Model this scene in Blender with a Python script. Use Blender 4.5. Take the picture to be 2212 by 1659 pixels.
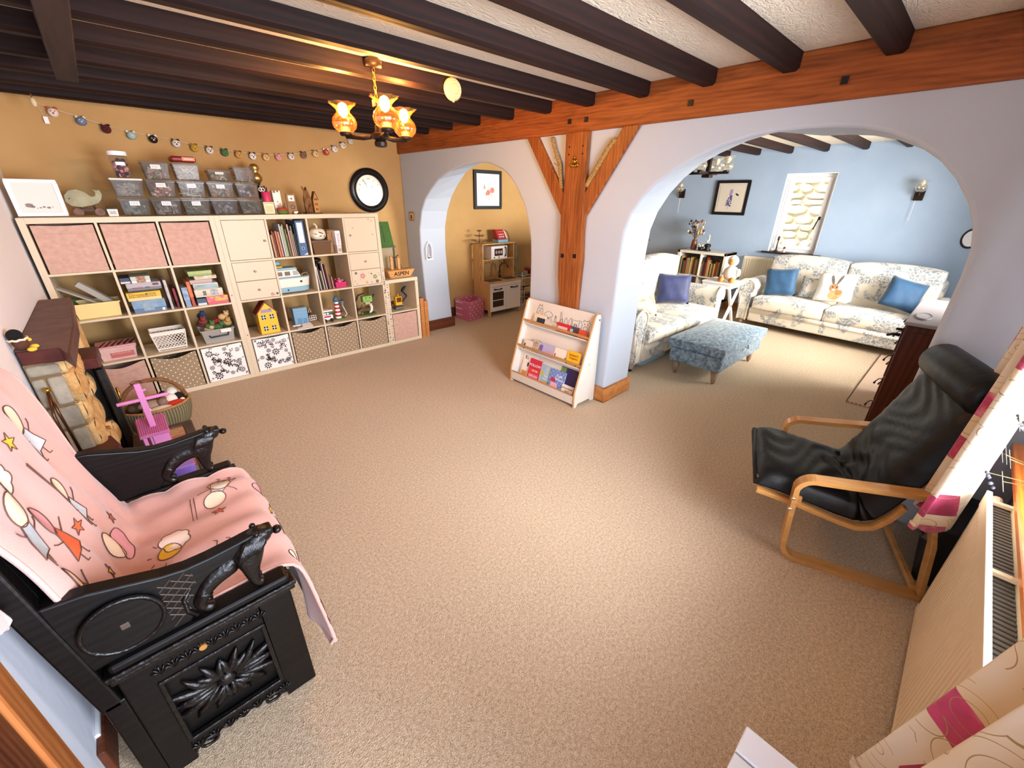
import bpy, math, random
from mathutils import Vector, Matrix
for o in list(bpy.data.objects): bpy.data.objects.remove(o)
R=random.Random(7)
PI=math.pi
sc=bpy.context.scene
COL=sc.collection
# ---------------------------------------------------------------- camera
def cam():
    y,p,r=.7545,.4263,.0147
    F=Vector((math.sin(y)*math.cos(p),math.cos(y)*math.cos(p),-math.sin(p)))
    Rt=Vector((math.cos(y),-math.sin(y),0)); U=Rt.cross(F)
    R2=math.cos(r)*Rt+math.sin(r)*U; U2=-math.sin(r)*Rt+math.cos(r)*U
    c=bpy.data.cameras.new('camera'); c.sensor_width=36; c.sensor_fit='HORIZONTAL'
    c.lens=36*886.05/2212; c.clip_start=.02; c.clip_end=100
    o=bpy.data.objects.new('camera',c); COL.objects.link(o)
    M=Matrix((R2,U2,-F)).transposed().to_4x4(); M.translation=(.4228,-4.4007,1.6325)
    o.matrix_world=M; sc.camera=o
cam()
def lin(h):
    h=h.lstrip('#'); v=[int(h[i:i+2],16)/255 for i in (0,2,4)]
    return tuple((c/12.92 if c<=.04045 else ((c+.055)/1.055)**2.4) for c in v)+(1,)
# ---------------------------------------------------------------- light and exposure
sc.view_settings.view_transform='Standard'; sc.view_settings.look='None'
sc.view_settings.gamma=1; sc.view_settings.use_curve_mapping=False
sc.view_settings.exposure=0.5
w=bpy.data.worlds.new('world'); sc.world=w; w.use_nodes=True
bg=w.node_tree.nodes['Background']; bg.inputs[0].default_value=lin('#dbe7f7'); bg.inputs[1].default_value=2.6
def area(name,loc,rot,sx,sy,power,col):
    l=bpy.data.lights.new(name,'AREA'); l.shape='RECTANGLE'; l.size=sx; l.size_y=sy; l.energy=power; l.color=lin(col)[:3]
    o=bpy.data.objects.new(name,l); COL.objects.link(o); o.location=loc; o.rotation_euler=rot; l.spread=PI*.62; return o
# daylight arriving at the window openings (south window, far room's south window), plus an added fill behind the camera
area('window_daylight',(1.95,-5.65,1.5),(PI/2-.1,0,0),1.9,1.5,158,'#f3f5ff')
area('far_window_daylight',(5.75,-5.16,1.35),(PI/2,0,0),2.1,1.4,172,'#fff8ee')
area('added_rear_fill',(.55,-5.16,1.1),(PI/2,0,.6),.8,1.9,26,'#dde8ff')  # added fill from behind the camera
sl=bpy.data.lights.new('sun','SUN'); sl.energy=5; sl.color=lin('#fff1d8')[:3]; sl.angle=.02; so=bpy.data.objects.new('sun',sl); COL.objects.link(so); so.rotation_euler=Vector((.72,-.25,-.9)).to_track_quat('-Z','Y').to_euler()
# ---------------------------------------------------------------- materials
MATS={}
def N(nt,t,ins=None,**props):
    n=nt.nodes.new('ShaderNode'+t)
    for k,v in props.items(): setattr(n,k,v)
    for k,v in (ins or {}).items():
        s=n.inputs[k]
        if isinstance(v,bpy.types.NodeSocket): nt.links.new(v,s)
        else: s.default_value=v
    return n
def ramp(nt,fac,stops,interp='LINEAR'):
    n=nt.nodes.new('ShaderNodeValToRGB'); nt.links.new(fac,n.inputs[0]); cr=n.color_ramp; cr.interpolation=interp
    while len(cr.elements)<len(stops): cr.elements.new(.5)
    for e,(p,c) in zip(cr.elements,stops): e.position=p; e.color=c
    return n.outputs[0]
def mx(nt,f,a,b,blend='MIX'):
    n=nt.nodes.new('ShaderNodeMix'); n.data_type='RGBA'; n.blend_type=blend
    for i,v in ((0,f),(6,a),(7,b)):
        if isinstance(v,bpy.types.NodeSocket): nt.links.new(v,n.inputs[i])
        else: n.inputs[i].default_value=v
    return n.outputs[2]
def ma(nt,op,*a):
    n=nt.nodes.new('ShaderNodeMath'); n.operation=op
    for i,v in enumerate(a):
        if isinstance(v,bpy.types.NodeSocket): nt.links.new(v,n.inputs[i])
        else: n.inputs[i].default_value=v
    return n.outputs[0]
def newmat(key):
    m=bpy.data.materials.new(key); m.use_nodes=True; nt=m.node_tree; b=nt.nodes['Principled BSDF']
    MATS[key]=m; return m,nt,b
def coord(nt,scale=(1,1,1),rot=(0,0,0)):
    tc=nt.nodes.new('ShaderNodeTexCoord')
    return N(nt,'Mapping',{0:tc.outputs['Object'],'Scale':scale,'Rotation':rot}).outputs[0]
def bumpit(nt,b,h,strength,dist=.01):
    bp=N(nt,'Bump',{'Height':h,'Strength':strength,'Distance':dist}); nt.links.new(bp.outputs[0],b.inputs['Normal'])
def mat(key,c,rough=.6,metal=0,c2=None,s=8,st=(1,1,1),bump=0,bs=60,det=3,spec=.4,rot=(0,0,0),lo=.35,hi=.65,sheen=0,coat=0):
    if key in MATS: return MATS[key]
    m,nt,b=newmat(key); b.inputs['Roughness'].default_value=rough; b.inputs['Metallic'].default_value=metal
    b.inputs['Specular IOR Level'].default_value=spec
    if sheen: b.inputs['Sheen Weight'].default_value=sheen
    if coat: b.inputs['Coat Weight'].default_value=coat
    b.inputs['Base Color'].default_value=lin(c)
    if c2:
        n=N(nt,'TexNoise',{0:coord(nt,st,rot),'Scale':s,'Detail':det,'Roughness':.6})
        nt.links.new(ramp(nt,n.outputs[0],[(lo,lin(c)),(hi,lin(c2))]),b.inputs['Base Color'])
    if bump:
        n=N(nt,'TexNoise',{0:coord(nt,st),'Scale':bs,'Detail':3}); bumpit(nt,b,n.outputs[0],bump)
    return m
def wood(key,c,c2,axis='x',s=3,rough=.5,bump=.15,dist=4,coat=0,wvk=.22):
    """grain bands running along axis"""
    if key in MATS: return MATS[key]
    m,nt,b=newmat(key); b.inputs['Roughness'].default_value=rough; b.inputs['Coat Weight'].default_value=coat; b.inputs['Specular IOR Level'].default_value=.3
    sv={'x':(.12,1,1),'y':(1,.12,1),'z':(1,1,.12)}[axis]
    co=coord(nt,sv)
    n1=N(nt,'TexNoise',{0:co,'Scale':s*4,'Detail':5,'Roughness':.65,'Distortion':1.2})
    wv=N(nt,'TexWave',{0:co,'Scale':s*3,'Distortion':dist,'Detail':3,'Detail Scale':1.5},wave_type='RINGS')
    f=ma(nt,'ADD',ma(nt,'MULTIPLY',n1.outputs[0],1-wvk),ma(nt,'MULTIPLY',wv.outputs['Fac'],wvk))
    nt.links.new(ramp(nt,f,[(.25,lin(c)),(.7,lin(c2))]),b.inputs['Base Color'])
    if bump: bumpit(nt,b,f,bump,.004)
    return m
def glass(key,tint='#ffffff',haze=0,hc='#ffffff',gl=.12,fk=.28):
    """thin glass / clear plastic: see-through with a weak sheen and optional haze"""
    if key in MATS: return MATS[key]
    m,nt,b=newmat(key); nt.nodes.remove(b); out=nt.nodes['Material Output']
    tr=N(nt,'BsdfTransparent',{0:lin(tint)}); g=N(nt,'BsdfGlossy',{0:(1,1,1,1),'Roughness':.12})
    lw=N(nt,'LayerWeight',{0:.25}); f=ma(nt,'ADD',ma(nt,'MULTIPLY',lw.outputs[0],fk),gl*.3)
    s=N(nt,'MixShader',{0:f,1:tr.outputs[0],2:g.outputs[0]})
    if haze:
        d=N(nt,'BsdfDiffuse',{0:lin(hc)}); s=N(nt,'MixShader',{0:haze,1:s.outputs[0],2:d.outputs[0]})
    nt.links.new(s.outputs[0],out.inputs[0]); return m
def emit(key,c,st):
    if key in MATS: return MATS[key]
    m,nt,b=newmat(key); b.inputs['Base Color'].default_value=lin(c); b.inputs['Emission Color'].default_value=lin(c); b.inputs['Emission Strength'].default_value=st; return m
def sep(nt,v):
    n=N(nt,'SeparateXYZ',{0:v}); return n.outputs
def polka(key,base,dot,pitch=.038,r=.0065):
    m,nt,b=newmat(key); b.inputs['Roughness'].default_value=.85
    x,y,z=sep(nt,coord(nt))
    u=ma(nt,'DIVIDE',x,pitch); v=ma(nt,'DIVIDE',z,pitch*.5)
    row=ma(nt,'FLOOR',v); u2=ma(nt,'ADD',u,ma(nt,'MULTIPLY',ma(nt,'MODULO',row,2),.5))
    du=ma(nt,'MULTIPLY',ma(nt,'SUBTRACT',ma(nt,'FRACT',u2),.5),pitch); dv=ma(nt,'MULTIPLY',ma(nt,'SUBTRACT',ma(nt,'FRACT',v),.5),pitch*.5)
    d=ma(nt,'SQRT',ma(nt,'ADD',ma(nt,'MULTIPLY',du,du),ma(nt,'MULTIPLY',dv,dv)))
    nt.links.new(mx(nt,ma(nt,'LESS_THAN',d,r),lin(base),lin(dot)),b.inputs['Base Color']); return m
def toile(key,base,ink,base2,s=7,th=.53,soft=.03,rough=.85):
    """printed furnishing fabric: leafy blotches with veins"""
    m,nt,b=newmat(key); b.inputs['Roughness'].default_value=rough; b.inputs['Sheen Weight'].default_value=.2
    co=coord(nt)
    wn=N(nt,'TexNoise',{0:co,'Scale':s*.8,'Detail':2}); 
    dis=N(nt,'VectorMath',{0:co,1:N(nt,'VectorMath',{0:wn.outputs[1],'Scale':.22},operation='SCALE').outputs[0]},operation='ADD').outputs[0]
    big=N(nt,'TexNoise',{0:dis,'Scale':s,'Detail':2,'Roughness':.4}).outputs[0]
    vor=N(nt,'TexVoronoi',{0:dis,'Scale':s*4.5},feature='DISTANCE_TO_EDGE').outputs['Distance']
    fine=N(nt,'TexNoise',{0:dis,'Scale':s*9,'Detail':2}).outputs[0]
    leaf=ramp(nt,big,[(th-soft,(0,0,0,1)),(th+soft,(1,1,1,1))])
    vein=ramp(nt,vor,[(.02,(.25,.25,.25,1)),(.09,(1,1,1,1))])
    hole=ramp(nt,fine,[(.40,(.25,.25,.25,1)),(.55,(1,1,1,1))])
    f=mx(nt,1.0,mx(nt,1.0,leaf,vein,'MULTIPLY'),hole,'MULTIPLY')
    bb=mx(nt,N(nt,'TexNoise',{0:co,'Scale':2.5}).outputs[0],lin(base),lin(base2))
    nt.links.new(mx(nt,f,bb,lin(ink)),b.inputs['Base Color'])
    bumpit(nt,b,N(nt,'TexNoise',{0:co,'Scale':14}).outputs[0],.25,.01); return m
# room surfaces
def carpet():
    m,nt,b=newmat('carpet'); b.inputs['Roughness'].default_value=.95; b.inputs['Specular IOR Level'].default_value=.1; b.inputs['Sheen Weight'].default_value=.15
    co=coord(nt); n=N(nt,'TexNoise',{0:co,'Scale':210,'Detail':2,'Roughness':.7}).outputs[0]
    n2=N(nt,'TexNoise',{0:co,'Scale':1.1,'Detail':2}).outputs[0]; n3=N(nt,'TexNoise',{0:co,'Scale':75,'Detail':2}).outputs[0]
    f=ma(nt,'ADD',ma(nt,'MULTIPLY',n,.65),ma(nt,'MULTIPLY',n3,.35))
    c=ramp(nt,f,[(.36,lin('#af9473')),(.5,lin('#d5bd9d')),(.64,lin('#ecdec2'))])
    nt.links.new(mx(nt,ma(nt,'MULTIPLY',n2,.16),c,lin('#b08f76')),b.inputs['Base Color']); bumpit(nt,b,f,1.0,.012); return m
M_carpet=carpet()
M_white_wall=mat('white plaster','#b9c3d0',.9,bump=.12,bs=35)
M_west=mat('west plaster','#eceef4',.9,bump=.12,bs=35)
M_yellow=mat('ochre plaster','#bf9963',.9,c2='#b58f5a',s=2,bump=.15,bs=40)
M_blue=mat('blue plaster','#a3b7cf',.9,c2='#9cb1ca',s=2,bump=.12,bs=35)
def ceilmat():
    m,nt,b=newmat('textured ceiling'); b.inputs['Roughness'].default_value=.9; b.inputs['Base Color'].default_value=lin('#dccfba')
    co=coord(nt,(1,2.2,1)); n=N(nt,'TexNoise',{0:co,'Scale':16,'Detail':4,'Distortion':2.5}).outputs[0]; bumpit(nt,b,n,.7,.012); return m
M_ceil=ceilmat()
M_joist=wood('dark stained joist','#0e0302','#260c06','x',4,.7,.35)
M_trimmer=wood('dark trimmer','#1f130f','#3c2a23','y',4,.75,.3)
M_beam=wood('oak beam','#6a3213','#a65c2a','y',4.5,.5,.3,6,0,.12)
M_post=wood('oak post','#64300f','#aa642f','z',4,.45,.35,8,0,.15)
M_pine=wood('pine skirting','#a2602c','#c98a4e','y',4,.45,.1)
M_dkskirt=wood('dark skirting','#4e2616','#6d3a22','x',4,.45,.1)
M_black=mat('black paint','#0e0d0e',.45)
M_white=mat('white laminate','#e4ddd0',.45)
M_cream=mat('cream lacquer','#d3c4a8',.45)
M_whitep=mat('white gloss','#f2f2f2',.35)
M_birch=wood('birch ply','#c29a63','#dcb984','x',5,.5,.05)
M_dark=mat('dark metal','#1a1614',.4,.6)
M_brass=mat('brass','#b08a3a',.3,1)
M_gold=mat('aged gold','#c7a15a',.35,.9)
M_clear=glass('clear plastic','#f2f3f2',.06,'#c9c9c6',.01,.05)
M_pane=glass('window glass','#ffffff',0,gl=.08)
M_red=mat('red','#b3262b',.5); M_yel=mat('toy yellow','#e8b51c',.45); M_pinkp=mat('pink','#e29ac0',.5)
M_paper=mat('paper','#e8e0d0',.8)
# ---------------------------------------------------------------- geometry helpers
def wmat(o):
    M=o.matrix_basis.copy(); p=o.parent
    while p: M=p.matrix_basis@M; p=p.parent
    return M
def rotm(ax,ang): return Matrix.Rotation(ang,4,ax)
class MB:
    def __init__(s): s.v=[];s.f=[];s.i=[];s.k=0;s.X=None
    def add(s,vs,fs):
        b=len(s.v)
        if s.X: vs=[s.X@Vector(v) for v in vs]
        s.v+=[tuple(v) for v in vs]; s.f+=[tuple(b+j for j in f) for f in fs]; s.i+=[s.k]*len(fs); return s
    def box(s,x0,x1,y0,y1,z0,z1):
        return s.add([(x0,y0,z0),(x1,y0,z0),(x1,y1,z0),(x0,y1,z0),(x0,y0,z1),(x1,y0,z1),(x1,y1,z1),(x0,y1,z1)],
            [(0,3,2,1),(4,5,6,7),(0,1,5,4),(1,2,6,5),(2,3,7,6),(3,0,4,7)])
    def prism(s,poly,ax,a,b):
        f={'x':lambda t,u,v:(t,u,v),'y':lambda t,u,v:(u,t,v),'z':lambda t,u,v:(u,v,t)}[ax]; n=len(poly)
        return s.add([f(a,*p) for p in poly]+[f(b,*p) for p in poly],[tuple(range(n))[::-1],tuple(range(n,2*n))]+[(i,(i+1)%n,n+(i+1)%n,n+i) for i in range(n)])
    def hexa(s,b4,t4):
        return s.add(list(b4)+list(t4),[(0,3,2,1),(4,5,6,7),(0,1,5,4),(1,2,6,5),(2,3,7,6),(3,0,4,7)])
    def tube(s,pts,r,n=8,closed=False,flat=1):
        P=[Vector(p) for p in pts]; m=len(P); vs=[];up=None
        for i,p in enumerate(P):
            d=(P[(i+1)%m]-P[i-1]) if closed else (P[min(i+1,m-1)]-P[max(i-1,0)])
            if d.length<1e-9: d=Vector((0,0,1))
            d.normalize()
            if up is None: up=Vector((0,0,1)) if abs(d.z)<.9 else Vector((1,0,0))
            a=d.cross(up); 
            if a.length<1e-6: a=d.orthogonal()
            a.normalize(); up=a.cross(d).normalized()
            rr=r[i] if isinstance(r,(list,tuple)) else r
            for j in range(n):
                t=2*PI*j/n; vs.append(p+a*math.cos(t)*rr+up*math.sin(t)*rr*flat)
        fs=[]
        for i in range(m if closed else m-1):
            for j in range(n):
                k=(i+1)%m; fs.append((i*n+j,i*n+(j+1)%n,k*n+(j+1)%n,k*n+j))
        if not closed: fs+= [tuple(range(n))[::-1],tuple((m-1)*n+j for j in range(n))]
        return s.add(vs,fs)
    def cyl(s,p0,p1,r0,r1=None,n=14):
        return s.tube([p0,p1],[r0,r0 if r1 is None else r1],n)
    def lathe(s,prof,c=(0,0,0),n=20,sx=1,sy=1,cap=True,rip=None):
        vs=[];fs=[];m=len(prof)
        for r,z in prof:
            for j in range(n):
                t=2*PI*j/n; q=r*(1+(rip(t,z) if rip else 0)); vs.append((c[0]+q*math.cos(t)*sx,c[1]+q*math.sin(t)*sy,c[2]+z))
        for i in range(m-1):
            for j in range(n): fs.append((i*n+j,i*n+(j+1)%n,(i+1)*n+(j+1)%n,(i+1)*n+j))
        if cap: fs+=[tuple(range(n))[::-1],tuple((m-1)*n+j for j in range(n))]
        return s.add(vs,fs)
    def ball(s,c,r,sc3=(1,1,1),n=14,m=9):
        vs=[];fs=[]
        for i in range(m+1):
            p=PI*i/m
            for j in range(n):
                t=2*PI*j/n; vs.append((c[0]+r*sc3[0]*math.sin(p)*math.cos(t),c[1]+r*sc3[1]*math.sin(p)*math.sin(t),c[2]-r*sc3[2]*math.cos(p)))
        for i in range(m):
            for j in range(n): fs.append((i*n+j,i*n+(j+1)%n,(i+1)*n+(j+1)%n,(i+1)*n+j))
        return s.add(vs,fs)
    def grid(s,fn,nu,nv):
        return s.add([fn(i/nu,j/nv) for i in range(nu+1) for j in range(nv+1)],[(i*(nv+1)+j,(i+1)*(nv+1)+j,(i+1)*(nv+1)+j+1,i*(nv+1)+j+1) for i in range(nu) for j in range(nv)])
    def build(s,name,m,par=None,smooth=False,bev=0,sub=0,solid=0,label=None,seg=2,world=True,auto=False):
        me=bpy.data.meshes.new(name); vs=s.v
        if par and world:
            Mi=wmat(par).inverted(); vs=[Mi@Vector(v) for v in vs]
        me.from_pydata([tuple(v) for v in vs],[],s.f)
        for q in (m if isinstance(m,(list,tuple)) else [m]): me.materials.append(q)
        if any(s.i): me.polygons.foreach_set('material_index',s.i)
        me.validate(); 
        import bmesh
        bm=bmesh.new(); bm.from_mesh(me); bmesh.ops.remove_doubles(bm,verts=bm.verts,dist=1e-6); bmesh.ops.recalc_face_normals(bm,faces=bm.faces); bm.to_mesh(me); bm.free()
        if smooth: me.polygons.foreach_set('use_smooth',[True]*len(me.polygons))
        o=bpy.data.objects.new(name,me); COL.objects.link(o)
        if par: o.parent=par
        if solid: d=o.modifiers.new('solid','SOLIDIFY'); d.thickness=solid; d.offset=0
        if bev: d=o.modifiers.new('bevel','BEVEL'); d.width=bev; d.segments=seg; d.limit_method='ANGLE'; d.angle_limit=.6; d.harden_normals=False
        if sub: d=o.modifiers.new('sub','SUBSURF'); d.levels=sub; d.render_levels=sub
        if smooth and auto:
            try: me.set_sharp_from_angle(angle=.7)
            except Exception: pass
        if label: o['label']=label
        return o
def tag(o,label,cat,group=None):
    o['label']=label; o['category']=cat
    if group: o['group']=group
    return o
def thing(name,label,cat,loc=(0,0,0),rz=0,group=None):
    o=bpy.data.objects.new(name,None); o.empty_display_size=.05; COL.objects.link(o); o.location=loc; o.rotation_euler=(0,0,rz)
    return tag(o,label,cat,group)
def struct(o): o['kind']='structure'; return o
def dup(t,loc=None,rz=None,label=None,group=None):
    def cp(o,par):
        c=o.copy(); COL.objects.link(c)
        if par: c.parent=par
        for ch in [k for k in bpy.data.objects if k.parent==o]: cp(ch,c)
        return c
    c=cp(t,None)
    if loc is not None: c.location=loc
    if rz is not None: c.rotation_euler=(0,0,rz)
    if label: c['label']=label
    if group: c['group']=group
    return c
def text(body,name,size,m,par,M,ex=.0006,align='CENTER',world=True):
    cu=bpy.data.curves.new(name,'FONT'); cu.body=body; cu.size=size; cu.extrude=ex; cu.align_x=align; cu.align_y='CENTER'; cu.resolution_u=3
    t=bpy.data.objects.new(name,cu); COL.objects.link(t)
    dg=bpy.context.evaluated_depsgraph_get(); me=bpy.data.meshes.new_from_object(t.evaluated_get(dg)); me.name=name
    bpy.data.objects.remove(t); bpy.data.curves.remove(cu)
    if par and world: M=wmat(par).inverted()@M
    me.transform(M); me.materials.clear(); me.materials.append(m)
    o=bpy.data.objects.new(name,me); COL.objects.link(o)
    if par: o.parent=par
    return o
def TF(loc,facing='S',rx=0,roll=0):
    """text plane matrix: letters readable from the given side"""
    rz={'S':0,'N':PI,'W':-PI/2,'E':PI/2}[facing]
    return Matrix.Translation(loc)@rotm('Z',rz)@rotm('X',PI/2+rx)@rotm('Z',roll)
def cushion(name,m,par,c,ax,ay,w,h,t=.06,n=10,label=None):
    """plump square cushion: centre c, unit axes ax (width) ay (height)"""
    c=Vector(c);ax=Vector(ax).normalized();ay=Vector(ay); ay=(ay-ay.dot(ax)*ax).normalized(); az=ax.cross(ay)
    b=MB()
    for sg in (1,-1):
        def fn(u,v):
            a=2*u-1;d=2*v-1; k=max(0,(1-a**4)*(1-d**4))**.6; pin=1-.06*(1-abs(a))*abs(d)**3; pin2=1-.06*(1-abs(d))*abs(a)**3
            wr=.004*math.sin(9*a+4*d)*k
            return c+ax*(a*w/2*pin2)+ay*(d*h/2*pin)+az*sg*(t*k+wr)
        b.grid(fn,n,n)
    return b.build(name,m,par,True,label=label)
# ================================================================ SETTING
XE,XB,YN,YS,ZC,ZJ=3.235,3.61,.62,-4.9,2.315,2.235
struct(MB().box(-.3,8,-5.4,.8,-.1,0).build('floor',M_carpet))
ceil_=struct(MB().box(-.3,7.8,-5.3,.8,ZC,ZC+.1).build('ceiling',M_ceil))
def joist(x0,x1,y,w=.088):
    MB().prism([(y,ZC+.005),(y,ZJ+.014),(y+.016,ZJ),(y+w-.016,ZJ),(y+w,ZJ+.014),(y+w,ZC+.005)],'x',x0,x1).build('joist',M_joist,ceil_,bev=.003)
for y in (-3.935,-3.52,-3.10,-2.68,-2.25,-1.84,-1.415,-.965,-.53,-.10,.33,-4.36,-4.78): joist(-.02,XE,y)
MB().box(.448,.53,-3.9,-.965,2.145,ZC).build('trimmer',M_trimmer,ceil_,bev=.005)
for y in (-1.90,-2.31,-2.725,-3.14,-3.555,-1.48,-3.97,-1.06,-4.4,-.6): joist(XB,7.6,y,.075)
struct(MB().box(-.2,7.75,YN,.75,0,ZC).build('wall_north',M_yellow))
ww=struct(MB().box(-.2,-.02,-5.1,YN,0,ZC).build('wall_west',M_west))
# south wall with window, far-room window and a made-up opening for the added fill
sw=MB()
def wallgrid(mb,a0,a1,z0,z1,holes,put):
    xs=sorted({a0,a1,*[h[0] for h in holes],*[h[1] for h in holes]}); zs=sorted({z0,z1,*[h[2] for h in holes],*[h[3] for h in holes]})
    for i in range(len(xs)-1):
        for j in range(len(zs)-1):
            cx=(xs[i]+xs[i+1])/2; cz=(zs[j]+zs[j+1])/2
            if not any(h[0]<cx<h[1] and h[2]<cz<h[3] for h in holes): put(xs[i],xs[i+1],zs[j],zs[j+1])
wallgrid(sw,-.2,7.75,0,ZC,[(1.25,2.75,.665,1.98),(4.7,6.8,.6,2.0),(.1,1.0,.02,2.02)],lambda a,b,c,d:sw.box(a,b,-5.1,YS,c,d))
struct(sw.build('wall_south',M_white_wall))
# middle wall with two arched openings
A1=[(.19,0),(.20,.4),(.285,1.0),(.27,1.27),(.2,1.47),(.1,1.60),(-.03,1.70),(-.2,1.80),(-.40,1.87),(-.64,1.915),(-.9,1.935),(-1.05,1.925),(-1.237,1.865),(-1.34,1.80),(-1.425,1.72),(-1.532,1.57),(-1.59,1.42),(-1.622,1.277),(-1.632,1.1),(-1.635,0)]
A1[1]=(.24,.4);A1[0]=(.20,0)
A2=[(-2.58,0),(-2.587,.75),(-2.593,1.217),(-2.605,1.416),(-2.645,1.538),(-2.72,1.645),(-2.81,1.73),(-2.93,1.81),(-3.042,1.867),(-3.198,1.926),(-3.344,1.96),(-3.483,1.974),(-3.611,1.98),(-3.733,1.976),(-3.849,1.962),(-3.961,1.933),(-4.074,1.882),(-4.174,1.812),(-4.25,1.735),(-4.32,1.64),(-4.365,1.55),(-4.392,1.447),(-4.40,1.328),(-4.40,0)]
poly=[(YN,0)]+A1+A2+[(YS,0),(YS,ZC),(YN,ZC)]
def shift(A,lim,up):
    return [(y,z+(up*min(1,max(0,(z-1.5)/.3)) if lim(y) else 0)) for y,z in A]
B1=shift(A1,lambda y:y>-1.0,.085); B2=shift(A2,lambda y:y>-3.5,.06)
polyb=[(YN,0)]+B1+B2+[(YS,0),(YS,ZC),(YN,ZC)]
wm=MB(); n=len(poly); wm.add([(XE,*p) for p in poly]+[(XB,*p) for p in polyb],[tuple(range(n))[::-1],tuple(range(n,2*n))]+[(i,(i+1)%n,n+(i+1)%n,n+i) for i in range(n)])
struct(wm.build('wall_middle',M_white_wall,bev=.02,seg=3))
# main beam, post, braces
bm_=struct(MB().box(XE-.025,XE+.03,YS,YN,2.085,ZC).build('trim_1',M_beam,bev=.008))
bm_['label']='long orange oak beam over the arches'
pb=MB()
for y,z in ((-2.03,2.16),(-2.187,2.158),(-2.97,2.165),(-3.73,2.165)): pb.box(XE-.033,XE-.02,y-.014,y+.014,z-.016,z+.016)
pb.build('peg',M_black,bm_)
PL=[(-2.012,2.09),(-2.022,1.645),(-2.004,1.513),(-2.011,1.309),(-2.007,1.158),(-2.014,1.003),(-2.038,.846),(-2.04,.7),(-2.05,.4),(-2.05,0)]
PR=[(-2.24,0),(-2.24,.5),(-2.243,.78),(-2.249,.96),(-2.256,1.185),(-2.242,1.396),(-2.245,1.505),(-2.225,1.646),(-2.226,2.09)]
post=struct(MB().prism(PL+PR,'x',3.19,XE+.01).build('trim_2',M_post,bev=.012)); post['label']='oak post carved as a tree between the arches'
MB().prism([(-1.575,2.09),(-1.70,2.09),(-2.03,1.648),(-1.996,1.50)],'x',3.205,XE+.01).build('brace',M_post,post,bev=.008)
MB().prism([(-2.64,2.09),(-2.515,2.09),(-2.205,1.65),(-2.238,1.495)],'x',3.205,XE+.01).build('brace',M_post,post,bev=.008)
for y,z in ((-2.057,1.193),(-2.186,1.202)): MB().box(3.183,3.195,y-.014,y+.014,z-.016,z+.016).build('peg',M_black,post)
for y,z in ((-2.06,1.99),(-2.06,1.94),(-2.19,1.99),(-2.19,1.94)): MB().cyl((3.186,y,z),(3.195,y,z),.006,n=8).build('peg',M_black,post)
# skirting boards
def skirt(nm,m,pts,h=.135,t=.02):
    b=MB()
    for (x0,y0),(x1,y1) in zip(pts[:-1],pts[1:]):
        b.box(min(x0,x1)-t/2,max(x0,x1)+t/2,min(y0,y1)-t/2,max(y0,y1)+t/2,0,h)
    return struct(b.build(nm,m,bev=.006))
skirt('baseboard_middle',M_pine,[(XE-.01,-1.66),(XE-.01,-2.59),(XB+.01,-2.59)])
skirt('baseboard_middle',M_dkskirt,[(XE-.01,.55),(XE-.01,.19),(XB+.01,.19)])
skirt('baseboard_north',M_dkskirt,[(XB+.02,YN-.01),(7.5,YN-.01)])
skirt('baseboard_east',M_pine,[(7.59,.5),(7.59,-4.8)])
skirt('baseboard_west',M_dkskirt,[(-.01,-3.1),(-.01,-1.9)],.12)
# east wall of far room with window
ew=MB(); wallgrid(ew,YS-.2,YN,0,ZC,[(-2.905,-2.31,.955,1.99)],lambda a,b,c,d:ew.box(7.6,7.78,a,b,c,d))
struct(ew.build('wall_east',M_blue))
def window(nm,put,a0,a1,z0,z1,bars,fr=.05,case=.045):
    W=thing(nm,'',''); del W['label']; del W['category']; struct(W)
    def ring(q,n,d0,d1,A0,A1,Z0,Z1,wd):
        b=MB()
        for r in ((A0,A1,Z0,Z0+wd),(A0,A1,Z1-wd,Z1),(A0,A0+wd,Z0+wd,Z1-wd),(A1-wd,A1,Z0+wd,Z1-wd)): put(b,*r,d0,d1)
        return b.build(n,M_whitep,q,bev=.006)
    ring(W,'outer_frame',.02,.09,a0,a1,z0,z1,fr)
    c=ring(W,'casement',.0,.05,a0+fr,a1-fr,z0+fr,z1-fr,case)
    i=fr+case
    for k in range(1,bars+1):
        b=MB(); z=z0+i+(z1-z0-2*i)*k/(bars+1); put(b,a0+i,a1-i,z-.009,z+.009,.008,.03); b.build('glazing_bar',M_whitep,c)
    for k in range(bars+1):
        b=MB(); h=(z1-z0-2*i)/(bars+1); put(b,a0+i,a1-i,z0+i+h*k+.009*(k>0),z0+i+h*(k+1)-.009*(k<bars),.018,.022); b.build('pane',M_pane,c)
    return W,c
W1,c1=window('window_1',lambda b,a0,a1,z0,z1,d0,d1:b.box(7.66+d0,7.66+d1,a0,a1,z0,z1),-2.90,-2.315,.96,1.985,2,.045,.05)
b=MB();b.box(7.64,7.665,-2.84,-2.815,1.41,1.45);b.tube([(7.645,-2.828,1.43),(7.62,-2.825,1.42),(7.615,-2.815,1.37),(7.62,-2.80,1.31),(7.622,-2.795,1.285)],.008);b.build('window_handle',M_dark,W1,True)
b=MB(); b.box(7.602,7.665,-2.905,-2.897,.958,1.99); b.box(7.602,7.665,-2.318,-2.31,.958,1.99); b.box(7.602,7.665,-2.897,-2.318,1.982,1.99); b.build('reveal',M_whitep,W1)
MB().box(7.55,7.66,-2.99,-2.235,.935,.958).build('sill',mat('dark sill','#2a1616',.35),W1,bev=.006)
W2,c2=window('window_2',lambda b,a0,a1,z0,z1,d0,d1:b.box(a0,a1,-5.03-d1,-5.03-d0,z0,z1),1.25,2.75,.70,1.98,1,.05,.05)
MB().box(1.1,3.05,-5.03,-4.775,.668,.702).build('sill',wood('varnished sill','#b4601a','#e08a34','x',4,.3,.05,3,.4),W2,bev=.008)
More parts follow.
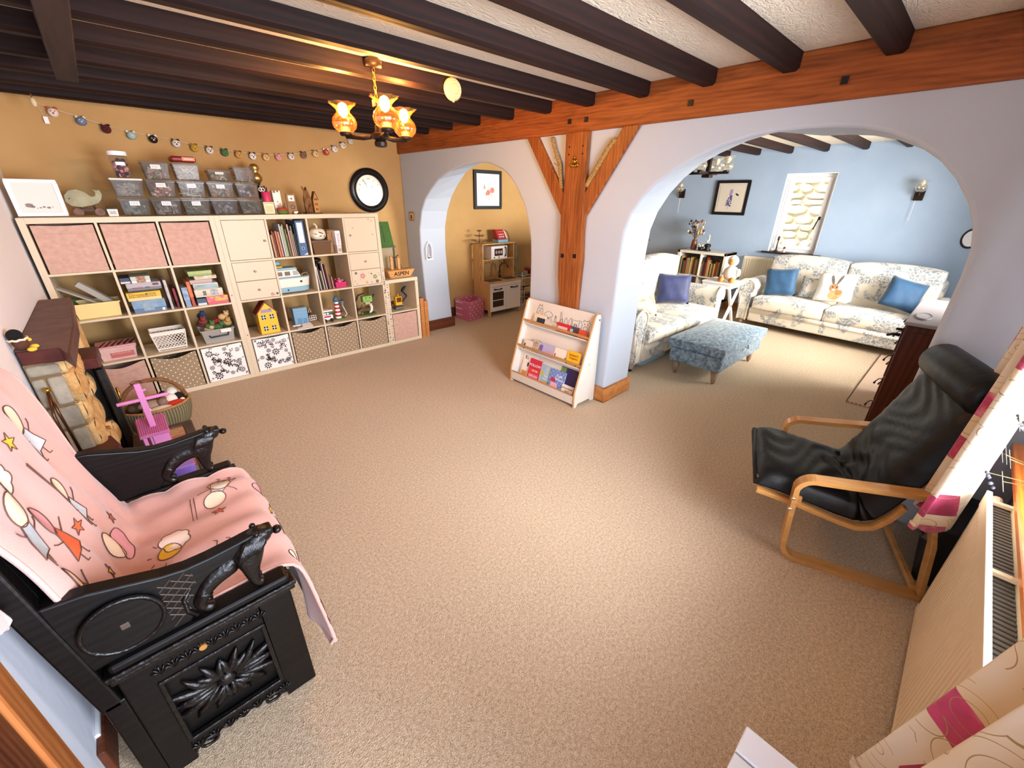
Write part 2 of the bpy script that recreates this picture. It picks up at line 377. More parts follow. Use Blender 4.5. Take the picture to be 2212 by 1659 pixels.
W3,c3=window('window_3',lambda b,a0,a1,z0,z1,d0,d1:b.box(a0,a1,-5.03-d1,-5.03-d0,z0,z1),4.7,6.8,.6,2.0,1)
# garden wall of stones outside the far window
gw=thing('garden_wall','rubble stone wall outside the far window','wall',(9.0,-2.6,0))
M_mort=mat('lime mortar','#e6d6b0',.95,bump=.3,bs=60)
MB().box(9.03,9.25,-5.5,.5,-.2,3.2).build('mortar',M_mort,gw)
SM=[mat('stone %d'%k,c,.95,c2=d,s=9,bump=.5,bs=30) for k,(c,d) in enumerate((('#cfc2a2','#e6dcc2'),('#d8cba8','#efe4c8'),('#bdb090','#ddd0b0')))]
stm=[]
for k in range(6):
    b=MB(); rr=random.Random(k); n=11
    pts=[(math.cos(2*PI*j/n)*.5*(abs(math.cos(2*PI*j/n))**-.35 if abs(math.cos(2*PI*j/n))>.3 else 1.2)*rr.uniform(.82,1.0),math.sin(2*PI*j/n)*.5*rr.uniform(.85,1.05)) for j in range(n)]
    pts=[(max(-.5,min(.5,p[0])),max(-.5,min(.5,p[1]))) for p in pts]
    b.add([(-.03,p[0],p[1]) for p in pts]+[(-.055,p[0]*.8,p[1]*.75) for p in pts]+[(.05,p[0],p[1]) for p in pts],
      [tuple(range(n,2*n))]+[(j,(j+1)%n,n+(j+1)%n,n+j) for j in range(n)]+[(j,(j+1)%n,2*n+(j+1)%n,2*n+j) for j in range(n)])
    o=b.build('stone',SM[k%3]); stm.append(o.data); bpy.data.objects.remove(o)
z=.3
while z<2.6:
    h=R.uniform(.07,.15); y=-4.1+R.uniform(0,.2)
    while y<-1.9:
        l=R.uniform(.15,.38); o=bpy.data.objects.new('stone',R.choice(stm)); COL.objects.link(o); o.parent=gw
        o.location=(.03,y+l/2+2.6,z+h/2); o.scale=(1,l*.97,h*.93); y+=l
    z+=h
# door at the left edge (frame and boarded leaf)
D=thing('door_1','',''); del D['label']; del D['category']; struct(D)
M_doorf=wood('door frame','#8a4a20','#b06c38','z',4,.45,.1); M_door=wood('door leaf','#3a1d10','#6b3a20','z',5,.4,.2)
MB().box(-.02,.005,-3.335,-3.248,0,2.05).build('architrave',M_doorf,D,bev=.008)
MB().box(-.02,.005,-4.22,-4.14,0,2.05).build('architrave',M_doorf,D,bev=.008)
MB().box(-.02,.005,-4.22,-3.248,2.05,2.13).build('architrave',M_doorf,D,bev=.008)
for k in range(6): MB().box(-.035,-.004,-4.138+k*.134,-4.138+k*.134+.13,.01,2.05).build('board',M_door,D,bev=.004)
# ================================================================ SHELF UNITS
S,DV,CE=.038,.016,.335
def rows(r,n): z=S+(n-1-r)*(CE+DV); return z,z+CE
def unit(name,label,x0,nc,nr):
    W=2*S+nc*CE+(nc-1)*DV; H=2*S+nr*CE+(nr-1)*DV
    t=thing(name,label,'shelf unit',(x0+W/2,.195,0),0,'white cube shelf units along the ochre wall')
    for a,b_ in ((x0,x0+S),(x0+W-S,x0+W)): MB().box(a,b_,0,.39,0,H).build('side_panel',M_cream,t,bev=.002)
    MB().box(x0+S,x0+W-S,0,.39,H-S,H).build('top_panel',M_cream,t,bev=.002)
    MB().box(x0+S,x0+W-S,0,.39,0,S).build('bottom_panel',M_cream,t,bev=.002)
    for r in range(1,nr):
        z=rows(r,nr)[1]; MB().box(x0+S,x0+W-S,.001,.389,z,z+DV).build('shelf',M_cream,t,bev=.001)
    for c in range(1,nc):
        xx=x0+S+c*CE+(c-1)*DV
        for r in range(nr): MB().box(xx,xx+DV,.001,.389,*rows(r,nr)).build('divider',M_cream,t,bev=.001)
    def cell(c,r):
        a=x0+S+c*(CE+DV); return (a,a+CE)+rows(r,nr)
    return t,cell,W,H
UL,cl,WL,HL=unit('cube_shelf','largest left cube shelf unit three columns wide beside the fireplace',0,3,4)
UR,cr,WR,HR=unit('cube_shelf','four-column white cube shelf unit with doors and drawers below the clock',WL,4,4)
US,cs,WS,HS=unit('cube_shelf','small low white cube shelf of two cells at the right end',WL+WR,1,2)
# hidden fixings and post dots on fronts
def knob(par,x,z,r=.009):
    b=MB(); b.lathe([(.004,0),(.004,.012),(r,.014),(r,.024),(r*.6,.027)],n=10)
    b.v=[(x+v[0],.004-v[2],z+v[1]) for v in b.v]; return b.build('knob',mat('steel knob','#a89a86',.3,.8),par,True)
def door(c,kx,kz=.5):
    a,b_,z0,z1=cr(c,0); d=MB().box(a+.003,b_-.003,.004,.022,z0+.003,z1-.003).build('door',M_cream,UR,bev=.002); knob(d,a+(b_-a)*kx,z0+(z1-z0)*kz); return d
door(0,.9,.47); dd=door(3,.12,.5)
def drawers(c):
    a,b_,z0,z1=cr(c,1); zm=(z0+z1)/2; o=[]
    for q0,q1 in ((zm+.002,z1-.003),(z0+.003,zm-.002)):
        d=MB().box(a+.003,b_-.003,.004,.3,q0,q1).build('drawer',M_cream,UR,bev=.002); o.append((d,a,b_,q0,q1))
    return o
for d,a,b_,q0,q1 in drawers(0): knob(d,(a+b_)/2,(q0+q1)/2)
dr=drawers(3); knob(dr[0][0],(dr[0][1]+dr[0][2])/2,(dr[0][3]+dr[0][4])/2)
STK=[mat('sticker %d'%k,c,.6) for k,c in enumerate(('#c98c86','#8f9c6a','#d6a35c','#5a4a44','#b9a9b5','#7a5a48'))]
def stickers(par,pts,name='stickers',yo=0):
    b=MB()
    for x,z,r,k,sh in pts:
        b.k=k
        if sh==0: b.prism([(x+r*math.cos(t*PI/5),z+r*math.sin(t*PI/5)) for t in range(10)],'y',.0022+yo,.0037+yo)
        elif sh==1:
            for q in range(5): 
                t=q*2*PI/5; b.prism([(x+.7*r*math.cos(t)+.5*r*math.cos(u*PI/4),z+.7*r*math.sin(t)+.5*r*math.sin(u*PI/4)) for u in range(8)],'y',.0022+yo,.0037+yo)
        else:
            b.prism([(x+(r if u%2 else r*.4)*math.cos(u*PI/4),z+(r if u%2 else r*.4)*math.sin(u*PI/4)) for u in range(8)],'y',.0022+yo,.0037+yo)
    o=b.build(name,STK,par); o['kind']='stuff'; return o
d,a,b_,q0,q1=dr[1]
stickers(d,[(a+.05,q1-.03,.012,3,1),(a+.12,q1-.065,.026,0,1),(a+.26,q1-.085,.022,1,1),(a+.19,q1-.04,.008,2,2),(a+.03,q0+.05,.007,3,2),(a+.05,q0+.02,.01,4,0),(a+.16,q0+.025,.015,2,0),(a+.215,q0+.022,.012,4,0),(a+.28,q0+.025,.016,5,1),(a+.3,q1-.05,.009,0,2),(a+.22,q1-.05,.008,3,0),(a+.31,q0+.09,.01,1,2),(a+.09,q0+.06,.006,2,0)])
a,b_,q0,q1=cr(0,1); stickers(UR,[(b_-.065,q0+.028,.014,0,1),(b_-.045,q0+.022,.009,2,2),(b_-.022,q0+.03,.011,3,0)],'stickers')
a,b_,q0,q1=cr(3,0); stickers(dd,[(a+.08,q1-.1,.014,2,2),(a+.26,q1-.02,.014,2,2),(a+.29,q1-.035,.012,2,2),(a+.29,q1-.17,.014,2,2)],'stickers')
rr=random.Random(3)
def column(par,x,z0,z1,n): stickers(par,[(x+rr.uniform(-.004,.004),z0+(z1-z0)*k/n,rr.choice((.006,.008,.01,.008)),rr.choice((1,3,3,5,4,0)),rr.choice((0,0,1,2))) for k in range(n)],'stickers',-.0037)
column(UR,WL+WR-.019,.05,.92,36); column(US,WL+WR+.019,.06,.74,24)
for x,z,u_ in ((WL-.02,.8,UL),(WL+.02,.42,UR),(WL+WR+WS-.019,.42,US),(WL+WR+WS-.019,.72,US)): MB().cyl((x,-.002,z),(x,.004,z),.006,n=8).build('screw_cap',mat('screw cap','#8b6b4b',.5),u_)
def pm0(k,c): return mat(k,c,.9)
# ---- fabric storage boxes
M_fab=mat('pink-beige fabric','#c9a595',.9,c2='#bd9888',s=30,bump=.1,bs=200); M_fab.name='pink beige fabric'
M_pol=polka('taupe polka fabric','#9a8468','#f2e6c8',.05,.0046)
M_flo=pm0('black floral fabric','#efeae4')
def floral(t,a,b_,z0,z1):
    """printed black flowers, leaves and vines on the box front"""
    rr=random.Random(int(a*100)); b=MB(); y=.0105; lim=lambda x,z:(min(max(x,a+.004),b_-.004),y-.0045*math.sin(PI*(x-a)/(b_-a))*0-.0005,min(max(z,z0+.004),z1-.004))
    def leaf(x,z,l,w_,an):
        ca,sa=math.cos(an),math.sin(an); P_=[(0,0),(.25,.8),(.55,1),(.8,.6),(1,0),(.8,-.6),(.55,-1),(.25,-.8)]
        b.add([lim(x+l*p*ca-w_*q*sa,z+l*p*sa+w_*q*ca) for p,q in P_],[tuple(range(8))])
    F=[(.16,.83,.030),(.55,.9,.018),(.86,.82,.02),(.36,.6,.02),(.55,.52,.034),(.85,.5,.018),(.14,.42,.02),(.25,.14,.034),(.6,.16,.018),(.86,.2,.026)]
    for u,v,r in F:
        x=a+(b_-a)*u;z=z0+(z1-z0)*v; n=9; o_=rr.uniform(0,3)
        for k in range(n): leaf(x+r*.35*math.cos(o_+k*2*PI/n),z+r*.35*math.sin(o_+k*2*PI/n),r*.75,r*.17,o_+k*2*PI/n)
        b.add([lim(x+r*.24*math.cos(k*PI/4),z+r*.24*math.sin(k*PI/4)) for k in range(8)],[tuple(range(8))])
        an=rr.uniform(0,6.28)
        for q in range(2):
            an+=2.4; px,pz=x+r*1.1*math.cos(an),z+r*1.1*math.sin(an); a2=an
            for s_ in range(5):
                nx,nz=px+.014*math.cos(a2),pz+.014*math.sin(a2); dx,dz=-(nz-pz)*.08,(nx-px)*.08
                b.add([lim(px+dx,pz+dz),lim(px-dx,pz-dz),lim(nx-dx,nz-dz),lim(nx+dx,nz+dz)],[(0,1,2,3)])
                for sd in (-1,1):
                    if rr.random()<.8: leaf(nx,nz,rr.uniform(.014,.024),rr.uniform(.003,.005),a2+sd*rr.uniform(.7,1.3))
                px,pz=nx,nz; a2+=rr.uniform(-.5,.5)+.12
    o=b.build('floral_print',mat('charcoal print','#3a3432',.9),t); o['kind']='stuff'
def fbox(cell,m,label,sag=.0,gap=.012,group=None):
    a,b_,z0,z1=cell; t=thing('fabric_storage_box',label,'storage box',((a+b_)/2,.18,z0),0,group)
    a+=gap;b_-=gap*.8; zt=z1-.012
    def front(u,v):
        x=a+(b_-a)*u; s_=sag*math.sin(PI*u)**1.5; zz=z0+.001+(zt-s_-z0)*v; return (x,.012+.004*math.sin(PI*u)*math.sin(PI*v),zz)
    bb=MB().grid(front,12,6)
    bb.box(a,a+.004,.013,.37,z0+.001,zt); bb.box(b_-.004,b_,.013,.37,z0+.001,zt); bb.box(a,b_,.366,.37,z0+.001,zt); bb.box(a,b_,.014,.37,z0+.001,z0+.004)
    bb.build('body',m,t,True,auto=True)
    if m is M_flo: floral(t,a,b_,z0,zt)
    hm=MB().grid(lambda u,v:(a+(b_-a)*u,.0085+.004*math.sin(PI*u)*.5,zt-.055-sag*math.sin(PI*u)**1.5*.8+.004*v),12,1); hm.build('seam',m,t,solid=.004)
    return t
fbox(cl(0,0),M_fab,'pink-beige fabric storage box in the top left corner cell',.006)
fbox(cl(1,0),M_fab,'pink-beige fabric storage box in the top row, second cell from the left',.004)
fbox(cl(2,0),M_fab,'pink-beige fabric storage box in the top row, beside the first cupboard door',.003)
fbox(cl(0,3),M_fab,'pink-beige fabric storage box behind the wicker basket, bottom left',.035)
fbox(cl(1,3),M_pol,'taupe polka-dot storage box behind the wicker basket',.035)
fbox(cl(2,3),M_flo,'white storage box with black flowers, left of the shelf unit joint',.002)
fbox(cr(0,3),M_flo,'white storage box with black flowers, right of the shelf unit joint',.008)
fbox(cr(1,3),M_pol,'taupe polka-dot storage box right beside the floral box',.03)
fbox(cr(2,3),M_pol,'taupe polka-dot storage box in the middle of three under the toy lighthouse',.03)
fbox(cr(3,3),M_pol,'taupe polka-dot storage box furthest right under the green robot toy',.025)
fbox(cs(0,1),M_fab,'pink-beige fabric storage box in the small low unit under the digger',.004)
# ================================================================ CELL CONTENTS
def pm(c,r=.5,**k): return mat('paint '+c,c,r,**k)
def gbox(name,label,x0,x1,y0,y1,z0,z1,side,trim=None,prints=(),cat='game box',group=None,txt=None):
    """boxed game lying or standing: base, overlapping lid, printed bands"""
    t=thing(name,label,cat,((x0+x1)/2,(y0+y1)/2,z0),0,group)
    lid=z0+(z1-z0)*.35
    MB().box(x0+.002,x1-.002,y0+.002,y1-.002,z0,lid).build('base',trim or side,t,bev=.001)
    MB().box(x0,x1,y0,y1,lid,z1).build('lid',side,t,bev=.002)
    for (u0,u1,v0,v1,m) in prints:
        MB().box(x0+(x1-x0)*u0,x0+(x1-x0)*u1,y0-.0012,y0+.001,z0+(z1-z0)*v0,z0+(z1-z0)*v1).build('print',m,t)
    for (s,size,u,v,m) in (txt or ()):
        text(s,'lettering',size,m,t,TF((x0+(x1-x0)*u,y0-.0022,z0+(z1-z0)*v)))
    return t
def scrib(par,x0,x1,y,z,m,n=2,dz=.008):
    b=MB()
    for k in range(n):
        x=x0
        while x<x1: 
            l=min(R.uniform(.006,.016),x1-x); b.box(x,x+l,y,y+.0006,z+k*dz,z+k*dz+.0028); x+=l+.004
    o=b.build('scribble',m,par); o['kind']='stuff'; return o
def tub(name,label,cat,cx,cy,z0,w,d,h,m,taper=.85,rim=.006,lid=None,wall=.003,group=None):
    t=thing(name,label,cat,(cx,cy,z0),0,group); b=MB()
    def ring(k,z,o=0): return [(cx-(w/2-o)*k,cy-(d/2-o)*k,z),(cx+(w/2-o)*k,cy-(d/2-o)*k,z),(cx+(w/2-o)*k,cy+(d/2-o)*k,z),(cx-(w/2-o)*k,cy+(d/2-o)*k,z)]
    A=ring(taper,z0+.001);B=ring(1,z0+h);C_=ring(1,z0+h,wall);E=ring(taper,z0+.004,wall)
    b.add(A+B+C_+E,[(0,3,2,1)]+[(i,(i+1)%4,4+(i+1)%4,4+i) for i in range(4)]+[(4+i,4+(i+1)%4,8+(i+1)%4,8+i) for i in range(4)]+[(8+i,8+(i+1)%4,12+(i+1)%4,12+i) for i in range(4)]+[(12,13,14,15)])
    b.build('body',m,t,bev=.006)
    if rim:
        r=MB(); q=ring(1,0); w2,d2=w/2+rim,d/2+rim
        for s0,s1 in ((-w2,w2),):
            r.box(cx-w2,cx+w2,cy-d2,cy-d/2+.001,z0+h-.009,z0+h); r.box(cx-w2,cx+w2,cy+d/2-.001,cy+d2,z0+h-.009,z0+h); r.box(cx-w2,cx-w/2+.001,cy-d/2,cy+d/2,z0+h-.009,z0+h); r.box(cx+w/2-.001,cx+w2,cy-d/2,cy+d/2,z0+h-.009,z0+h)
        r.build('rim',m,t)
    if lid: 
        l=MB().box(cx-w/2-rim-.002,cx+w/2+rim+.002,cy-d/2-rim-.002,cy+d/2+rim+.002,z0+h+.0005,z0+h+.014); l.build('lid',lid,t,bev=.004)
    return t
BITC=[pm(c) for c in ('#7d4a5a','#4f6a52','#a9794f','#c7b9a5','#5b4a54','#8d9aa3','#b0564d','#3c3540','#c2a04a','#6b7f5c')]
def bits(label,x0,x1,y0,y1,z0,z1,cols,n=70,seed=1,kind='mix'):
    rr=random.Random(seed); b=MB()
    for _ in range(n):
        b.k=rr.randrange(len(cols)); s_=rr.uniform(.008,.02); x=rr.uniform(x0+s_,x1-s_);y=rr.uniform(y0+s_,y1-s_);z=rr.uniform(z0+s_*.5,z1-s_)
        b.X=Matrix.Translation((x,y,z))@Matrix.Rotation(rr.uniform(0,3),4,(rr.random(),rr.random(),rr.random()+.1))
        if kind=='ball': b.ball((0,0,0),s_,n=7,m=5)
        elif kind=='stick': b.box(-s_*3,s_*3,-.002,.002,-.002,.002)
        else: b.box(-s_,s_,-s_*.7,s_*.7,-s_*.35,s_*.35)
    b.X=None
    o=b.build('craft_pieces',cols,None); o['kind']='stuff'; return tag(o,label,'craft pieces')
# row 1 col 0: cream tub with clear plastic tracks and a green bag
a,b_,z0,z1=cl(0,1)
t=tub('plastic_tub','pale yellow plastic tub on the second shelf beside the stone mantel','tub',a+.175,.15,z0,.27,.2,.115,mat('pale yellow plastic','#e6d08c',.45),.9,.006)
t=thing('clear_track','clear plastic track tray standing in the pale yellow tub','toy track',(a+.14,.2,z0+.06))
for k,(x,dz,an) in enumerate(((a+.1,.16,-.95),(a+.2,.17,-.75))):
    m=MB(); m.X=Matrix.Translation((x,.17,z0+.16))@rotm('Y',an); m.box(-.02,.02,-.05,.05,-.13,.13) if k else m.box(-.006,.006,-.05,.05,-.16,.15); m.build('tray',glass('frosted plastic','#e8e8e4',.45,'#d8d8d0',.3),t,bev=.002)
t=thing('green_bag','dark green drawstring bag behind the pale yellow tub','bag',(a+.03,.12,z0)); m=MB(); m.ball((a+.045,.2,z0+.06),.06,(.6,1,1)); m.build('pouch',mat('green cloth','#3f5a35',.9,c2='#334a2b'),t,True)
MB().cyl((a+.045,.2,z0+.105),(a+.045,.2,z0+.14),.015,.028).build('neck',MATS['green cloth'],t,True)
# row 1 col 1: games
a,b_,z0,z1=cl(1,1)
gbox('board_game','blue board game box at the bottom of the second-column stack',a+.025,a+.235,.03,.32,z0,z0+.098,mat('blue box','#6f8fae',.5,c2='#8aa4bb',s=20),pm('#5b7897'),[(.3,.62,.15,.85,mat('grey blue box','#93a9b8',.6,c2='#7d96aa',s=40)),(.85,.93,.05,.25,M_whitep)])
gbox('board_game','yellow board game box with black and brown lettering',a+.012,a+.225,.03,.32,z0+.0985,z0+.163,pm('#e9bb35'),pm('#e6c98a'),[(.83,.97,.4,.92,pm('#e3b23f'))],txt=[('Dinosaur',.032,.34,.73,pm('#6e4a12')),('BOOK',.024,.70,.73,M_black),('EXTRA LARGE JIGSAW PIECES',.013,.45,.46,pm('#6b2014'))])
gbox('board_game','flat dark olive game box sandwiched above the yellow box',a+.03,a+.225,.05,.32,z0+.1635,z0+.178,pm('#4d4a2c'),pm('#3a3820'))
gbox('carry_case','grey game case with rounded end on the second-column stack',a+.03,a+.245,.03,.30,z0+.1785,z0+.235,pm('#aaa6ac'),pm('#77757c'),[(.75,.93,.55,.85,pm('#6b3f42')),(.15,.45,.25,.42,pm('#8d5560')),(.52,.65,.25,.42,pm('#54525a'))])
gbox('puzzle_box','pale puzzle box with a brown picture on top of the grey case',a+.07,a+.19,.03,.25,z0+.2355,z0+.285,pm('#b9c4b8'),pm('#d4d9d2'),[(.28,.75,.05,.97,mat('puzzle print','#6d3f2c',.6,c2='#c9a183',s=45))])
gbox('puzzle_box','dark navy small box left of the brown picture puzzle',a+.005,a+.068,.05,.25,z0+.2355,z0+.278,pm('#3a4256'),pm('#c9cbd2'))
gbox('activity_book','grey-white upright box by the right divider in the second column',b_-.075,b_-.055,.03,.26,z0,z0+.24,mat('grey print','#c3bfc2',.6,c2='#a9a4a8',s=50),pm('#b0acb0'))
gbox('activity_book','dark red upright slim box against the second-column divider',b_-.03,b_-.012,.05,.26,z0,z0+.165,pm('#8d2430'),pm('#7a1d28'))
# row 1 col 2
a,b_,z0,z1=cl(2,1)
gbox('activity_book','pale blue upright box at the left end of the third-column games',a+.012,a+.052,.03,.25,z0,z0+.165,mat('pale blue print','#9db3cb',.55,c2='#6f87a6',s=35),pm('#8298b4'))
gbox('activity_book','orange upright box between the pale blue box and the stack',a+.058,a+.085,.06,.26,z0+.0,z0+.205,mat('orange print','#cf5a2c',.5,c2='#e0873f',s=30),pm('#b5482a'))
gbox('puzzle_box','pink and yellow flowery puzzle box at the base of the third-column stack',a+.165,a+.325,.02,.28,z0,z0+.068,mat('flower puzzle','#d8667c',.55,c2='#e7b54a',s=28,lo=.45,hi=.55),pm('#c9596f'))
gbox('puzzle_box','dark blue small box left of the pink flowery puzzle',a+.095,a+.163,.03,.25,z0,z0+.058,pm('#3f566c'),pm('#c7ccd0'))
gbox('puzzle_box','cream puzzle box with grey pictures, second in the third-column stack',a+.095,a+.30,.03,.28,z0+.0685,z0+.133,pm('#d9cbb4'),pm('#c9bba6'),[(.55,.82,.15,.9,mat('grey picture','#7d8490',.6,c2='#b9c0c4',s=60)),(.28,.4,.2,.8,pm('#6f6a68'))])
gbox('puzzle_box','landscape puzzle box with white edge in the third-column stack',a+.10,a+.278,.04,.28,z0+.1335,z0+.180,pm('#e4e4dc'),pm('#d6d6cc'),[(.03,.97,.1,.88,mat('landscape print','#6f8a6c',.6,c2='#a3b9c4',s=25,st=(.3,1,1)))])
gbox('puzzle_box','grey-pink puzzle box under the green one in the third column',a+.085,a+.245,.04,.28,z0+.1805,z0+.215,pm('#b9a79c'),pm('#a8968c'))
gbox('puzzle_box','narrow puzzle box with a flower scene under the green one',a+.125,a+.285,.05,.28,z0+.2155,z0+.244,mat('meadow print','#b89a68',.6,c2='#d8d2c2',s=30),pm('#cfc8b8'))
gbox('board_game','green game box topping the third-column stack',a+.09,a+.26,.06,.30,z0+.2445,z0+.285,mat('green box','#9fb56a',.55,c2='#b4c286',s=18),pm('#8fa35e'))
# row 2 col 0 pink lidded tub
a,b_,z0,z1=cl(0,2)
M_ptub=mat('milky pink plastic','#dcbdb6',.35,c2='#d0a9a4',s=6)
t=tub('lidded_tub','milky plastic tub with a zebra-striped pink lid','tub',a+.19,.14,z0,.235,.19,.105,M_ptub,.88,.005,mat('pink lid','#d99a9e',.4))
b=MB()
for k in range(6): 
    x=a+.085+k*.037; b.add([(x,.05+.01*k%3,z0+.1202),(x+.012,.05,z0+.1202),(x+.05,.2,z0+.1202),(x+.043,.21,z0+.1202)],[(0,1,2,3)])
b.build('stripe',pm('#3d2224'),t,solid=.001)
MB().box(a+.14,a+.285,.0495,.052,z0+.02,z0+.085).build('label',pm('#b5645e'),t)
scrib(t,a+.15,a+.27,.0485,z0+.05,pm('#e9c9c0'),2,.012)
# row 2 col 1 lattice basket
a,b_,z0,z1=cl(1,2); M_lat=mat('white plastic','#e9e4da',.45)
t=thing('lattice_basket','white plastic basket with diamond lattice sides','basket',(a+.19,.14,z0)); cx,cy,w,d,h=a+.185,.14,.235,.18,.16
def Pq(side,u,v):
    k=.82+.18*v; x0,x1,y0,y1=cx-w/2*k,cx+w/2*k,cy-d/2*k,cy+d/2*k; z=z0+.004+h*v
    return {'f':(x0+(x1-x0)*u,y0,z),'b':(x0+(x1-x0)*u,y1,z),'l':(x0,y0+(y1-y0)*u,z),'r':(x1,y0+(y1-y0)*u,z)}[side]
b=MB()
for sd,n in (('f',9),('b',9),('l',7),('r',7)):
    for k in range(-5,n+6):
        for dr_ in (1,-1):
            pts=[]
            for q in range(13):
                v=.12+.72*q/12; u=(k+dr_*(q/12)*4.0+.5)/n
                if 0<=u<=1: pts.append(Pq(sd,u,v))
            if len(pts)>1: b.tube([pts[0],pts[-1]],.0026,5)
b.build('lattice',M_lat,t)
b=MB()
for v,r in ((1,.007),(.86,.004),(.1,.006)): b.tube([Pq('f',0,v),Pq('f',1,v),Pq('b',1,v),Pq('b',0,v)],r,6,closed=True)
for u in (0,1):
    for sd in 'fb': b.tube([Pq(sd,u,0),Pq(sd,u,1)],.005,6)
for sd in 'fblr':
    b.add([Pq(sd,0,.86),Pq(sd,1,.86),Pq(sd,1,1),Pq(sd,0,1)],[(0,1,2,3)])
b.box(cx-w*.41,cx+w*.41,cy-d*.41,cy+d*.41,z0+.001,z0+.005); b.build('frame',M_lat,t)
# row 2 col 2 clear box of toys
a,b_,z0,z1=cl(2,2)
t=tub('clear_toy_box','clear plastic box with a dark handle, heaped with soft toys','storage box',a+.18,.14,z0,.25,.22,.125,glass('cloudy plastic','#e6e6e2',.38,'#d2cfc8',.3),.88,.006)
b=MB(); b.tube([(a+.11,.028,z0+.075),(a+.115,.014,z0+.062),(a+.25,.014,z0+.066),(a+.255,.028,z0+.082)],.007,8); b.build('handle',pm('#30343c'),t,True)
MB().box(a+.2,a+.28,.02,.023,z0+.09,z0+.12).build('paper_tag',M_paper,t)
TOY=[('#2f3f5c',.05,.24),('#6d2a2c',.03,.17),('#d6b27c',.23,.215),('#b3343c',.2,.17),('#55703a',.12,.15),('#4a6a3a',.17,.13),('#c39a5a',.26,.16),('#7d3b34',.08,.2),('#c9b48c',.1,.115),('#304a32',.24,.125)]
TL=['dark blue topmost','dark red-brown upper left','tan topmost right','bright red','olive green middle','light green front','ochre right edge','rust-brown left','cream front left','dark green front right']
ORD=['first','second','third','fourth','fifth','sixth','seventh','eighth','ninth','tenth','eleventh','twelfth','thirteenth','fourteenth','fifteenth','sixteenth','seventeenth','eighteenth']
for k,(c,x,z) in enumerate(TOY):
    t=thing('soft_toy',TL[k]+' soft toy heaped in the clear handled box','soft toy',(a+x+.03,.14,z0+z-.04),R.uniform(-1,1),'soft toys in the clear box')
    m=pm(c,.9); zz=-.0; y_=R.uniform(-.03,.05)
    MB().ball((0,y_,.03),.036,(1.15,.9,.85)).build('body',m,t,True,world=False)
    MB().ball((.03,y_-.02,.06),.022).ball((.02,y_-.02,.08),.009).ball((.044,y_-.02,.08),.009).build('head',m,t,True,world=False)
# ---- right unit. row 0 col 1 books and lever arch file
def book(x,y,z,w,h,d,m,label,group,lean=0,pages=True,cat='book'):
    t=thing('book',label,cat,(x,y,z),0,group); t.rotation_euler=(0,lean,0)
    b=MB().box(0,w,0,.004,0,h); b.box(0,.0015,0,d,0,h); b.box(w-.0015,w,0,d,0,h); b.build('cover',m,t,world=False)
    if pages: MB().box(.0015,w-.0015,.004,d-.004,.003,h-.004).build('pages',M_paper,t,world=False)
    return t
a,b_,z0,z1=cr(1,0)
BC=['#3a1d1a','#c79a7a','#9a5a42','#7b4a35','#c2845f','#b5563e','#d8b48e','#c9cdd2','#aebc98','#8fa083','#8b8a5f','#6d5a3a','#c4a292','#a8877b','#8f9a92','#5b4a3e','#33433a']
x=a+.006
for k,c in enumerate(BC):
    w_=R.uniform(.008,.014); h_=R.choice((.2,.23,.245,.27,.285)) if k not in (7,) else .29
    if k<7: h_=min(h_,.22+.01*(k%3))
    book(x,.03+R.uniform(0,.03),z0+.001,w_,h_,.2,pm(c,.6),'slim worn book or folder, '+ORD[k]+' from the left, beside the blue lever arch file','books and folders left of the blue file',-.03-.02*(k>8)*R.random()); x+=w_+.0025
t=thing('lever_arch_file','blue lever arch file with a white spine label','file',(a+.27,.15,z0)); fx=a+.238; M_bl=mat('blue board','#41638f',.55)
t.rotation_euler=(0,-.035,0)
Mi=0
m=MB().box(fx,fx+.072,.012,.02,z0+.001,z0+.318); m.box(fx,fx+.004,.02,.3,z0+.001,z0+.318); m.box(fx+.068,fx+.072,.02,.3,z0+.001,z0+.318)
t.rotation_euler=(0,0,0); m.build('cover',M_bl,t,bev=.001); t2=MB().box(fx+.012,fx+.06,.0105,.0125,z0+.12,z0+.3).build('spine_label',M_whitep,t)
b=MB(); b.tube([(fx+.036+.012*math.cos(k*PI/8),.0115,z0+.07+.012*math.sin(k*PI/8)) for k in range(16)],.0025,6,closed=True); b.build('ring_pull',pm('#cdd3da',.3),t,True)
MB().cyl((fx+.036,.0105,z0+.07),(fx+.036,.0122,z0+.07),.011).build('hole',M_black,t)
MB().add([(fx+.03,.0108,z0+.008),(fx+.07,.0108,z0+.008),(fx+.07,.0108,z0+.03)],[(0,1,2)]).build('corner_print',pm('#b9c7cf'),t,solid=.001)
scrib(t,fx+.022,fx+.05,.0098,z0+.185,pm('#b98a86'),3,.014)
# row 0 col 2: pumpkin on wicker punnet, white game box
a,b_,z0,z1=cr(2,0)
M_wk=mat('brown plastic','#8d6f58',.4,c2='#a98a70',s=25)
t=tub('clear_punnet','brownish clear lidded tub under the white pumpkin','tub',a+.115,.13,z0,.185,.17,.115,glass('amber plastic','#cdb8a2',.5,'#8d6d52',.3),.88,.005,glass('amber lid','#cdb8a2',.3,'#b9a08a',.3))
bits('brown wrapped pieces inside the lidded tub under the pumpkin',a+.045,a+.185,.06,.2,z0+.006,z0+.1,[pm('#6b4a35'),pm('#8a6a4e'),pm('#4a3226'),pm('#a68a6a')],60,4)
t=thing('ceramic_pumpkin','white ceramic pumpkin with bat cut-outs','ornament',(a+.115,.12,z0+.13)); cx,cy=a+.115,.12
b=MB(); b.lathe([(.02,0),(.055,.008),(.076,.035),(.078,.06),(.066,.092),(.04,.107),(.012,.104)],(cx,cy,z0+.1305),40,rip=lambda t_,z:.045*abs(math.cos(4*t_))-.03); b.build('shell',mat('white ceramic','#f0e4cf',.3),t,True)
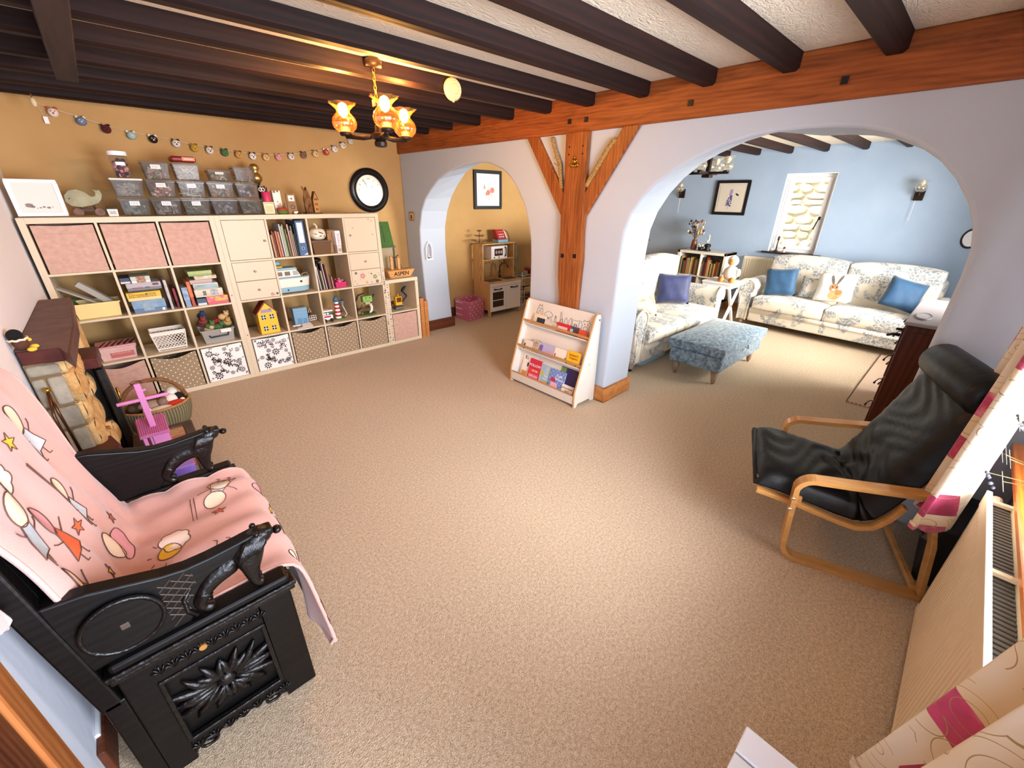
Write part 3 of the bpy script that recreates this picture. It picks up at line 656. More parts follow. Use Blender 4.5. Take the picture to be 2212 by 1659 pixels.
MB().tube([(cx,cy,z0+.232),(cx,cy,z0+.26),(cx-.012,cy-.005,z0+.275),(cx-.028,cy-.01,z0+.28)],[.012,.008,.007,.006],8).build('stalk',MATS['white ceramic'],t,True)
BAT=[(-1,.35),(-.6,.1),(-.35,.25),(-.15,.1),(-.1,.3),(0,.2),(.1,.3),(.15,.1),(.35,.25),(.6,.1),(1,.35),(.75,-.2),(.4,-.15),(.2,-.4),(0,-.25),(-.2,-.4),(-.4,-.15),(-.75,-.2)]
b=MB()
for ux,uz,s_,an in ((.008,.068,.026,-.4),(-.045,.06,.018,-.2),(.0,.04,.016,.3),(.038,.038,.012,.3),(.055,.058,.014,.5)):
    ca,sa=math.cos(an),math.sin(an); P_=[]
    for p in BAT:
        x_=ux+s_*(p[0]*ca-p[1]*sa); z_=uz+s_*(p[0]*sa+p[1]*ca); y_=-math.sqrt(max(.0765**2-x_*x_,.0001))*(1-.25*((z_-.05)/.05)**2)
        P_.append((cx+x_,cy+y_-.001,z0+.1305+z_))
    b.add(P_,[tuple(range(len(P_)))])
b.build('bat_cutout',pm('#4a3620'),t,solid=.003)
gbox('charades_box','white slim box with red and black sideways lettering beside the pumpkin',b_-.085,b_-.035,.02,.26,z0,z0+.215,M_whitep,pm('#d8cfc4'))
t=[o for o in bpy.data.objects if o.name.startswith('charades_box')][0]
text('CHEESE','lettering',.036,pm('#a8282e'),t,TF((b_-.058,.0185,z0+.13),roll=PI/2)); text('@','lettering',.036,M_black,t,TF((b_-.06,.0185,z0+.03),roll=PI/2))
gbox('card_box','small brown wooden box behind the pumpkin',a+.2,a+.245,.1,.2,z0,z0+.215,mat('kraft','#b08a5c',.7,c2='#7a5836',s=30),pm('#9a784e'))
# row 1 col 1: toy boat
a,b_,z0,z1=cr(1,1); M_bw=mat('boat white','#ece6d8',.35); M_bb=mat('boat blue','#8db4c4',.4)
t=thing('toy_boat','white and pale blue toy cabin boat on the shelf','toy boat',(a+.15,.12,z0))
def hull(za,zb,ka,kb):
    P_=[]
    for z_,k in ((za,ka),(zb,kb)):
        for q in range(17):
            u=-1+2*q/16; P_.append((a-.02+.30*k*(1 if abs(u)>.99 else (1-abs(u)**2.6*.42)) if True else 0,.12+.075*k*u,z_))
    return P_
def hl(name,za,zb,ka,kb,m):
    n=13; b=MB(); ring=lambda k,z_:[(a+.005,.12-.075*k,z_)]+[(a+.2+.105*k*math.cos(t_),.12+.075*k*math.sin(t_),z_) for t_ in [(-PI/2+PI*j/10) for j in range(11)]]+[(a+.005,.12+.075*k,z_)]
    A=ring(ka,za);B=ring(kb,zb); b.add(A+B,[tuple(range(n))[::-1],tuple(range(n,2*n))]+[(i,(i+1)%n,n+(i+1)%n,n+i) for i in range(n)]); return b.build(name,m,t,bev=.003)
hl('lower_hull',z0+.012,z0+.062,.82,.92,M_bb); hl('upper_hull',z0+.0622,z0+.145,.92,1.06,M_bw)
hl('deck_rim',z0+.1452,z0+.155,1.08,1.08,M_bb)
b=MB(); b.prism([(a+.01,z0+.155),(a+.225,z0+.155),(a+.19,z0+.225),(a+.01,z0+.225)],'y',.065,.175); b.build('cabin',M_bw,t,bev=.01)
b=MB(); b.prism([(a+.005,z0+.225),(a+.2,z0+.225),(a+.185,z0+.245),(a+.005,z0+.245)],'y',.058,.182); b.build('roof',M_bb,t,bev=.006)
M_win=pm('#7d6d5c',.2)
for xa,xb in ((a+.012,a+.055),(a+.075,a+.125)): MB().box(xa,xb,.0625,.066,z0+.172,z0+.21).build('window',M_win,t,bev=.004)
MB().add([(a+.15,.0635,z0+.172),(a+.205,.0635,z0+.172),(a+.19,.0635,z0+.212),(a+.15,.0635,z0+.212)],[(0,1,2,3)]).build('window',pm('#a9adb0',.2),t,solid=.003)
MB().tube([(a+.24,.09,z0+.155),(a+.235,.09,z0+.175),(a+.29,.11,z0+.18),(a+.3,.12,z0+.157)],.003,6).build('rail',pm('#c3a77c'),t)
for x,z in ((a+.075,z0+.037),): MB().ball((x,.045,z),.007).build('rivet',M_dark,t,True)
MB().cyl((a+.205,.038,z0+.11),(a+.205,.05,z0+.11),.011).build('porthole',pm('#4c4a40'),t,True)
t=thing('toy_helicopter','tiny pale blue and yellow toy vehicle on the boat cabin roof','toy',(a+.05,.12,z0+.245))
MB().box(a+.01,a+.075,.09,.15,z0+.2455,z0+.262).build('base',pm('#c9a43c'),t,bev=.004); MB().ball((a+.04,.12,z0+.285),.025,(1.2,.8,.8)).build('cabin',pm('#86b5c4'),t,True)
# row 1 col 2: magazines, pink punnet
a,b_,z0,z1=cr(2,1)
x=a+.012
for k,(c,h_) in enumerate((('#4a2c2c',.23),('#d8d2cc',.235),('#2a2224',.26),('#c9c49a',.19),('#3a2a2c',.25),('#d9b7bc',.26),('#4a1f24',.25),('#b98a5c',.23),('#6b4a4c',.14),('#c79a92',.12))):
    book(x,.03+.01*(k%3),z0+.001,.011,h_,.22,pm(c,.5),ORD[k]+' thin magazine from the left, leaning toward the pink punnet','magazines beside the pink punnet',-.07,cat='magazine'); x+=.0155
t=thing('black_bag','black bag slumped on top of the magazines','bag',(a+.07,.15,z0+.255)); MB().ball((a+.062,.17,z0+.285),.05,(1.15,1.4,.5)).build('pouch',mat('black nylon','#171516',.5),t,True)
t=tub('pink_punnet','bright pink plastic punnet on the magazine shelf','tub',a+.245,.11,z0,.115,.12,.055,mat('hot pink plastic','#cf2f6c',.35),.9,.004)
bits('pink and silver trinkets in the pink punnet',a+.2,a+.29,.06,.16,z0+.03,z0+.085,[pm('#d64a80'),pm('#e8a3bf'),pm('#c4c0c4'),pm('#a8285c')],30,6)
# row 2 col 0: yellow toy house
a,b_,z0,z1=cr(0,2); M_hy=mat('house yellow','#e9b92a',.45)
t=thing('toy_house','tall yellow toy house with four windows and a maroon roof','toy house',(a+.19,.13,z0)); hx0,hx1=a+.105,a+.275; zc=z0+.205
b=MB(); b.prism([(hx0,z0+.001),(hx1,z0+.001),(hx1-.004,zc),((hx0+hx1)/2,z0+.30),(hx0+.004,zc)],'y',.03,.15); b.build('walls',M_hy,t,bev=.004)
b=MB(); xm=(hx0+hx1)/2
b.hexa([(hx0-.012,.034,zc-.01),(hx0-.006,.034,zc-.016),(hx0-.006,.17,zc-.016),(hx0-.012,.17,zc-.01)],[(xm-.004,.034,z0+.312),(xm,.034,z0+.303),(xm,.17,z0+.303),(xm-.004,.17,z0+.312)])
b.hexa([(hx1+.006,.034,zc-.016),(hx1+.012,.034,zc-.01),(hx1+.012,.17,zc-.01),(hx1+.006,.17,zc-.016)],[(xm,.034,z0+.303),(xm+.004,.034,z0+.312),(xm+.004,.17,z0+.312),(xm,.17,z0+.303)]); b.build('roof',mat('maroon roof','#7c241f',.5),t)
for wx in (hx0+.048,hx1-.05):
    for wz in (z0+.055,z0+.165):
        w_=MB().box(wx-.018,wx+.018,.0275,.031,wz-.02,wz+.02).build('window',M_black,t)
        MB().box(wx-.021,wx+.021,.0262,.0275,wz-.0025,wz+.0025).box(wx-.0025,wx+.0025,.0262,.0275,wz-.022,wz+.022).build('window_bar',M_whitep,w_)
MB().prism([(xm-.045+.006*math.sin(k*2.1)+.09*(k/11 if k<12 else 1-(k-12)/11),z0+.222+(.016 if k<12 else -.012)+.004*math.sin(k*1.9)) for k in range(24)],'y',.0268,.0302).build('name_plaque',pm('#9a86b0'),t)
for wz in (z0+.06,z0+.15): MB().box(hx0-.0035,hx0-.0005,.07,.11,wz,wz+.035).build('window',pm('#c98a2a'),t)
# row 2 col 1: blue brick building
a,b_,z0,z1=cr(1,2); M_bk=mat('brick toy blue','#7ba6c4',.35)
t=thing('brick_toy_building','pale blue brick-built toy shop with a white ramp and shutters','toy building',(a+.15,.14,z0))
MB().box(a+.085,a+.22,.09,.19,z0+.025,z0+.19).build('walls',M_bk,t,bev=.003)
b=MB()
for i in range(6):
    for j in range(3): b.cyl((a+.096+i*.022,.108+j*.03,z0+.19),(a+.096+i*.022,.108+j*.03,z0+.197),.006,n=8)
b.build('studs',pm('#9a8468'),t)
b=MB()
for i in range(1,5): b.box(a+.087,a+.218,.0888,.0905,z0+.025+.033*i,z0+.0265+.033*i)
b.box(a+.11,a+.155,.0885,.0905,z0+.03,z0+.085); b.box(a+.165,a+.205,.0885,.0905,z0+.03,z0+.08); b.build('door',pm('#5f8cab',.4),t)
MB().box(a+.08,a+.2,.02,.088,z0+.0005,z0+.008).build('forecourt',pm('#c9c4bc'),t); MB().hexa([(a+.13,.012,z0+.002),(a+.23,.012,z0+.002),(a+.23,.06,z0+.002),(a+.13,.06,z0+.002)],[(a+.13,.016,z0+.008),(a+.23,.016,z0+.008),(a+.225,.075,z0+.032),(a+.135,.075,z0+.032)]).build('ramp',pm('#d9d2c8'),t)
MB().box(a+.045,a+.12,.035,.05,z0+.025,z0+.036).build('canopy',pm('#e6dfd4'),t)
b=MB()
for k in range(4): b.box(a+.223+.022*k,a+.226+.022*k,.07,.075,z0+.05,z0+.10)
for k in range(3): b.box(a+.223,a+.292,.07,.075,z0+.05+.023*k,z0+.0535+.023*k)
b.build('shutter',M_whitep,t)
b=MB(); b.tube([(a+.23,.1,z0+.13),(a+.25,.1,z0+.175),(a+.258,.1,z0+.13)],.004,6,closed=True); b.build('side_sign',pm('#e8d9c8'),t)
# row 2 col 2: camper van and lighthouse
a,b_,z0,z1=cr(2,2)
t=thing('toy_van','red, white and green toy camper van with round headlights','toy van',(a+.06,.1,z0))
MB().box(a+.005,a+.115,.07,.15,z0+.02,z0+.075).build('body',M_whitep,t,bev=.01); MB().box(a+.01,a+.112,.068,.15,z0+.075,z0+.11).build('cab',pm('#3f6a42'),t,bev=.008)
MB().box(a+.0,a+.118,.066,.152,z0+.11,z0+.127).build('roof',M_whitep,t,bev=.006); MB().box(a+.02,a+.09,.0675,.07,z0+.05,z0+.066).build('bumper',M_red,t)
for x in (a+.03,a+.06): MB().cyl((x,.062,z0+.092),(x,.07,z0+.092),.011).build('headlight',M_whitep,t); 
for x in (a+.022,a+.092): MB().cyl((x,.06,z0+.02),(x,.075,z0+.02),.0195).build('wheel',M_black,t)
MB().add([(a+.09,.1,z0+.127),(a+.118,.1,z0+.127),(a+.112,.1,z0+.155)],[(0,1,2)]).build('flag',M_red,t,solid=.004)
t=thing('toy_lighthouse','red and white striped toy lighthouse on a grassy base','toy lighthouse',(a+.2,.11,z0))
MB().lathe([(.06,0),(.055,.012),(.05,.016)],(a+.2,.12,z0+.0005),18).build('base',pm('#5d7a3a',.9),t)
cxl,cyl_=a+.185,.115
b=MB()
for k in range(9):
    b.k=k%2; r0=.032-.0012*k; r1=.032-.0012*(k+1); zz=z0+.016+k*.02
    n=12; b.add([(cxl+r*math.cos(2*PI*j/n+off),cyl_+r*math.sin(2*PI*j/n+off),z_) for r,z_,off in ((r0,zz,0),(r1,zz+.02,0)) for j in range(n)],[(j,(j+1)%n,n+(j+1)%n,n+j) for j in range(n)])
b.build('tower',[M_whitep,M_red],t,True)
MB().lathe([(.03,0),(.03,.025),(.012,.055),(.002,.06)],(cxl,cyl_,z0+.196),14).build('lantern_roof',pm('#3f6c8f'),t,True)
MB().box(cxl+.02,cxl+.085,cyl_-.02,cyl_+.03,z0+.19,z0+.2).build('balcony',pm('#4f5a5c'),t); MB().cyl((cxl+.06,cyl_,z0+.15),(cxl+.06,cyl_,z0+.19),.02).build('bracket',pm('#6b7070'),t)
MB().tube([(cxl+.06,cyl_,z0+.15),(cxl+.09,cyl_-.02,z0+.05),(cxl+.06,cyl_-.03,z0+.03)],.004,6).build('slide',M_whitep,t)
# row 2 col 3: green robot toy with tree
a,b_,z0,z1=cr(3,2)
t=thing('robot_toy','green block-headed toy with a black branching tree behind','toy',(a+.16,.12,z0))
MB().lathe([(.12,0),(.115,.01),(.1,.014)],(a+.155,.125,z0+.0005),20,1,.8).build('base',pm('#58703a',.9),t)
hd=MB().box(a+.115,a+.225,.07,.14,z0+.145,z0+.215).build('head',mat('toy green','#86b35a',.5),t,bev=.005)
MB().box(a+.14,a+.2,.078,.13,z0+.118,z0+.145).build('jaw',pm('#b8a58a'),t,bev=.004)
for x in (a+.15,a+.195): MB().box(x-.006,x+.006,.0685,.071,z0+.19,z0+.2).build('eye',M_black,hd)
MB().tube([(a+.14,.069,z0+.168),(a+.165,.0685,z0+.162),(a+.19,.069,z0+.166)],.002,5).build('mouth',pm('#44602e'),hd)
MB().tube([(a+.205,.1,z0+.12),(a+.215,.09,z0+.08),(a+.205,.08,z0+.045),(a+.175,.07,z0+.025)],[.017,.016,.014,.01],10).build('leg',pm('#e8e2d4'),t,True)
b=MB(); P0=(a+.06,.15,z0+.01)
for pts,r in (([P0,(a+.06,.15,z0+.1),(a+.05,.15,z0+.2),(a+.025,.15,z0+.245)],[.012,.011,.007,.004]),([(a+.055,.15,z0+.15),(a+.1,.15,z0+.22),(a+.17,.15,z0+.235)],[.008,.009,.006]),([(a+.057,.15,z0+.12),(a+.02,.14,z0+.16),(a+.008,.14,z0+.21)],[.007,.005,.003]),([(a+.06,.15,z0+.09),(a+.02,.14,z0+.09),(a+.005,.14,z0+.12)],[.008,.006,.003]),([(a+.06,.15,z0+.05),(a+.1,.13,z0+.07),(a+.12,.12,z0+.12)],[.008,.006,.004]),([(a+.22,.13,z0+.15),(a+.25,.13,z0+.175),(a+.275,.13,z0+.215)],[.007,.006,.009])): b.tube(pts,r,7)
b.build('tree',pm('#2c1f1c'),t,True)
MB().ball((a+.06,.09,z0+.035),.02).ball((a+.09,.075,z0+.03),.014).build('pebbles',pm('#8a6f5a'),t,True)
# small unit: digger, bear
a,b_,z0,z1=cs(0,0)
t=thing('toy_digger','yellow toy digger with a black bucket arm','toy digger',(a+.17,.1,z0))
MB().box(a+.1,a+.185,.07,.13,z0+.05,z0+.155).build('cab',mat('digger yellow','#dba41c',.5),t,bev=.008); MB().box(a+.113,a+.172,.0675,.071,z0+.09,z0+.145).build('window',pm('#5a3a22',.2),t)
MB().cyl((a+.15,.1,z0+.155),(a+.15,.1,z0+.18),.006).build('beacon',MATS['digger yellow'],t)
b=MB(); n=20; b.prism([(a+.145+.062*math.copysign(abs(math.cos(2*PI*k/n))**.5,math.cos(2*PI*k/n)),z0+.0225+.022*math.sin(2*PI*k/n)) for k in range(n)],'y',.06,.085); b.build('track',pm('#4a4a48',.8),t)
b=MB(); b.prism([(a+.145+.062*math.copysign(abs(math.cos(2*PI*k/n))**.5,math.cos(2*PI*k/n)),z0+.0225+.022*math.sin(2*PI*k/n)) for k in range(n)],'y',.12,.145); b.build('track',pm('#4a4a48',.8),t)
for k in range(5): MB().cyl((a+.097+.024*k,.055,z0+.022),(a+.097+.024*k,.06,z0+.022),.009,n=8).build('roller',pm('#83837c'),t)
b=MB(); b.tube([(a+.19,.1,z0+.075),(a+.265,.1,z0+.145)],.009,6); b.tube([(a+.265,.1,z0+.145),(a+.215,.1,z0+.2)],.008,6); b.build('boom',M_black,t)
b=MB(); b.prism([(a+.205,z0+.195),(a+.225,z0+.21),(a+.262,z0+.262),(a+.225,z0+.25),(a+.2,z0+.215)],'y',.085,.115); b.build('bucket',M_black,t)
t=thing('brown_bear_toy','small dark brown bear toy behind the digger','soft toy',(a+.06,.2,z0)); M_bbr=pm('#4a2c1c',.9)
MB().ball((a+.06,.2,z0+.06),.05,(1,.8,1.15)).build('body',M_bbr,t,True); MB().ball((a+.06,.19,z0+.145),.036).ball((a+.033,.19,z0+.178),.014).ball((a+.087,.19,z0+.178),.014).ball((a+.06,.16,z0+.138),.014).build('head',M_bbr,t,True)
MB().tube([(a+.02,.17,z0+.09),(a+.0,.15,z0+.05)],[.018,.014],8).tube([(a+.1,.17,z0+.09),(a+.118,.15,z0+.05)],[.018,.014],8).build('arm',M_bbr,t,True)
# on the small unit: named boat and green easel board
zt=HS; t=thing('wooden_boat','wooden toy boat lettered on its side on the small unit','toy boat',(2.81,.12,zt))
M_bwd=wood('boat wood','#b98046','#d8a468','x',5,.5,.05)
b=MB(); 
for (xa,xb,ya,yb,z_) in ((2.675,2.94,.06,.2,zt+.001),(2.64,3.0,.045,.215,zt+.09)): b.v+=[(xa,ya,z_),(xb,ya,z_),(xb,yb,z_),(xa,yb,z_)]
b.f=[(0,3,2,1),(4,5,6,7),(0,1,5,4),(1,2,6,5),(2,3,7,6),(3,0,4,7)]; b.i=[0]*6; b.build('hull',M_bwd,t,bev=.015,seg=3)
text('ASPEN','lettering',.066,M_black,t,TF((2.815,.0505,zt+.047),rx=.17),ex=.003)
for x,h_ in ((2.735,.15),(2.825,.13)): MB().box(x-.015,x+.015,.11,.135,zt+.09,zt+.09+h_).build('mast',M_bwd,t,bev=.004)
MB().tube([(2.72,.12,zt+.235),(2.79,.12,zt+.22),(2.83,.12,zt+.25)],.006,6).build('boom',pm('#5a3a22'),t)
t=thing('green_board','green painted board with a dark slot standing behind the boat','board',(2.74,.3,zt))
b=MB(); b.hexa([(2.66,.27,zt+.33),(2.87,.27,zt+.33),(2.87,.29,zt+.33),(2.66,.29,zt+.33)],[(2.65,.30,zt+.6),(2.84,.30,zt+.6),(2.84,.32,zt+.6),(2.65,.32,zt+.6)]); b.build('panel',mat('green felt','#3f6626',.8,c2='#375a22',s=20),t,bev=.003)
MB().hexa([(2.755,.2725,zt+.38),(2.765,.2725,zt+.38),(2.765,.28,zt+.38),(2.755,.28,zt+.38)],[(2.742,.2945,zt+.56),(2.75,.2945,zt+.56),(2.75,.3,zt+.56),(2.742,.3,zt+.56)]).build('slot',pm('#14240e'),t)
MB().box(2.65,2.885,.262,.3,zt+.318,zt+.332).build('ledge',pm('#2f4a1f'),t)
for x in (2.672,2.86): MB().box(x-.01,x+.01,.27,.29,zt,zt+.32).build('leg',pm('#3a3226'),t)
MB().box(2.682,2.85,.276,.284,zt+.02,zt+.318).build('back_panel',pm('#9a8a66'),t)
t=thing('grey_cap_toy','small dark peaked object beside the wooden boat mast','toy',(2.92,.14,zt)); MB().lathe([(.022,0),(.03,.02),(.02,.11),(.004,.14)],(2.905,.25,zt+.001),10).build('body',pm('#6a624c'),t,True); MB().ball((2.905,.25,zt+.15),.012).build('tip',pm('#4a4436'),t,True)
# planks beside small unit
for k,(x0,x1,h_,lab) in enumerate(((3.0,3.05,.50,'taller pine plank standing on end beside the small shelf unit'),(3.055,3.105,.46,'shorter pine plank standing on end next to the taller plank'))):
    t=thing('pine_plank',lab,'plank',((x0+x1)/2,.05,0),0,'pine planks by the arch'); MB().box(x0,x1,.0,.1,0,h_).build('board',M_pine,t,bev=.004); MB().box(x0+.002,x1-.002,.002,.098,h_,h_+.0015).build('end_grain',pm('#8a5226'),t)
# ================================================================ ON TOP OF THE SHELVES
zt=HL
t=thing('framed_drawing','white deep picture frame leaning in the left corner on the shelf','picture',(.15,.15,zt)); an=.28
def fr(par,c,w,h,t_,d,m,paper,X,rebate=.006,mount=None):
    b=MB(); b.X=X
    for r in ((-w/2,w/2,0,t_),(-w/2,w/2,h-t_,h),(-w/2,-w/2+t_,t_,h-t_),(w/2-t_,w/2,t_,h-t_)): b.box(r[0],r[1],-d,0,r[2],r[3])
    f=b.build('frame',m,par,bev=.003); q=MB(); q.X=X; q.box(-w/2+t_*.9,w/2-t_*.9,-d+rebate,-d+rebate+.003,t_*.9,h-t_*.9); p=q.build('print',paper,par)
    if mount: q=MB(); q.X=X; q.box(-w/2+t_+mount,w/2-t_-mount,-d+rebate-.002,-d+rebate,t_+mount,h-t_-mount); q.build('mount',M_paper,par)
    g=MB(); g.X=X; g.box(-w/2+t_*.95,w/2-t_*.95,-d+.002,-d+.003,t_*.95,h-t_*.95); g.build('glazing',M_pane,par); return f
X=Matrix.Translation((.135,.13,zt+.002))@rotm('X',-.12)
fr(t,0,.245,.235,.022,.04,M_whitep,pm('#e9e2da'),X)
b=MB(); b.X=X
for x,z,r in ((-.05,.07,.02),(-.035,.062,.012),(.0,.055,.006),(.018,.06,.008),(.04,.056,.01),(-.015,.052,.004),(.06,.06,.004)): b.prism([(x+r*math.cos(k*PI/6)*(1.2 if k%2 else .8),z+r*.7*math.sin(k*PI/6)) for k in range(12)],'y',-.0352,-.0342)
b.build('drawing',pm('#8a7a74'),t)
t=thing('wooden_whale','grey-green wooden whale on a dark wheeled base','ornament',(.36,.16,zt)); M_wh=mat('weathered green','#a3a184',.7,c2='#8f8c70',s=12)
W=[(.265,.10),(.27,.14),(.30,.175),(.345,.185),(.385,.165),(.41,.135),(.432,.138),(.44,.165),(.425,.185),(.45,.178),(.468,.182),(.475,.15),(.462,.115),(.44,.09),(.40,.075),(.34,.062),(.29,.07)]
MB().prism([(x,zt+z) for x,z in W],'y',.135,.175).build('body',M_wh,t,bev=.006)
MB().cyl((.292,.133,zt+.12),(.292,.136,zt+.12),.005,n=8).build('eye',M_black,t)
MB().box(.29,.46,.13,.18,zt+.036,zt+.05).build('axle_board',pm('#3a1f18'),t)
for x in (.315,.43):
    for y in (.118,.182): MB().cyl((x,y,zt+.029),(x,y+.012,zt+.029),.028).build('wheel',mat('burr wood','#4a2a1a',.5,c2='#7a5236',s=30),t)
for x in (.335,.41): MB().cyl((x,.155,zt+.045),(x,.155,zt+.075),.006,n=8).build('peg',pm('#3a1f18'),t)
t=tub('small_tub','small white tub with dark lid beside the whale','tub',.5,.12,zt,.06,.06,.05,M_whitep,.9,0,pm('#2c2420')); MB().box(.478,.522,.0895,.0915,zt+.012,zt+.04).build('label',pm('#c7c7b8'),t); scrib(t,.485,.515,.089,zt+.02,M_black,2,.01)
# stacked clear craft boxes
def cbox(x0,x1,y0,z0,h,label,lidm=None,cols=None,n=60,seed=0,kind='mix',lab=True,lt='',d=.15):
    cx=(x0+x1)/2; w_=x1-x0-.012
    t=tub('clear_craft_box',label,'storage box',cx,y0+d/2,z0,w_,d,h-.016,M_clear,.88,.003,lidm or M_clear,group='clear craft boxes stacked on the shelf')
    if lab:
        MB().box(cx-.03,cx+.03,y0+.004,y0+.0055,z0+h*.55,z0+h*.78).build('paper_label',M_whitep,t); 
        if lt: scrib(t,cx-.022,cx+.022,y0+.0034,z0+h*.62,pm('#b0584a'),2,.009)
    bits('craft pieces inside the '+label.replace('clear ','',1),x0+.025,x1-.025,y0+.022,y0+d-.02,z0+.006,z0+h*.8,cols or BITC,n,seed,kind)
    return t
g3='clear craft box in the bottom row, '
X3=[.548,.738,.935,1.133,1.338,1.532]
for k,(o_,cs_,kd,lt) in enumerate((('leftmost behind the small tub',['#5d6f62','#8d9c8e','#c27f4c','#4a4f4a'],'mix','Buttons'),('second from the left',['#7d7470','#8f8684','#6a6260','#a39a96'],'mix','Foam'),('in the middle',['#8d8878','#4f6a52','#c2b9a0','#6d6558'],'stick','Ribbon'),('second from the right',['#7a7480','#8a8078','#5b5560','#a39aa8'],'mix',''),('rightmost by the lidded carton',['#5f6a4a','#7d7468','#3f4a3a','#988c78'],'mix',''))):
    cbox(X3[k],X3[k+1],.10,zt+.0005,.135,g3+o_,None,[pm(c) for c in cs_],70,k,kd,k<3,lt)
g2='clear craft box in the middle row, '; z2=zt+.1365
for k,(o_,cs_,kd,lt,lm) in enumerate((('leftmost with grey contents',['#b3aca2','#a39b90','#8f877d'],'mix','',pm('#dcd6cc',.4)),('second from the left with pink pieces',['#b5837a','#d4a89e','#9c6258','#e0c7bc'],'mix','Felt',None),('third with white letters',['#e8e4dc','#c9c4b8','#7a5a44'],'stick','Letters',None),('fourth with orange card',['#b9855a','#6b7a5c','#4a3a3c','#c9b9a0'],'mix','Stamps',None),('rightmost with dark beads',['#4a3c44','#6b5560','#8d7a84','#2c242a','#b9a8b0'],'ball','',None))):
    cbox(X3[k]-.008 if k==0 else X3[k]+.004,X3[k+1]-.004,.10,z2,.128,g2+o_,lm,[pm(c) for c in cs_],75,10+k,kd,k in (1,2,3),lt)
z1_=z2+.1285
cbox(.75,.925,.10,z1_,.128,'clear craft box in the top row, left with green and white pieces',None,[pm(c) for c in ('#cfc8bc','#6f8a5e','#b9a08c','#9c5a50')],60,21,'mix',True,'Glue')
cbox(.94,1.12,.10,z1_,.128,'clear craft box in the top row with white cable loops under the red tin',None,[pm(c) for c in ('#d8d0b8','#c2a878','#e6e2d8','#5a4a3c')],60,22,'stick',False)
cbox(1.168,1.335,.10,z1_,.09,'clear craft box in the top row, low with a white label',None,[pm(c) for c in ('#7d8a68','#c9c0a8','#a88a6a')],50,23,'mix',True,'Card')
cbox(1.352,1.526,.10,z1_,.122,'clear craft box in the top row full of pencils and sticks',None,[pm(c) for c in ('#b5564d','#6b5a4c','#8d8478','#c9a878')],90,24,'stick',False)
z0=z1_+.1285; t=thing('red_tin','dark red rounded tin with a paper label on a clear box','tin',(1.03,.17,z0)); MB().box(.945,1.115,.10,.24,z0,z0+.04).build('tin_body',mat('dark red tin','#7c1e1c',.35),t,bev=.018,seg=4); MB().box(1.02,1.105,.098,.1,z0+.008,z0+.034).build('paper_label',pm('#e0785e'),t); text('Batteries','lettering',.016,M_whitep,t,TF((1.062,.0975,z0+.021)))
z0=z2+.1285; t=thing('pompom_jar','clear jar with white lid full of dark and pink pompoms','jar',(.637,.17,z0)); cx=.637
MB().lathe([(.045,.0005),(.054,.008),(.054,.135),(.046,.148)],(cx,.17,z0),22).build('jar_body',M_clear,t,True); MB().lathe([(.052,.149),(.058,.15),(.058,.178),(.05,.182)],(cx,.17,z0),22).build('lid',M_whitep,t,True,auto=True)
MB().grid(lambda u,v:(cx+.0552*math.sin(-.5+u),.17-.0552*math.cos(-.5+u),z0+.085+.022*v),8,1).build('paper_label',M_whitep,t,solid=.001)
rr=random.Random(5); b=MB()
for _ in range(90):
    b.k=rr.randrange(5); q=rr.uniform(0,.036); th=rr.uniform(0,6.28); b.ball((cx+q*math.cos(th),.17+q*math.sin(th),z0+rr.uniform(.016,.125)),rr.uniform(.011,.015),n=7,m=5)
o=b.build('pompoms',[pm(c,.95) for c in ('#2a1a1e','#6b2a3c','#d08a98','#4a2430','#c9a878')],None,True); o['kind']='stuff'; tag(o,'dark red and pink pompoms inside the white-lidded jar','pompoms')
# right part of shelf top
t=thing('gold_lantern','aged gold glass lantern behind the pencil box','lantern',(1.565,.27,zt+.22)); 
MB().lathe([(.03,0),(.034,.01),(.012,.03),(.012,.24),(.03,.255)],(1.57,.3,zt+.0005),14).build('stand',M_dark,t,True)
MB().lathe([(.018,.255),(.048,.285),(.05,.31),(.03,.34),(.022,.35),(.035,.37),(.04,.39),(.03,.41),(.012,.42)],(1.57,.3,zt),18,rip=lambda t_,z:.05*math.cos(6*t_)).build('globe',M_gold,t,True)
t=thing('pencil_cup','bright pink cup holding scissors and pens','cup',(1.585,.14,zt+.106)); 
MB().lathe([(.03,0),(.036,.08),(.033,.08),(.028,.003)],(1.582,.15,zt+.1065),18,cap=False).build('cup_body',mat('cerise','#d03a6a',.5),t,True)
for k,(dx,h_,c) in enumerate(((-.012,.075,'#2a2c3c'),(0,.085,'#1c1c20'),(.012,.06,'#3a3a44'),(.02,.09,'#c47a5c'))): MB().cyl((1.582+dx,.15,zt+.15),(1.582+dx*1.5,.155,zt+.186+h_*.6),.007,n=8).build('pen',pm(c),t)
b=MB()
for dx in (-.035,-.012): b.tube([(1.572+dx+.011*math.cos(k*PI/6),.118,zt+.205+.014*math.sin(k*PI/6)) for k in range(12)],.003,6,closed=True)
b.build('scissor_handles',M_whitep,t)
t=tub('carton','cream lidded carton under the pink cup','carton',1.578,.15,zt,.088,.08,.09,pm('#dcd3b0'),.96,0,pm('#cfc49c')); MB().box(1.55,1.606,.1095,.1115,zt+.02,zt+.07).build('label',pm('#bfc48c'),t)
t=gbox('pencil_box','tall white box with a painted drip edge beside the carton',1.637,1.705,.15,.2,zt,zt+.2,pm('#ece4d6'),pm('#e2d8c8'),[(.1,.4,.9,1.0,pm('#7a5a48')),(.55,.8,.93,1.0,pm('#7a5a48')),(.4,.55,.5,.56,pm('#b5847a'))],'box')
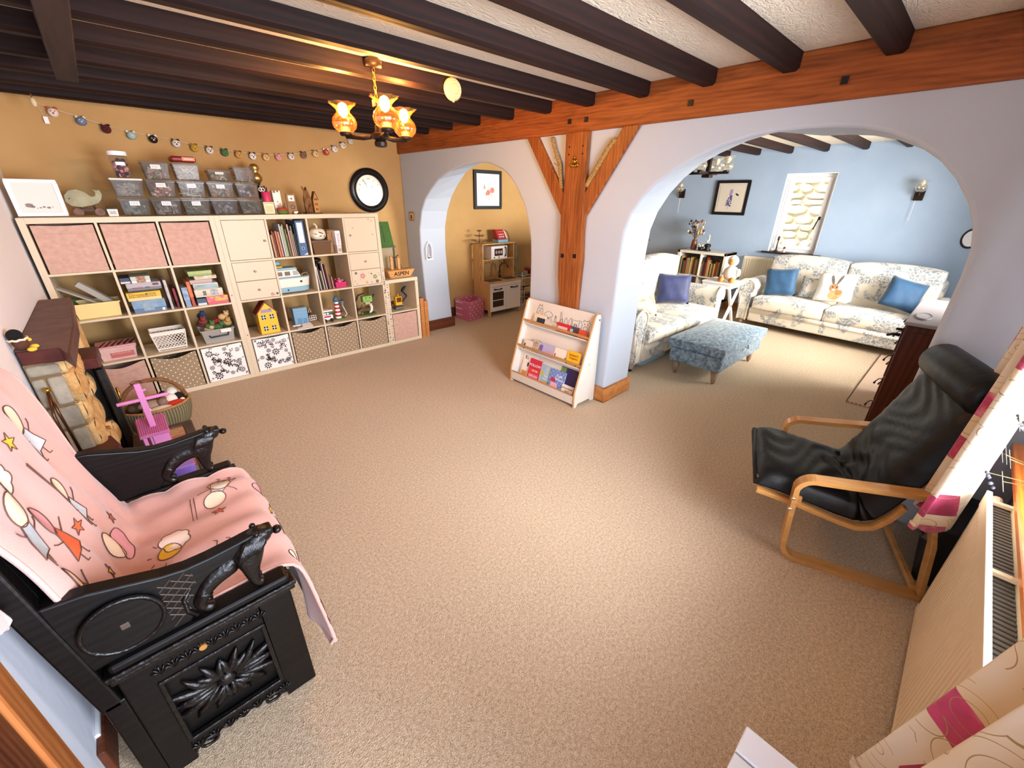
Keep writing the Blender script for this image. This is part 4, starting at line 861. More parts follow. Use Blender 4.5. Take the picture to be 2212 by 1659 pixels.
t=thing('cactus_pot','small pot striped green and red with dark red sprouts','plant pot',(1.68,.11,zt)); MB().lathe([(.036,0),(.042,.03)],(1.682,.105,zt+.0005),18).build('pot_base',pm('#5d7a3a'),t,True); MB().lathe([(.042,.0302),(.043,.05),(.036,.05)],(1.682,.105,zt),18).build('pot_rim',pm('#a8442c'),t,True)
b=MB()
for k in range(6): b.cyl((1.655+.011*k,.105,zt+.045),(1.652+.012*k,.105,zt+.075+.012*(k%3)),.004,.002,6)
b.build('sprouts',pm('#6b1f24'),t)
t=thing('photo_stand','weathered wooden frame with a small picture above a ring','picture frame',(1.79,.15,zt)); MB().box(1.745,1.828,.14,.155,zt,zt+.175).build('board',mat('driftwood','#9c7d5c',.8,c2='#85694c',s=20),t,bev=.002); MB().box(1.762,1.815,.137,.14,zt+.11,zt+.16).build('photo',pm('#e6dfd2'),t)
MB().box(1.782,1.796,.135,.137,zt+.125,zt+.14).build('photo_motif',pm('#4a4a4a'),t)
b=MB(); b.tube([(1.79+.016*math.cos(k*PI/8),.137,zt+.06+.016*math.sin(k*PI/8)) for k in range(16)],.003,6,closed=True); b.build('ring',pm('#5a4632'),t)
t=thing('felt_mouse','tiny white felt animal at the foot of the wooden frame','ornament',(1.79,.09,zt)); MB().ball((1.79,.09,zt+.013),.013,(1.3,1,.9)).build('body',M_whitep,t,True); MB().ball((1.806,.085,zt+.018),.008).build('head',M_whitep,t,True)
b=MB()
for k in range(5): b.box(1.815+k*.008,1.818+k*.008,.1,.12,zt,zt+.006+.008*(k%2))
o=b.build('dark_twigs',pm('#2a201a'),None); tag(o,'little dark wooden bits beside the felt animal','ornament')
t=thing('wooden_house_model','tall rustic wooden house model with two gables','ornament',(1.97,.15,zt)); M_ru=mat('rustic wood','#5c3a22',.8,c2='#8a6238',s=18)
MB().box(1.895,2.045,.1,.22,zt,zt+.008).build('base',pm('#3a2416'),t)
MB().prism([(1.915,zt+.008),(1.975,zt+.008),(1.975,zt+.13),(1.945,zt+.235),(1.915,zt+.13)],'y',.15,.2).build('tall_house',M_ru,t)
MB().prism([(1.985,zt+.008),(2.03,zt+.008),(2.03,zt+.13),(2.008,zt+.19),(1.985,zt+.13)],'y',.13,.18).build('small_house',mat('orange wood','#b9823e',.7),t)
b=MB(); b.tube([(1.9,.14,zt+.24),(1.92,.14,zt+.2),(1.91,.14,zt+.1),(1.92,.14,zt+.01)],[.008,.01,.012,.014],8); b.build('branch',M_ru,t)
for z_ in (.03,.075,.12):
    MB().box(1.998,2.006,.128,.131,zt+z_,zt+z_+.018).build('window',M_black,t); MB().box(2.011,2.019,.128,.131,zt+z_,zt+z_+.018).build('window',M_black,t)
b=MB(); b.hexa([(1.98,.125,zt+.125),(1.986,.125,zt+.12),(1.986,.185,zt+.12),(1.98,.185,zt+.125)],[(2.006,.125,zt+.2),(2.008,.125,zt+.192),(2.008,.185,zt+.192),(2.006,.185,zt+.2)]); b.hexa([(2.03,.125,zt+.12),(2.036,.125,zt+.125),(2.036,.185,zt+.125),(2.03,.185,zt+.12)],[(2.008,.125,zt+.192),(2.01,.125,zt+.2),(2.01,.185,zt+.2),(2.008,.185,zt+.192)]); b.build('roof',pm('#6b3a1c'),t)
MB().ball((1.938,.13,zt+.03),.018,(1,1,1.4)).ball((1.95,.125,zt+.07),.01).build('figure',pm('#7a4a2a'),t,True)
# wall clock
t=thing('wall_clock','round wall clock with thick black rim and roman numerals','clock',(2.80,YN,1.685)); cx,cz=2.80,1.685
def disc(prof,m,name,par=t,n=48):
    b=MB(); b.lathe(prof,(0,0,0),n); b.v=[(cx+v[0],YN-v[2],cz+v[1]) for v in b.v]; return b.build(name,m,par,True,auto=True)
disc([(.225,.0),(.235,.012),(.236,.03),(.215,.05),(.195,.052),(.185,.045),(.178,.05),(.165,.038),(.163,.02),(.1,.018),(.0,.018)][:9]+[(.163,.012)],mat('clock black','#151213',.3),'rim')
disc([(.165,.01),(.165,.02),(.001,.02)],pm('#e4dcca',.6),'dial')
NUM=['XII','I','II','III','IIII','V','VI','VII','VIII','IX','X','XI']
for k,s_ in enumerate(NUM):
    th=PI/2-k*PI/6; text(s_,'numeral',.036,pm('#5a4c3a'),t,Matrix.Translation((cx+.122*math.cos(th),YN-.0215,cz+.122*math.sin(th)))@rotm('X',PI/2)@rotm('Z',th-PI/2))
b=MB()
for k in range(60):
    th=k*PI/30; r0,r1=.148,.152; b.box(cx+.15*math.cos(th)-.0015,cx+.15*math.cos(th)+.0015,YN-.022,YN-.021,cz+.15*math.sin(th)-.0015,cz+.15*math.sin(th)+.0015)
b.build('minute_marks',pm('#6b5f4e'),t)
def hand(th,l,w_,nm,tail=.03):
    d=Vector((math.cos(th),0,math.sin(th)));p=Vector((-math.sin(th),0,math.cos(th))); c=Vector((cx,YN-.026,cz)); P_=[c-d*tail-p*w_*.5,c-d*tail+p*w_*.5,c+d*l*.55+p*w_,c+d*l*.62+p*w_*2.2,c+d*l*.7+p*w_,c+d*l,c+d*l*.7-p*w_,c+d*l*.62-p*w_*2.2,c+d*l*.55-p*w_]
    MB().add(P_,[tuple(range(9))]).build(nm,M_black,t,solid=.002)
hand(PI/2-2*PI*(55/60),.135,.004,'minute_hand'); hand(PI/2-2*PI*(1.4/12),.085,.006,'hour_hand')
MB().cyl((cx,YN-.03,cz),(cx+.0,YN-.03,cz-.15),.0012,n=6).build('second_hand',M_black,t)
disc([(.162,.034),(.001,.0345)],glass('clock glass','#ffffff',0,gl=.02),'glass')
# animal ball garland
t=thing('ball_garland','string of small felt animal-face balls across the ochre wall','garland',(1.5,YN,2.0))
GP=[(118,.365,2.175),(176,.53,2.13),(224,.66,2.092)]
gx=[(.375,2.165,'#e8d9cc','#b5562e'),(.515,2.125,'#6a7fa0','#d8d4c0'),(.645,2.085,'#5a1f24','#3a1418'),(.79,2.055,'#9fbfbd','#e0d8c4'),(.925,2.04,'#2a1c1a','#e8e0d4'),(1.075,2.02,'#e9e2da','#2a2220'),(1.20,1.995,'#c9a03c','#8a6a24'),(1.31,1.985,'#e6ded2','#2c2420'),(1.425,1.975,'#4f7a4c','#2f4a2c'),(1.535,1.965,'#d2a558','#6b4a24'),(1.65,1.96,'#f0ece4','#1c1818'),(1.765,1.958,'#e4c48c','#8a5a2c'),(1.88,1.965,'#e0a3a0','#c47f80'),(2.0,1.98,'#e4dcd4','#4a3a40'),(2.125,2.0,'#8d6a5a','#2f2422'),(2.245,2.02,'#dfc58c','#6b5430'),(2.36,2.045,'#b5443a','#f0e4dc'),(2.455,2.08,'#e8e4e0','#5a4a6c'),(2.55,2.12,'#ece4d2','#3a3230'),(2.64,2.165,'#c9c4b8','#a89c8c')]
gx=[(x,2.0+(z-2.0)*1.0,c,d) for x,z,c,d in gx]
b=MB(); b.tube([(.30,YN-.004,2.225)]+[(x,YN-.034,z+.026) for x,z,_,_ in gx]+[(2.72,YN-.01,2.225)],.0016,5); b.build('string',pm('#e4d8c0'),t)
for x,z,c,d in gx:
    o=MB().ball((x,YN-.034,z),.03,n=14,m=10).build('felt_ball',pm(c,.95),t,True)
    b=MB()
    for s_ in (-1,1): b.ball((x+s_*.02,YN-.03,z+.027),.011,(1,.6,1),8,6)
    for s_ in (-1,1): b.ball((x+s_*.01,YN-.062,z+.006),.0045,n=6,m=4)
    b.ball((x,YN-.063,z-.006),.0065,n=6,m=4); b.build('face',pm(d,.9),o,True)
MB().box(.31,.335,YN-.02,YN-.015,2.09,2.135).build('paper_tag',M_whitep,t); MB().tube([(.30,YN-.004,2.225),(.318,YN-.017,2.135)],.001,4).build('tag_string',pm('#e4d8c0'),t)
t=thing('hook_ornament','small cream ornament hooked on a dark joist above the garland','ornament',(.30,.28,2.2)); MB().cyl((.30,.30,2.235),(.30,.30,2.21),.004,n=6).build('hook',M_brass,t); MB().ball((.30,.30,2.185),.022,(.7,.7,1.3)).build('bead',pm('#d8c49a'),t,True)
# ================================================================ CEILING LIGHTS
M_amber=glass('amber glass','#efc47a',.16,'#e09a2c',.9); M_clearg=glass('clear lamp glass','#fbf6ea',.06,'#efe4c8',.6)
M_bronze=mat('dark bronze','#2c1d14',.45,.5)
def shade(par,c,gm,em,s=1,lit=True):
    """oil-lamp style shade: round bowl, waist and frilled mouth, with a bulb"""
    x,y,z=c; o=MB().lathe([(.02*s,0),(.042*s,.008*s),(.062*s,.028*s),(.068*s,.052*s),(.062*s,.076*s),(.044*s,.096*s),(.036*s,.104*s),(.038*s,.116*s),(.054*s,.136*s),(.072*s,.150*s)],(x,y,z),32,cap=False,rip=lambda t,zz:(.13*math.cos(8*t) if zz>.13*s else 0)).build('shade',gm,par,True)
    MB().lathe([(.004*s,.078*s),(.018*s,.086*s),(.027*s,.104*s),(.028*s,.124*s),(.02*s,.144*s),(.004*s,.152*s)],(x,y,z),14).build('bulb',em,o,True)
    MB().lathe([(.03*s,-.012*s),(.034*s,0),(.03*s,.008*s),(.022*s,.004*s)],(x,y,z),18).build('gallery',M_bronze,par,True)
    return o
M_bulb=emit('lit bulb','#ffe2ae',22); M_bulboff=mat('frosted bulb','#efe6d2',.4)
cx,cy=1.735,-1.86
t=thing('chandelier','lit three-armed chandelier with amber glass oil-lamp shades','chandelier',(cx,cy,ZC))
MB().lathe([(.045,-.045),(.05,-.02),(.03,-.001)],(cx,cy,ZC),18).build('ceiling_rose',M_bronze,t,True)
b=MB()
for k in range(9):
    z=ZC-.045-.02*k; b.X=Matrix.Translation((cx,cy,z-.012))@rotm('Z',PI/2*(k%2)); b.tube([(.007*math.cos(u*PI/5),0,.014*math.sin(u*PI/5)) for u in range(10)],.0022,5,closed=True)
b.X=None; b.build('chain',M_brass,t,True)
MB().box(cx-.02,cx+.02,cy-.02,cy+.02,2.085,2.125).build('chain_cap',M_bronze,t,bev=.004)
MB().cyl((cx,cy,2.085),(cx,cy,1.95),.012).build('stem',M_bronze,t,True)
MB().lathe([(.02,1.89),(.034,1.895),(.036,1.915),(.028,1.925),(.05,1.933),(.05,1.957),(.028,1.963),(.024,2.0)],(cx,cy,0),12).build('hub',M_bronze,t,True,auto=True)
for k,an in enumerate((-1.85,-1.85+2*PI/3,-1.85+4*PI/3)):
    d=Vector((math.cos(an),math.sin(an),0)); p=Vector((cx,cy,1.945)); e=p+d*.20
    b=MB(); b.tube([p+d*.03,p+d*.1+Vector((0,0,-.008)),e],[.012,.014,.013],6); b.build('arm',M_bronze,t,True)
    s_=shade(t,(e.x,e.y,1.958),M_amber,M_bulb,1.0)
    l=bpy.data.lights.new('bulb_light','POINT'); l.energy=15; l.color=lin('#ffb45a')[:3]; l.shadow_soft_size=.03; o=bpy.data.objects.new('bulb_light',l); COL.objects.link(o); o.location=(e.x,e.y,2.165); 
t=thing('smoke_alarm','round white smoke alarm on the side of a dark joist','smoke alarm',(2.265,-1.845,2.25))
b=MB(); b.lathe([(.055,0),(.062,.006),(.062,.022),(.052,.034),(.035,.036)],(0,0,0),28); b.v=[(2.265+v[0],-1.842-v[2],2.248+v[1]) for v in b.v]; b.build('case',pm('#cfc290',.5),t,True,auto=True)
b=MB(); b.lathe([(.03,0),(.026,.003),(.012,.003)],(0,0,0),24); b.v=[(2.265+v[0],-1.878-v[2],2.248+v[1]) for v in b.v]; b.build('grille',pm('#d9c98a',.5),t,True)
b=MB()
for k in range(12): 
    th=k*PI/6; b.box(2.265+.043*math.cos(th)-.003,2.265+.043*math.cos(th)+.003,-1.8785,-1.877,2.248+.043*math.sin(th)-.003,2.248+.043*math.sin(th)+.003)
b.build('vents',pm('#b5a56c'),t)
MB().cyl((2.265,-1.86,2.187),(2.265,-1.86,2.18),.006).build('test_tab',pm('#d9c98a'),t)
# far room chandelier and wall lights
fx,fy=5.3,-2.215
t=thing('chandelier','unlit chandelier with clear glass shades in the far blue room','chandelier',(fx,fy,ZC)); MB().box(fx-.02,fx+.02,fy-.02,fy+.02,1.87,ZC).build('stem',M_bronze,t,bev=.004)
MB().box(fx-.045,fx+.045,fy-.045,fy+.045,1.855,1.885).build('hub',M_bronze,t,bev=.008)
for an in (PI/2,-PI/2+.05,PI,0):
    d=Vector((math.cos(an),math.sin(an),0)); p=Vector((fx,fy,1.9)); b=MB(); b.X=Matrix.Translation(p)@rotm('Z',an); b.box(.02,.215,-.014,.014,-.012,.012); b.build('arm',M_bronze,t,bev=.003); e=p+d*.185
    shade(t,(e.x,e.y,1.915),M_clearg,M_bulboff,.9)
for y,lab in ((-.83,'dark wall light with a glass shade left of the bee picture'),(-3.765,'dark wall light with a glass shade right of the far window')):
    t=thing('wall_light',lab,'wall light',(7.6,y,1.75)); MB().box(7.575,7.6,y-.045,y+.045,1.665,1.80).build('back_plate',M_bronze,t,bev=.004)
    MB().tube([(7.58,y,1.72),(7.53,y,1.715),(7.51,y,1.75)],.011,8).build('arm',M_bronze,t,True); shade(t,(7.51,y,1.755),M_clearg,M_bulboff,.85)
    MB().cyl((7.57,y+.015,1.665),(7.57,y+.015,1.44),.0015,n=5).build('pull_cord',M_whitep,t)
# ================================================================ ON THE MIDDLE WALL
t=thing('horse_brass','small brass crown ornament nailed high on the oak post','ornament',(3.19,-2.12,1.86))
b=MB()
for k in range(5): b.lathe([(.011,-.012),(.013,0),(.004,.012)],(0,0,0),8); 
b=MB()
for dy,dz,r in ((-.03,0,.014),(-.012,-.004,.014),(.012,-.004,.014),(.03,0,.014),(0,.025,.017),(-.018,.03,.01),(.018,.03,.01),(0,.052,.01)): b.ball((3.183,-2.122+dy,1.865+dz),r,(.5,1,1),8,6)
b.build('casting',M_brass,t,True)
M_rope=mat('straw plait','#8a6a3a',.9,c2='#b3945a',s=90,bump=.6,bs=140)
def plait(name,label,pts,r):
    t=thing(name,label,'corn plait',pts[-1]); 
    P=[Vector(p) for p in pts]; L=[]
    for i in range(len(P)-1):
        for k in range(9): L.append(P[i].lerp(P[i+1],k/9))
    L.append(P[-1])
    for ph in range(3):
        MB().tube([p+Vector((.006*math.sin(i*1.0+ph*2.09),r*.8*math.cos(i*1.0+ph*2.09),0)) for i,p in enumerate(L)],r*.75,6).build('strand',M_rope,t,True)
    return t
t=plait('corn_plait','brown straw plait left of the oak post between brace and post',[(3.215,-1.855,2.07),(3.215,-1.905,1.96),(3.215,-1.95,1.88),(3.215,-1.965,1.78),(3.215,-1.985,1.70)],.013)
b=MB()
for z in (1.9,1.86): b.tube([(3.21,-1.95,z),(3.2,-1.90,z+.03)],.004,5)
b.build('loose_straw',M_rope,t)
plait('corn_plait','brown straw plait lying along the right brace of the post',[(3.213,-2.455,2.015),(3.213,-2.40,1.96),(3.213,-2.33,1.86),(3.213,-2.265,1.77),(3.213,-2.235,1.72)],.017)
t=thing('small_picture','tiny gilt-framed picture beside the left arch','picture',(XE,.42,1.36)); 
b=MB(); b.X=Matrix.Translation((XE,.424,1.357))@rotm('Z',-PI/2); b.box(-.05,.05,-.014,0,0,.1); b.build('frame',mat('dull gilt','#9c7a42',.5,.4),t,bev=.004); b=MB(); b.X=Matrix.Translation((XE-.0145,.424,1.357))@rotm('Z',-PI/2); b.box(-.035,.035,-.001,0,.015,.085); b.build('print',pm('#d8c7a8'),t); b=MB(); b.X=Matrix.Translation((XE-.016,.424,1.357))@rotm('Z',-PI/2); b.prism([(-.018,.02),(.018,.02),(.018,.06),(0,.075),(-.018,.06)],'y',-.001,0); b.build('motif',pm('#4a2a20'),t)
# alcove niche in the arch jamb
jy=lambda z:.24+.0175*(z-.9)/.1*1.0 if z<1 else .285-.01
t=thing('wall_niche','little pointed white niche set in the left arch jamb','niche',(3.31,.27,.90))
nb=MB(); W_=[(-.047,0),(.047,0),(.047,.14),(.03,.19),(0,.225),(-.03,.19),(-.047,.14)]; I_=[(x*.78,.018+z*.86) for x,z in W_]
X=Matrix.Translation((3.335,.262,.90)); nb.X=X; n=len(W_); nb.add([(x,-.012,z) for x,z in W_]+[(x,-.012,z) for x,z in I_]+[(x,.02,z) for x,z in I_]+[(x,.02,z) for x,z in W_],[(i,(i+1)%n,n+(i+1)%n,n+i) for i in range(n)]+[(n+i,n+(i+1)%n,2*n+(i+1)%n,2*n+i) for i in range(n)]+[(i,3*n+i,3*n+(i+1)%n,(i+1)%n) for i in range(n)]); nb.build('surround',M_whitep,t)
nb=MB(); nb.X=X; nb.add([(x,.0185,z) for x,z in I_],[tuple(range(n))]); nb.build('back',pm('#9aa0ac'),t)
t=thing('candle','small white candle in a dark holder inside the wall niche','candle',(3.33,.262,.92)); MB().cyl((3.335,.267,.919),(3.335,.267,.931),.011).build('holder',M_dark,t,True); MB().cyl((3.328,.264,.931),(3.328,.264,.965),.008).build('wax',M_whitep,t,True)
# ================================================================ NOOK BEHIND THE LEFT ARCH
t=thing('framed_print','black-framed print of orange poppies in the left arch','picture',(4.6,YN,1.48)); X=Matrix.Translation((4.60,YN,1.475)); fr(t,0,.51,.505,.045,.025,M_black,pm('#eef0f0'),X)
b=MB(); b.X=X; b.k=0
def flower(b,x,z,r,y=-.0265,n=6,k=0,k2=1):
    for q in range(n):
        th=q*2*PI/n; b.k=k; b.prism([(x+.55*r*math.cos(th)+.6*r*math.cos(u*PI/4),z+.55*r*math.sin(th)+.5*r*math.sin(u*PI/4)) for u in range(8)],'y',y-.0004*q/n,y+.0005)
    b.k=k2; b.prism([(x+.2*r*math.cos(u*PI/4),z+.2*r*math.sin(u*PI/4)) for u in range(8)],'y',y-.001,y)
b.X=Matrix.Translation((4.6,YN+.005,1.475))
for x,z,r in ((.0,.22,.036),(.075,.25,.038),(-.03,.2,.02)): flower(b,x,z,r)
b.k=2
for x0,z0,x1,z1 in ((.0,.2,.03,.1),(.07,.22,.04,.1),(.05,.16,.09,.2),(-.02,.18,.02,.12)): b.tube([(x0,-.0268,z0),(x1,-.0268,z1)],.0015,4)
b.k=3; b.prism([(-.09,.26),(-.05,.27),(-.055,.3),(-.07,.33),(-.08,.3)],'y',-.027,-.026)
o=b.build('painting',[pm('#e0866a'),pm('#8a4a3a'),pm('#a9b09a'),pm('#c9a890')],t); o['kind']='stuff'
# toy kitchen
kx0,kx1,ky=4.28,4.905,.2
t=thing('toy_kitchen','wooden toy kitchen with white doors and a play microwave','toy kitchen',(4.58,.4,0)); M_bp=wood('kitchen birch','#b98b52','#d9b47e','z',5,.5,.05)
for x in (kx0,kx1-.02):
    b=MB(); b.prism([(ky,.0),(ky+.05,.0),(ky+.05,.09),(.53,.09),(.53,0),(.58,0),(.58,.49),(ky,.49)],'x',x,x+.02); b.build('side_panel',M_bp,t)
    b=MB(); b.prism([(.36,.51),(.58,.51),(.58,1.01),(.36,1.01)],'x',x,x+.018); b.build('upper_side',M_bp,t)
MB().box(kx0-.005,kx1+.005,ky-.01,.59,.49,.51).build('worktop',M_bp,t,bev=.003)
MB().box(kx0,kx1,ky-.003,ky+.012,.44,.488).build('fascia',M_whitep,t)
d=MB().box(kx0+.005,(kx0+kx1)/2-.003,ky-.006,ky+.012,.075,.435).build('oven_door',M_whitep,t,bev=.003)
MB().box(kx0+.05,(kx0+kx1)/2-.05,ky-.0075,ky-.005,.14,.36).build('window',pm('#3a322c',.2),d)
MB().box(kx0+.05,(kx0+kx1)/2-.05,ky-.009,ky-.0075,.235,.245).build('oven_shelf',M_whitep,d)
def bar(par,x0,x1,z): MB().tube([(x0,ky-.005,z),(x0+.012,ky-.022,z+.004),((x0+x1)/2,ky-.026,z-.004),(x1-.012,ky-.022,z+.004),(x1,ky-.005,z)],[.012,.009,.006,.009,.012],8).build('handle',M_dark,par,True)
bar(d,kx0+.075,kx0+.225,.4)
d=MB().box((kx0+kx1)/2+.003,kx1-.005,ky-.006,ky+.012,.075,.435).build('cupboard_door',M_whitep,t,bev=.003); bar(d,kx0+.405,kx0+.545,.4)
MB().box(kx0+.02,kx0+.28,ky+.03,.4,.51,.5125).build('hob',pm('#2a221e',.25),t)
MB().box(kx0+.36,kx0+.60,ky+.03,.42,.51,.5125).build('sink_rim',pm('#8d8a86',.3),t); MB().box(kx0+.385,kx0+.575,ky+.05,.4,.5127,.514).build('sink_bowl',pm('#2c2826',.3),t)
b=MB(); b.cyl((kx0+.40,.44,.51),(kx0+.40,.44,.60),.02); b.tube([(kx0+.40,.44,.6),(kx0+.40,.44,.68),(kx0+.42,.42,.72),(kx0+.46,.38,.73),(kx0+.49,.36,.70),(kx0+.49,.355,.66)],.012,8); b.build('tap',mat('bronze tap','#5a4336',.35,.6),t,True)
MB().box(kx0-.003,kx1+.003,.35,.58,1.01,1.025).build('top_shelf',M_bp,t,bev=.002); MB().box(kx0+.018,kx1-.018,.36,.58,.79,.805).build('rack_shelf',M_bp,t)
mw=MB().box(kx0+.155,kx0+.465,.345,.55,.806,.985).build('microwave',M_whitep,t,bev=.004)
MB().box(kx0+.215,kx0+.375,.343,.346,.85,.95).build('window',pm('#4a3028',.2),mw); MB().tube([(kx0+.42,.344,.835),(kx0+.425,.325,.85),(kx0+.425,.322,.9),(kx0+.425,.325,.95),(kx0+.42,.344,.965)],[.011,.008,.006,.008,.011],8).build('handle',M_dark,mw,True)
b=MB()
for x in (.25,.30,.345): b.tube([(kx0+x+.012*math.cos(k*PI/5),.342,.90+.018*math.sin(k*PI/5)) for k in range(10)],.004,5,closed=True)
b.build('window_motif',M_whitep,mw)
for x in (.21,.30): MB().cyl((kx0+x,.338,.828),(kx0+x,.345,.828),.009).build('knob',M_dark,mw,True)
b=MB()
for x in (.07,.13,.19,.33,.42): b.tube([(kx0+x,.37,.79),(kx0+x,.37,.765),(kx0+x+.012,.362,.75),(kx0+x+.004,.352,.745)],.003,6)
b.build('hook_row',M_dark,t,True)
t=thing('dressing_up_coat','grey-green garment hung on the right side of the toy kitchen','clothing',(4.94,.4,.75)); 
b=MB(); b.lathe([(.015,.25),(.035,.2),(.045,.1),(.06,.03),(.05,.0),(.02,-.12),(.012,-.15)],(4.95,.40,.75),14,.7,1.2,rip=lambda t_,z:.18*math.cos(5*t_)); b.build('cloth',mat('grey green cloth','#8a8468',.9,c2='#6b654c',s=14),t,True); MB().cyl((4.905,.4,.985),(4.95,.4,.995),.006,n=6).build('hanging_loop',M_dark,t)
t=thing('cake_stand','three-tier wire cake stand on top of the toy kitchen','cake stand',(4.28,.42,1.025)); M_wire=mat('bronze wire','#5a4028',.4,.7)
for z,r,n in ((.05,.115,8),(.115,.07,6),(.18,.035,4)):
    b=MB(); b.tube([(4.285+r*math.cos(k*PI/12),.43+r*math.sin(k*PI/12),1.026+z) for k in range(24)],.003,5,closed=True)
    for k in range(n):
        th=2*PI*k/n; b.tube([(4.285,.43,1.026+z-.005),(4.285+r*.6*math.cos(th),.43+r*.6*math.sin(th),1.026+z-.018),(4.285+r*math.cos(th),.43+r*math.sin(th),1.026+z)],.0025,5)
    b.build('tier',M_wire,t)
b=MB(); b.cyl((4.285,.43,1.026),(4.285,.43,1.21),.004,n=8)
for k in range(4): b.tube([(4.285,.43,1.05),(4.285+.09*math.cos(k*PI/2+.4),.43+.09*math.sin(k*PI/2+.4),1.03)],.003,5)
b.build('stem',M_wire,t)
t=thing('toy_till','red and blue toy cash till with a coiled cord on the toy kitchen','toy till',(4.72,.45,1.025))
MB().box(4.60,4.80,.38,.52,1.026,1.068).build('drawer',pm('#7fb2cf',.4),t,bev=.006); b=MB(); b.hexa([(4.62,.40,1.07),(4.79,.40,1.07),(4.79,.51,1.07),(4.62,.51,1.07)],[(4.60,.45,1.2),(4.77,.45,1.2),(4.77,.52,1.2),(4.60,.52,1.2)]); b.build('till_body',mat('till red','#b12a33',.4),t,bev=.012)
b=MB()
for i in range(3):
    for j in range(3): b.box(4.645+.035*i,4.668+.035*i,.408+.015*j,.411+.015*j,1.095+.03*j,1.115+.03*j)
b.build('keys',pm('#d9c4be'),t); MB().tube([(4.77,.44,1.19),(4.82,.44,1.17),(4.86,.44,1.1),(4.87,.44,1.04),(4.84,.43,1.035)],.006,6).build('cord',pm('#4a3a34'),t,True); MB().hexa([(4.775,.40,1.08),(4.80,.40,1.08),(4.80,.42,1.08),(4.775,.42,1.08)],[(4.752,.445,1.195),(4.777,.445,1.195),(4.777,.46,1.195),(4.752,.46,1.195)]).build('side_strip',pm('#e6c8be'),t)
t=thing('pink_fabric_box','pink hexagonal fabric toy box with white flecks in the nook','storage box',(4.06,.38,0)); M_pf=polka('pink fleck fabric','#c9718a','#ecc4cc',.09,.011)
pbx=[(3.885,.51),(3.90,.215),(4.235,.295),(4.27,.6),(4.1,.6)]
b=MB(); n=5; b.add([(x,y,.001) for x,y in pbx]+[(x,y,.27) for x,y in pbx],[tuple(range(n))[::-1]]+[(i,(i+1)%n,n+(i+1)%n,n+i) for i in range(n)]); b.build('body',M_pf,t,solid=.008)
b=MB(); b.tube([(x,y,.272) for x,y in pbx],.008,6,closed=True); b.build('rim',pm('#d58aa0',.8),t)
# trolley with toys
t=thing('wire_trolley','cream wire trolley of toy food right of the toy kitchen','trolley',(5.2,.42,0)); M_cw=pm('#e6ddc8',.4)
b=MB()
for x in (5.03,5.33):
    for y in (.3,.55): b.cyl((x,y,.02),(x,y,.56),.008,n=8)
b.build('uprights',M_cw,t)
for z in (.06,.27,.47):
    b=MB(); b.tube([(5.03,.3,z+.05),(5.33,.3,z+.05),(5.33,.55,z+.05),(5.03,.55,z+.05)],.004,6,closed=True); b.tube([(5.03,.3,z),(5.33,.3,z),(5.33,.55,z),(5.03,.55,z)],.004,6,closed=True)
    for k in range(7): b.cyl((5.03+.05*k,.3,z),(5.03+.05*k,.3,z+.05),.002,n=5)
    for k in range(6): b.cyl((5.03,.3+.05*k,z),(5.33,.3+.05*k,z),.002,n=5)
    b.build('basket_tier',M_cw,t)
t=thing('toy_toaster','grey-blue toy toaster on the wire trolley','toy',(5.08,.38,.475)); MB().box(5.04,5.16,.33,.43,.476,.57).build('body',pm('#6f8a8a',.4),t,bev=.03,seg=4); MB().box(5.06,5.14,.36,.37,.568,.572).build('slot',M_black,t)
t=thing('toy_mixer','dark red toy mixer beside the grey-blue toaster','toy',(5.23,.38,.475)); MB().box(5.18,5.28,.34,.42,.476,.50).build('base',pm('#7c1f24'),t,bev=.01); MB().ball((5.21,.38,.60),.04,(1.6,.8,.8)).build('head',pm('#8a242a',.3),t,True); MB().box(5.25,5.28,.36,.40,.49,.6).build('neck',pm('#7c1f24'),t)
t=thing('toy_pan','black toy pan on the middle tier of the wire trolley','toy',(5.12,.38,.275)); MB().lathe([(.045,0),(.055,.05),(.05,.05),(.04,.005)],(5.1,.38,.277),18,cap=False).build('pan_body',M_black,t,True); MB().cyl((5.15,.37,.32),(5.25,.35,.335),.008).build('pan_handle',M_black,t,True)
t=thing('toy_pot','dark toy pot on the lowest tier of the wire trolley','toy',(5.1,.38,.065)); MB().lathe([(.04,0),(.05,.02),(.05,.08),(.02,.1)],(5.09,.38,.066),18).build('pot_body',pm('#2c2428',.4),t,True); MB().ball((5.09,.38,.172),.012).build('lid_knob',M_cw,t,True)
# ================================================================ BOOK RACK
yl,yr=-1.71,-2.49
t=thing('book_rack','white sloping book rack with animal outlines along its top','book rack',(3.08,-2.1,0)); M_rk=mat('rack white','#dcd6cb',.45); M_ply=wood('ply edge','#a8763f','#c99a62','y',8,.6,.05)
SP=[(2.94,.0),(2.965,.0),(2.985,.028),(3.14,.028),(3.165,0),(3.21,0),(3.205,.755),(3.19,.775),(3.155,.775),(3.138,.76),(2.94,.135)]
def rp(z): return 2.94+(3.142-2.94)*(z-.135)/(.76-.135)
def toff(z): return .05-.03*(z-.565)/.21
for y0 in (yl,yr):
    p=MB().prism(SP,'y',y0-.009,y0+.009).build('side_panel',M_rk,t)
    b=MB(); b.tube([(2.9385,y0,.004),(2.9385,y0,.135),(3.137,y0,.7605),(3.155,y0,.7765),(3.19,y0,.7765)],.0085,4); b.build('ply_edge',M_ply,p)
for y,z in ((yr-.009,.36),): MB().cyl((3.1,y+.001,z),(3.1,y-.003,z),.009).build('cap',pm('#c9c4bc'),t); 
MB().cyl((3.185,yr-.008,.73),(3.185,yr-.0115,.73),.008).build('screw',pm('#6b5a4a'),t)
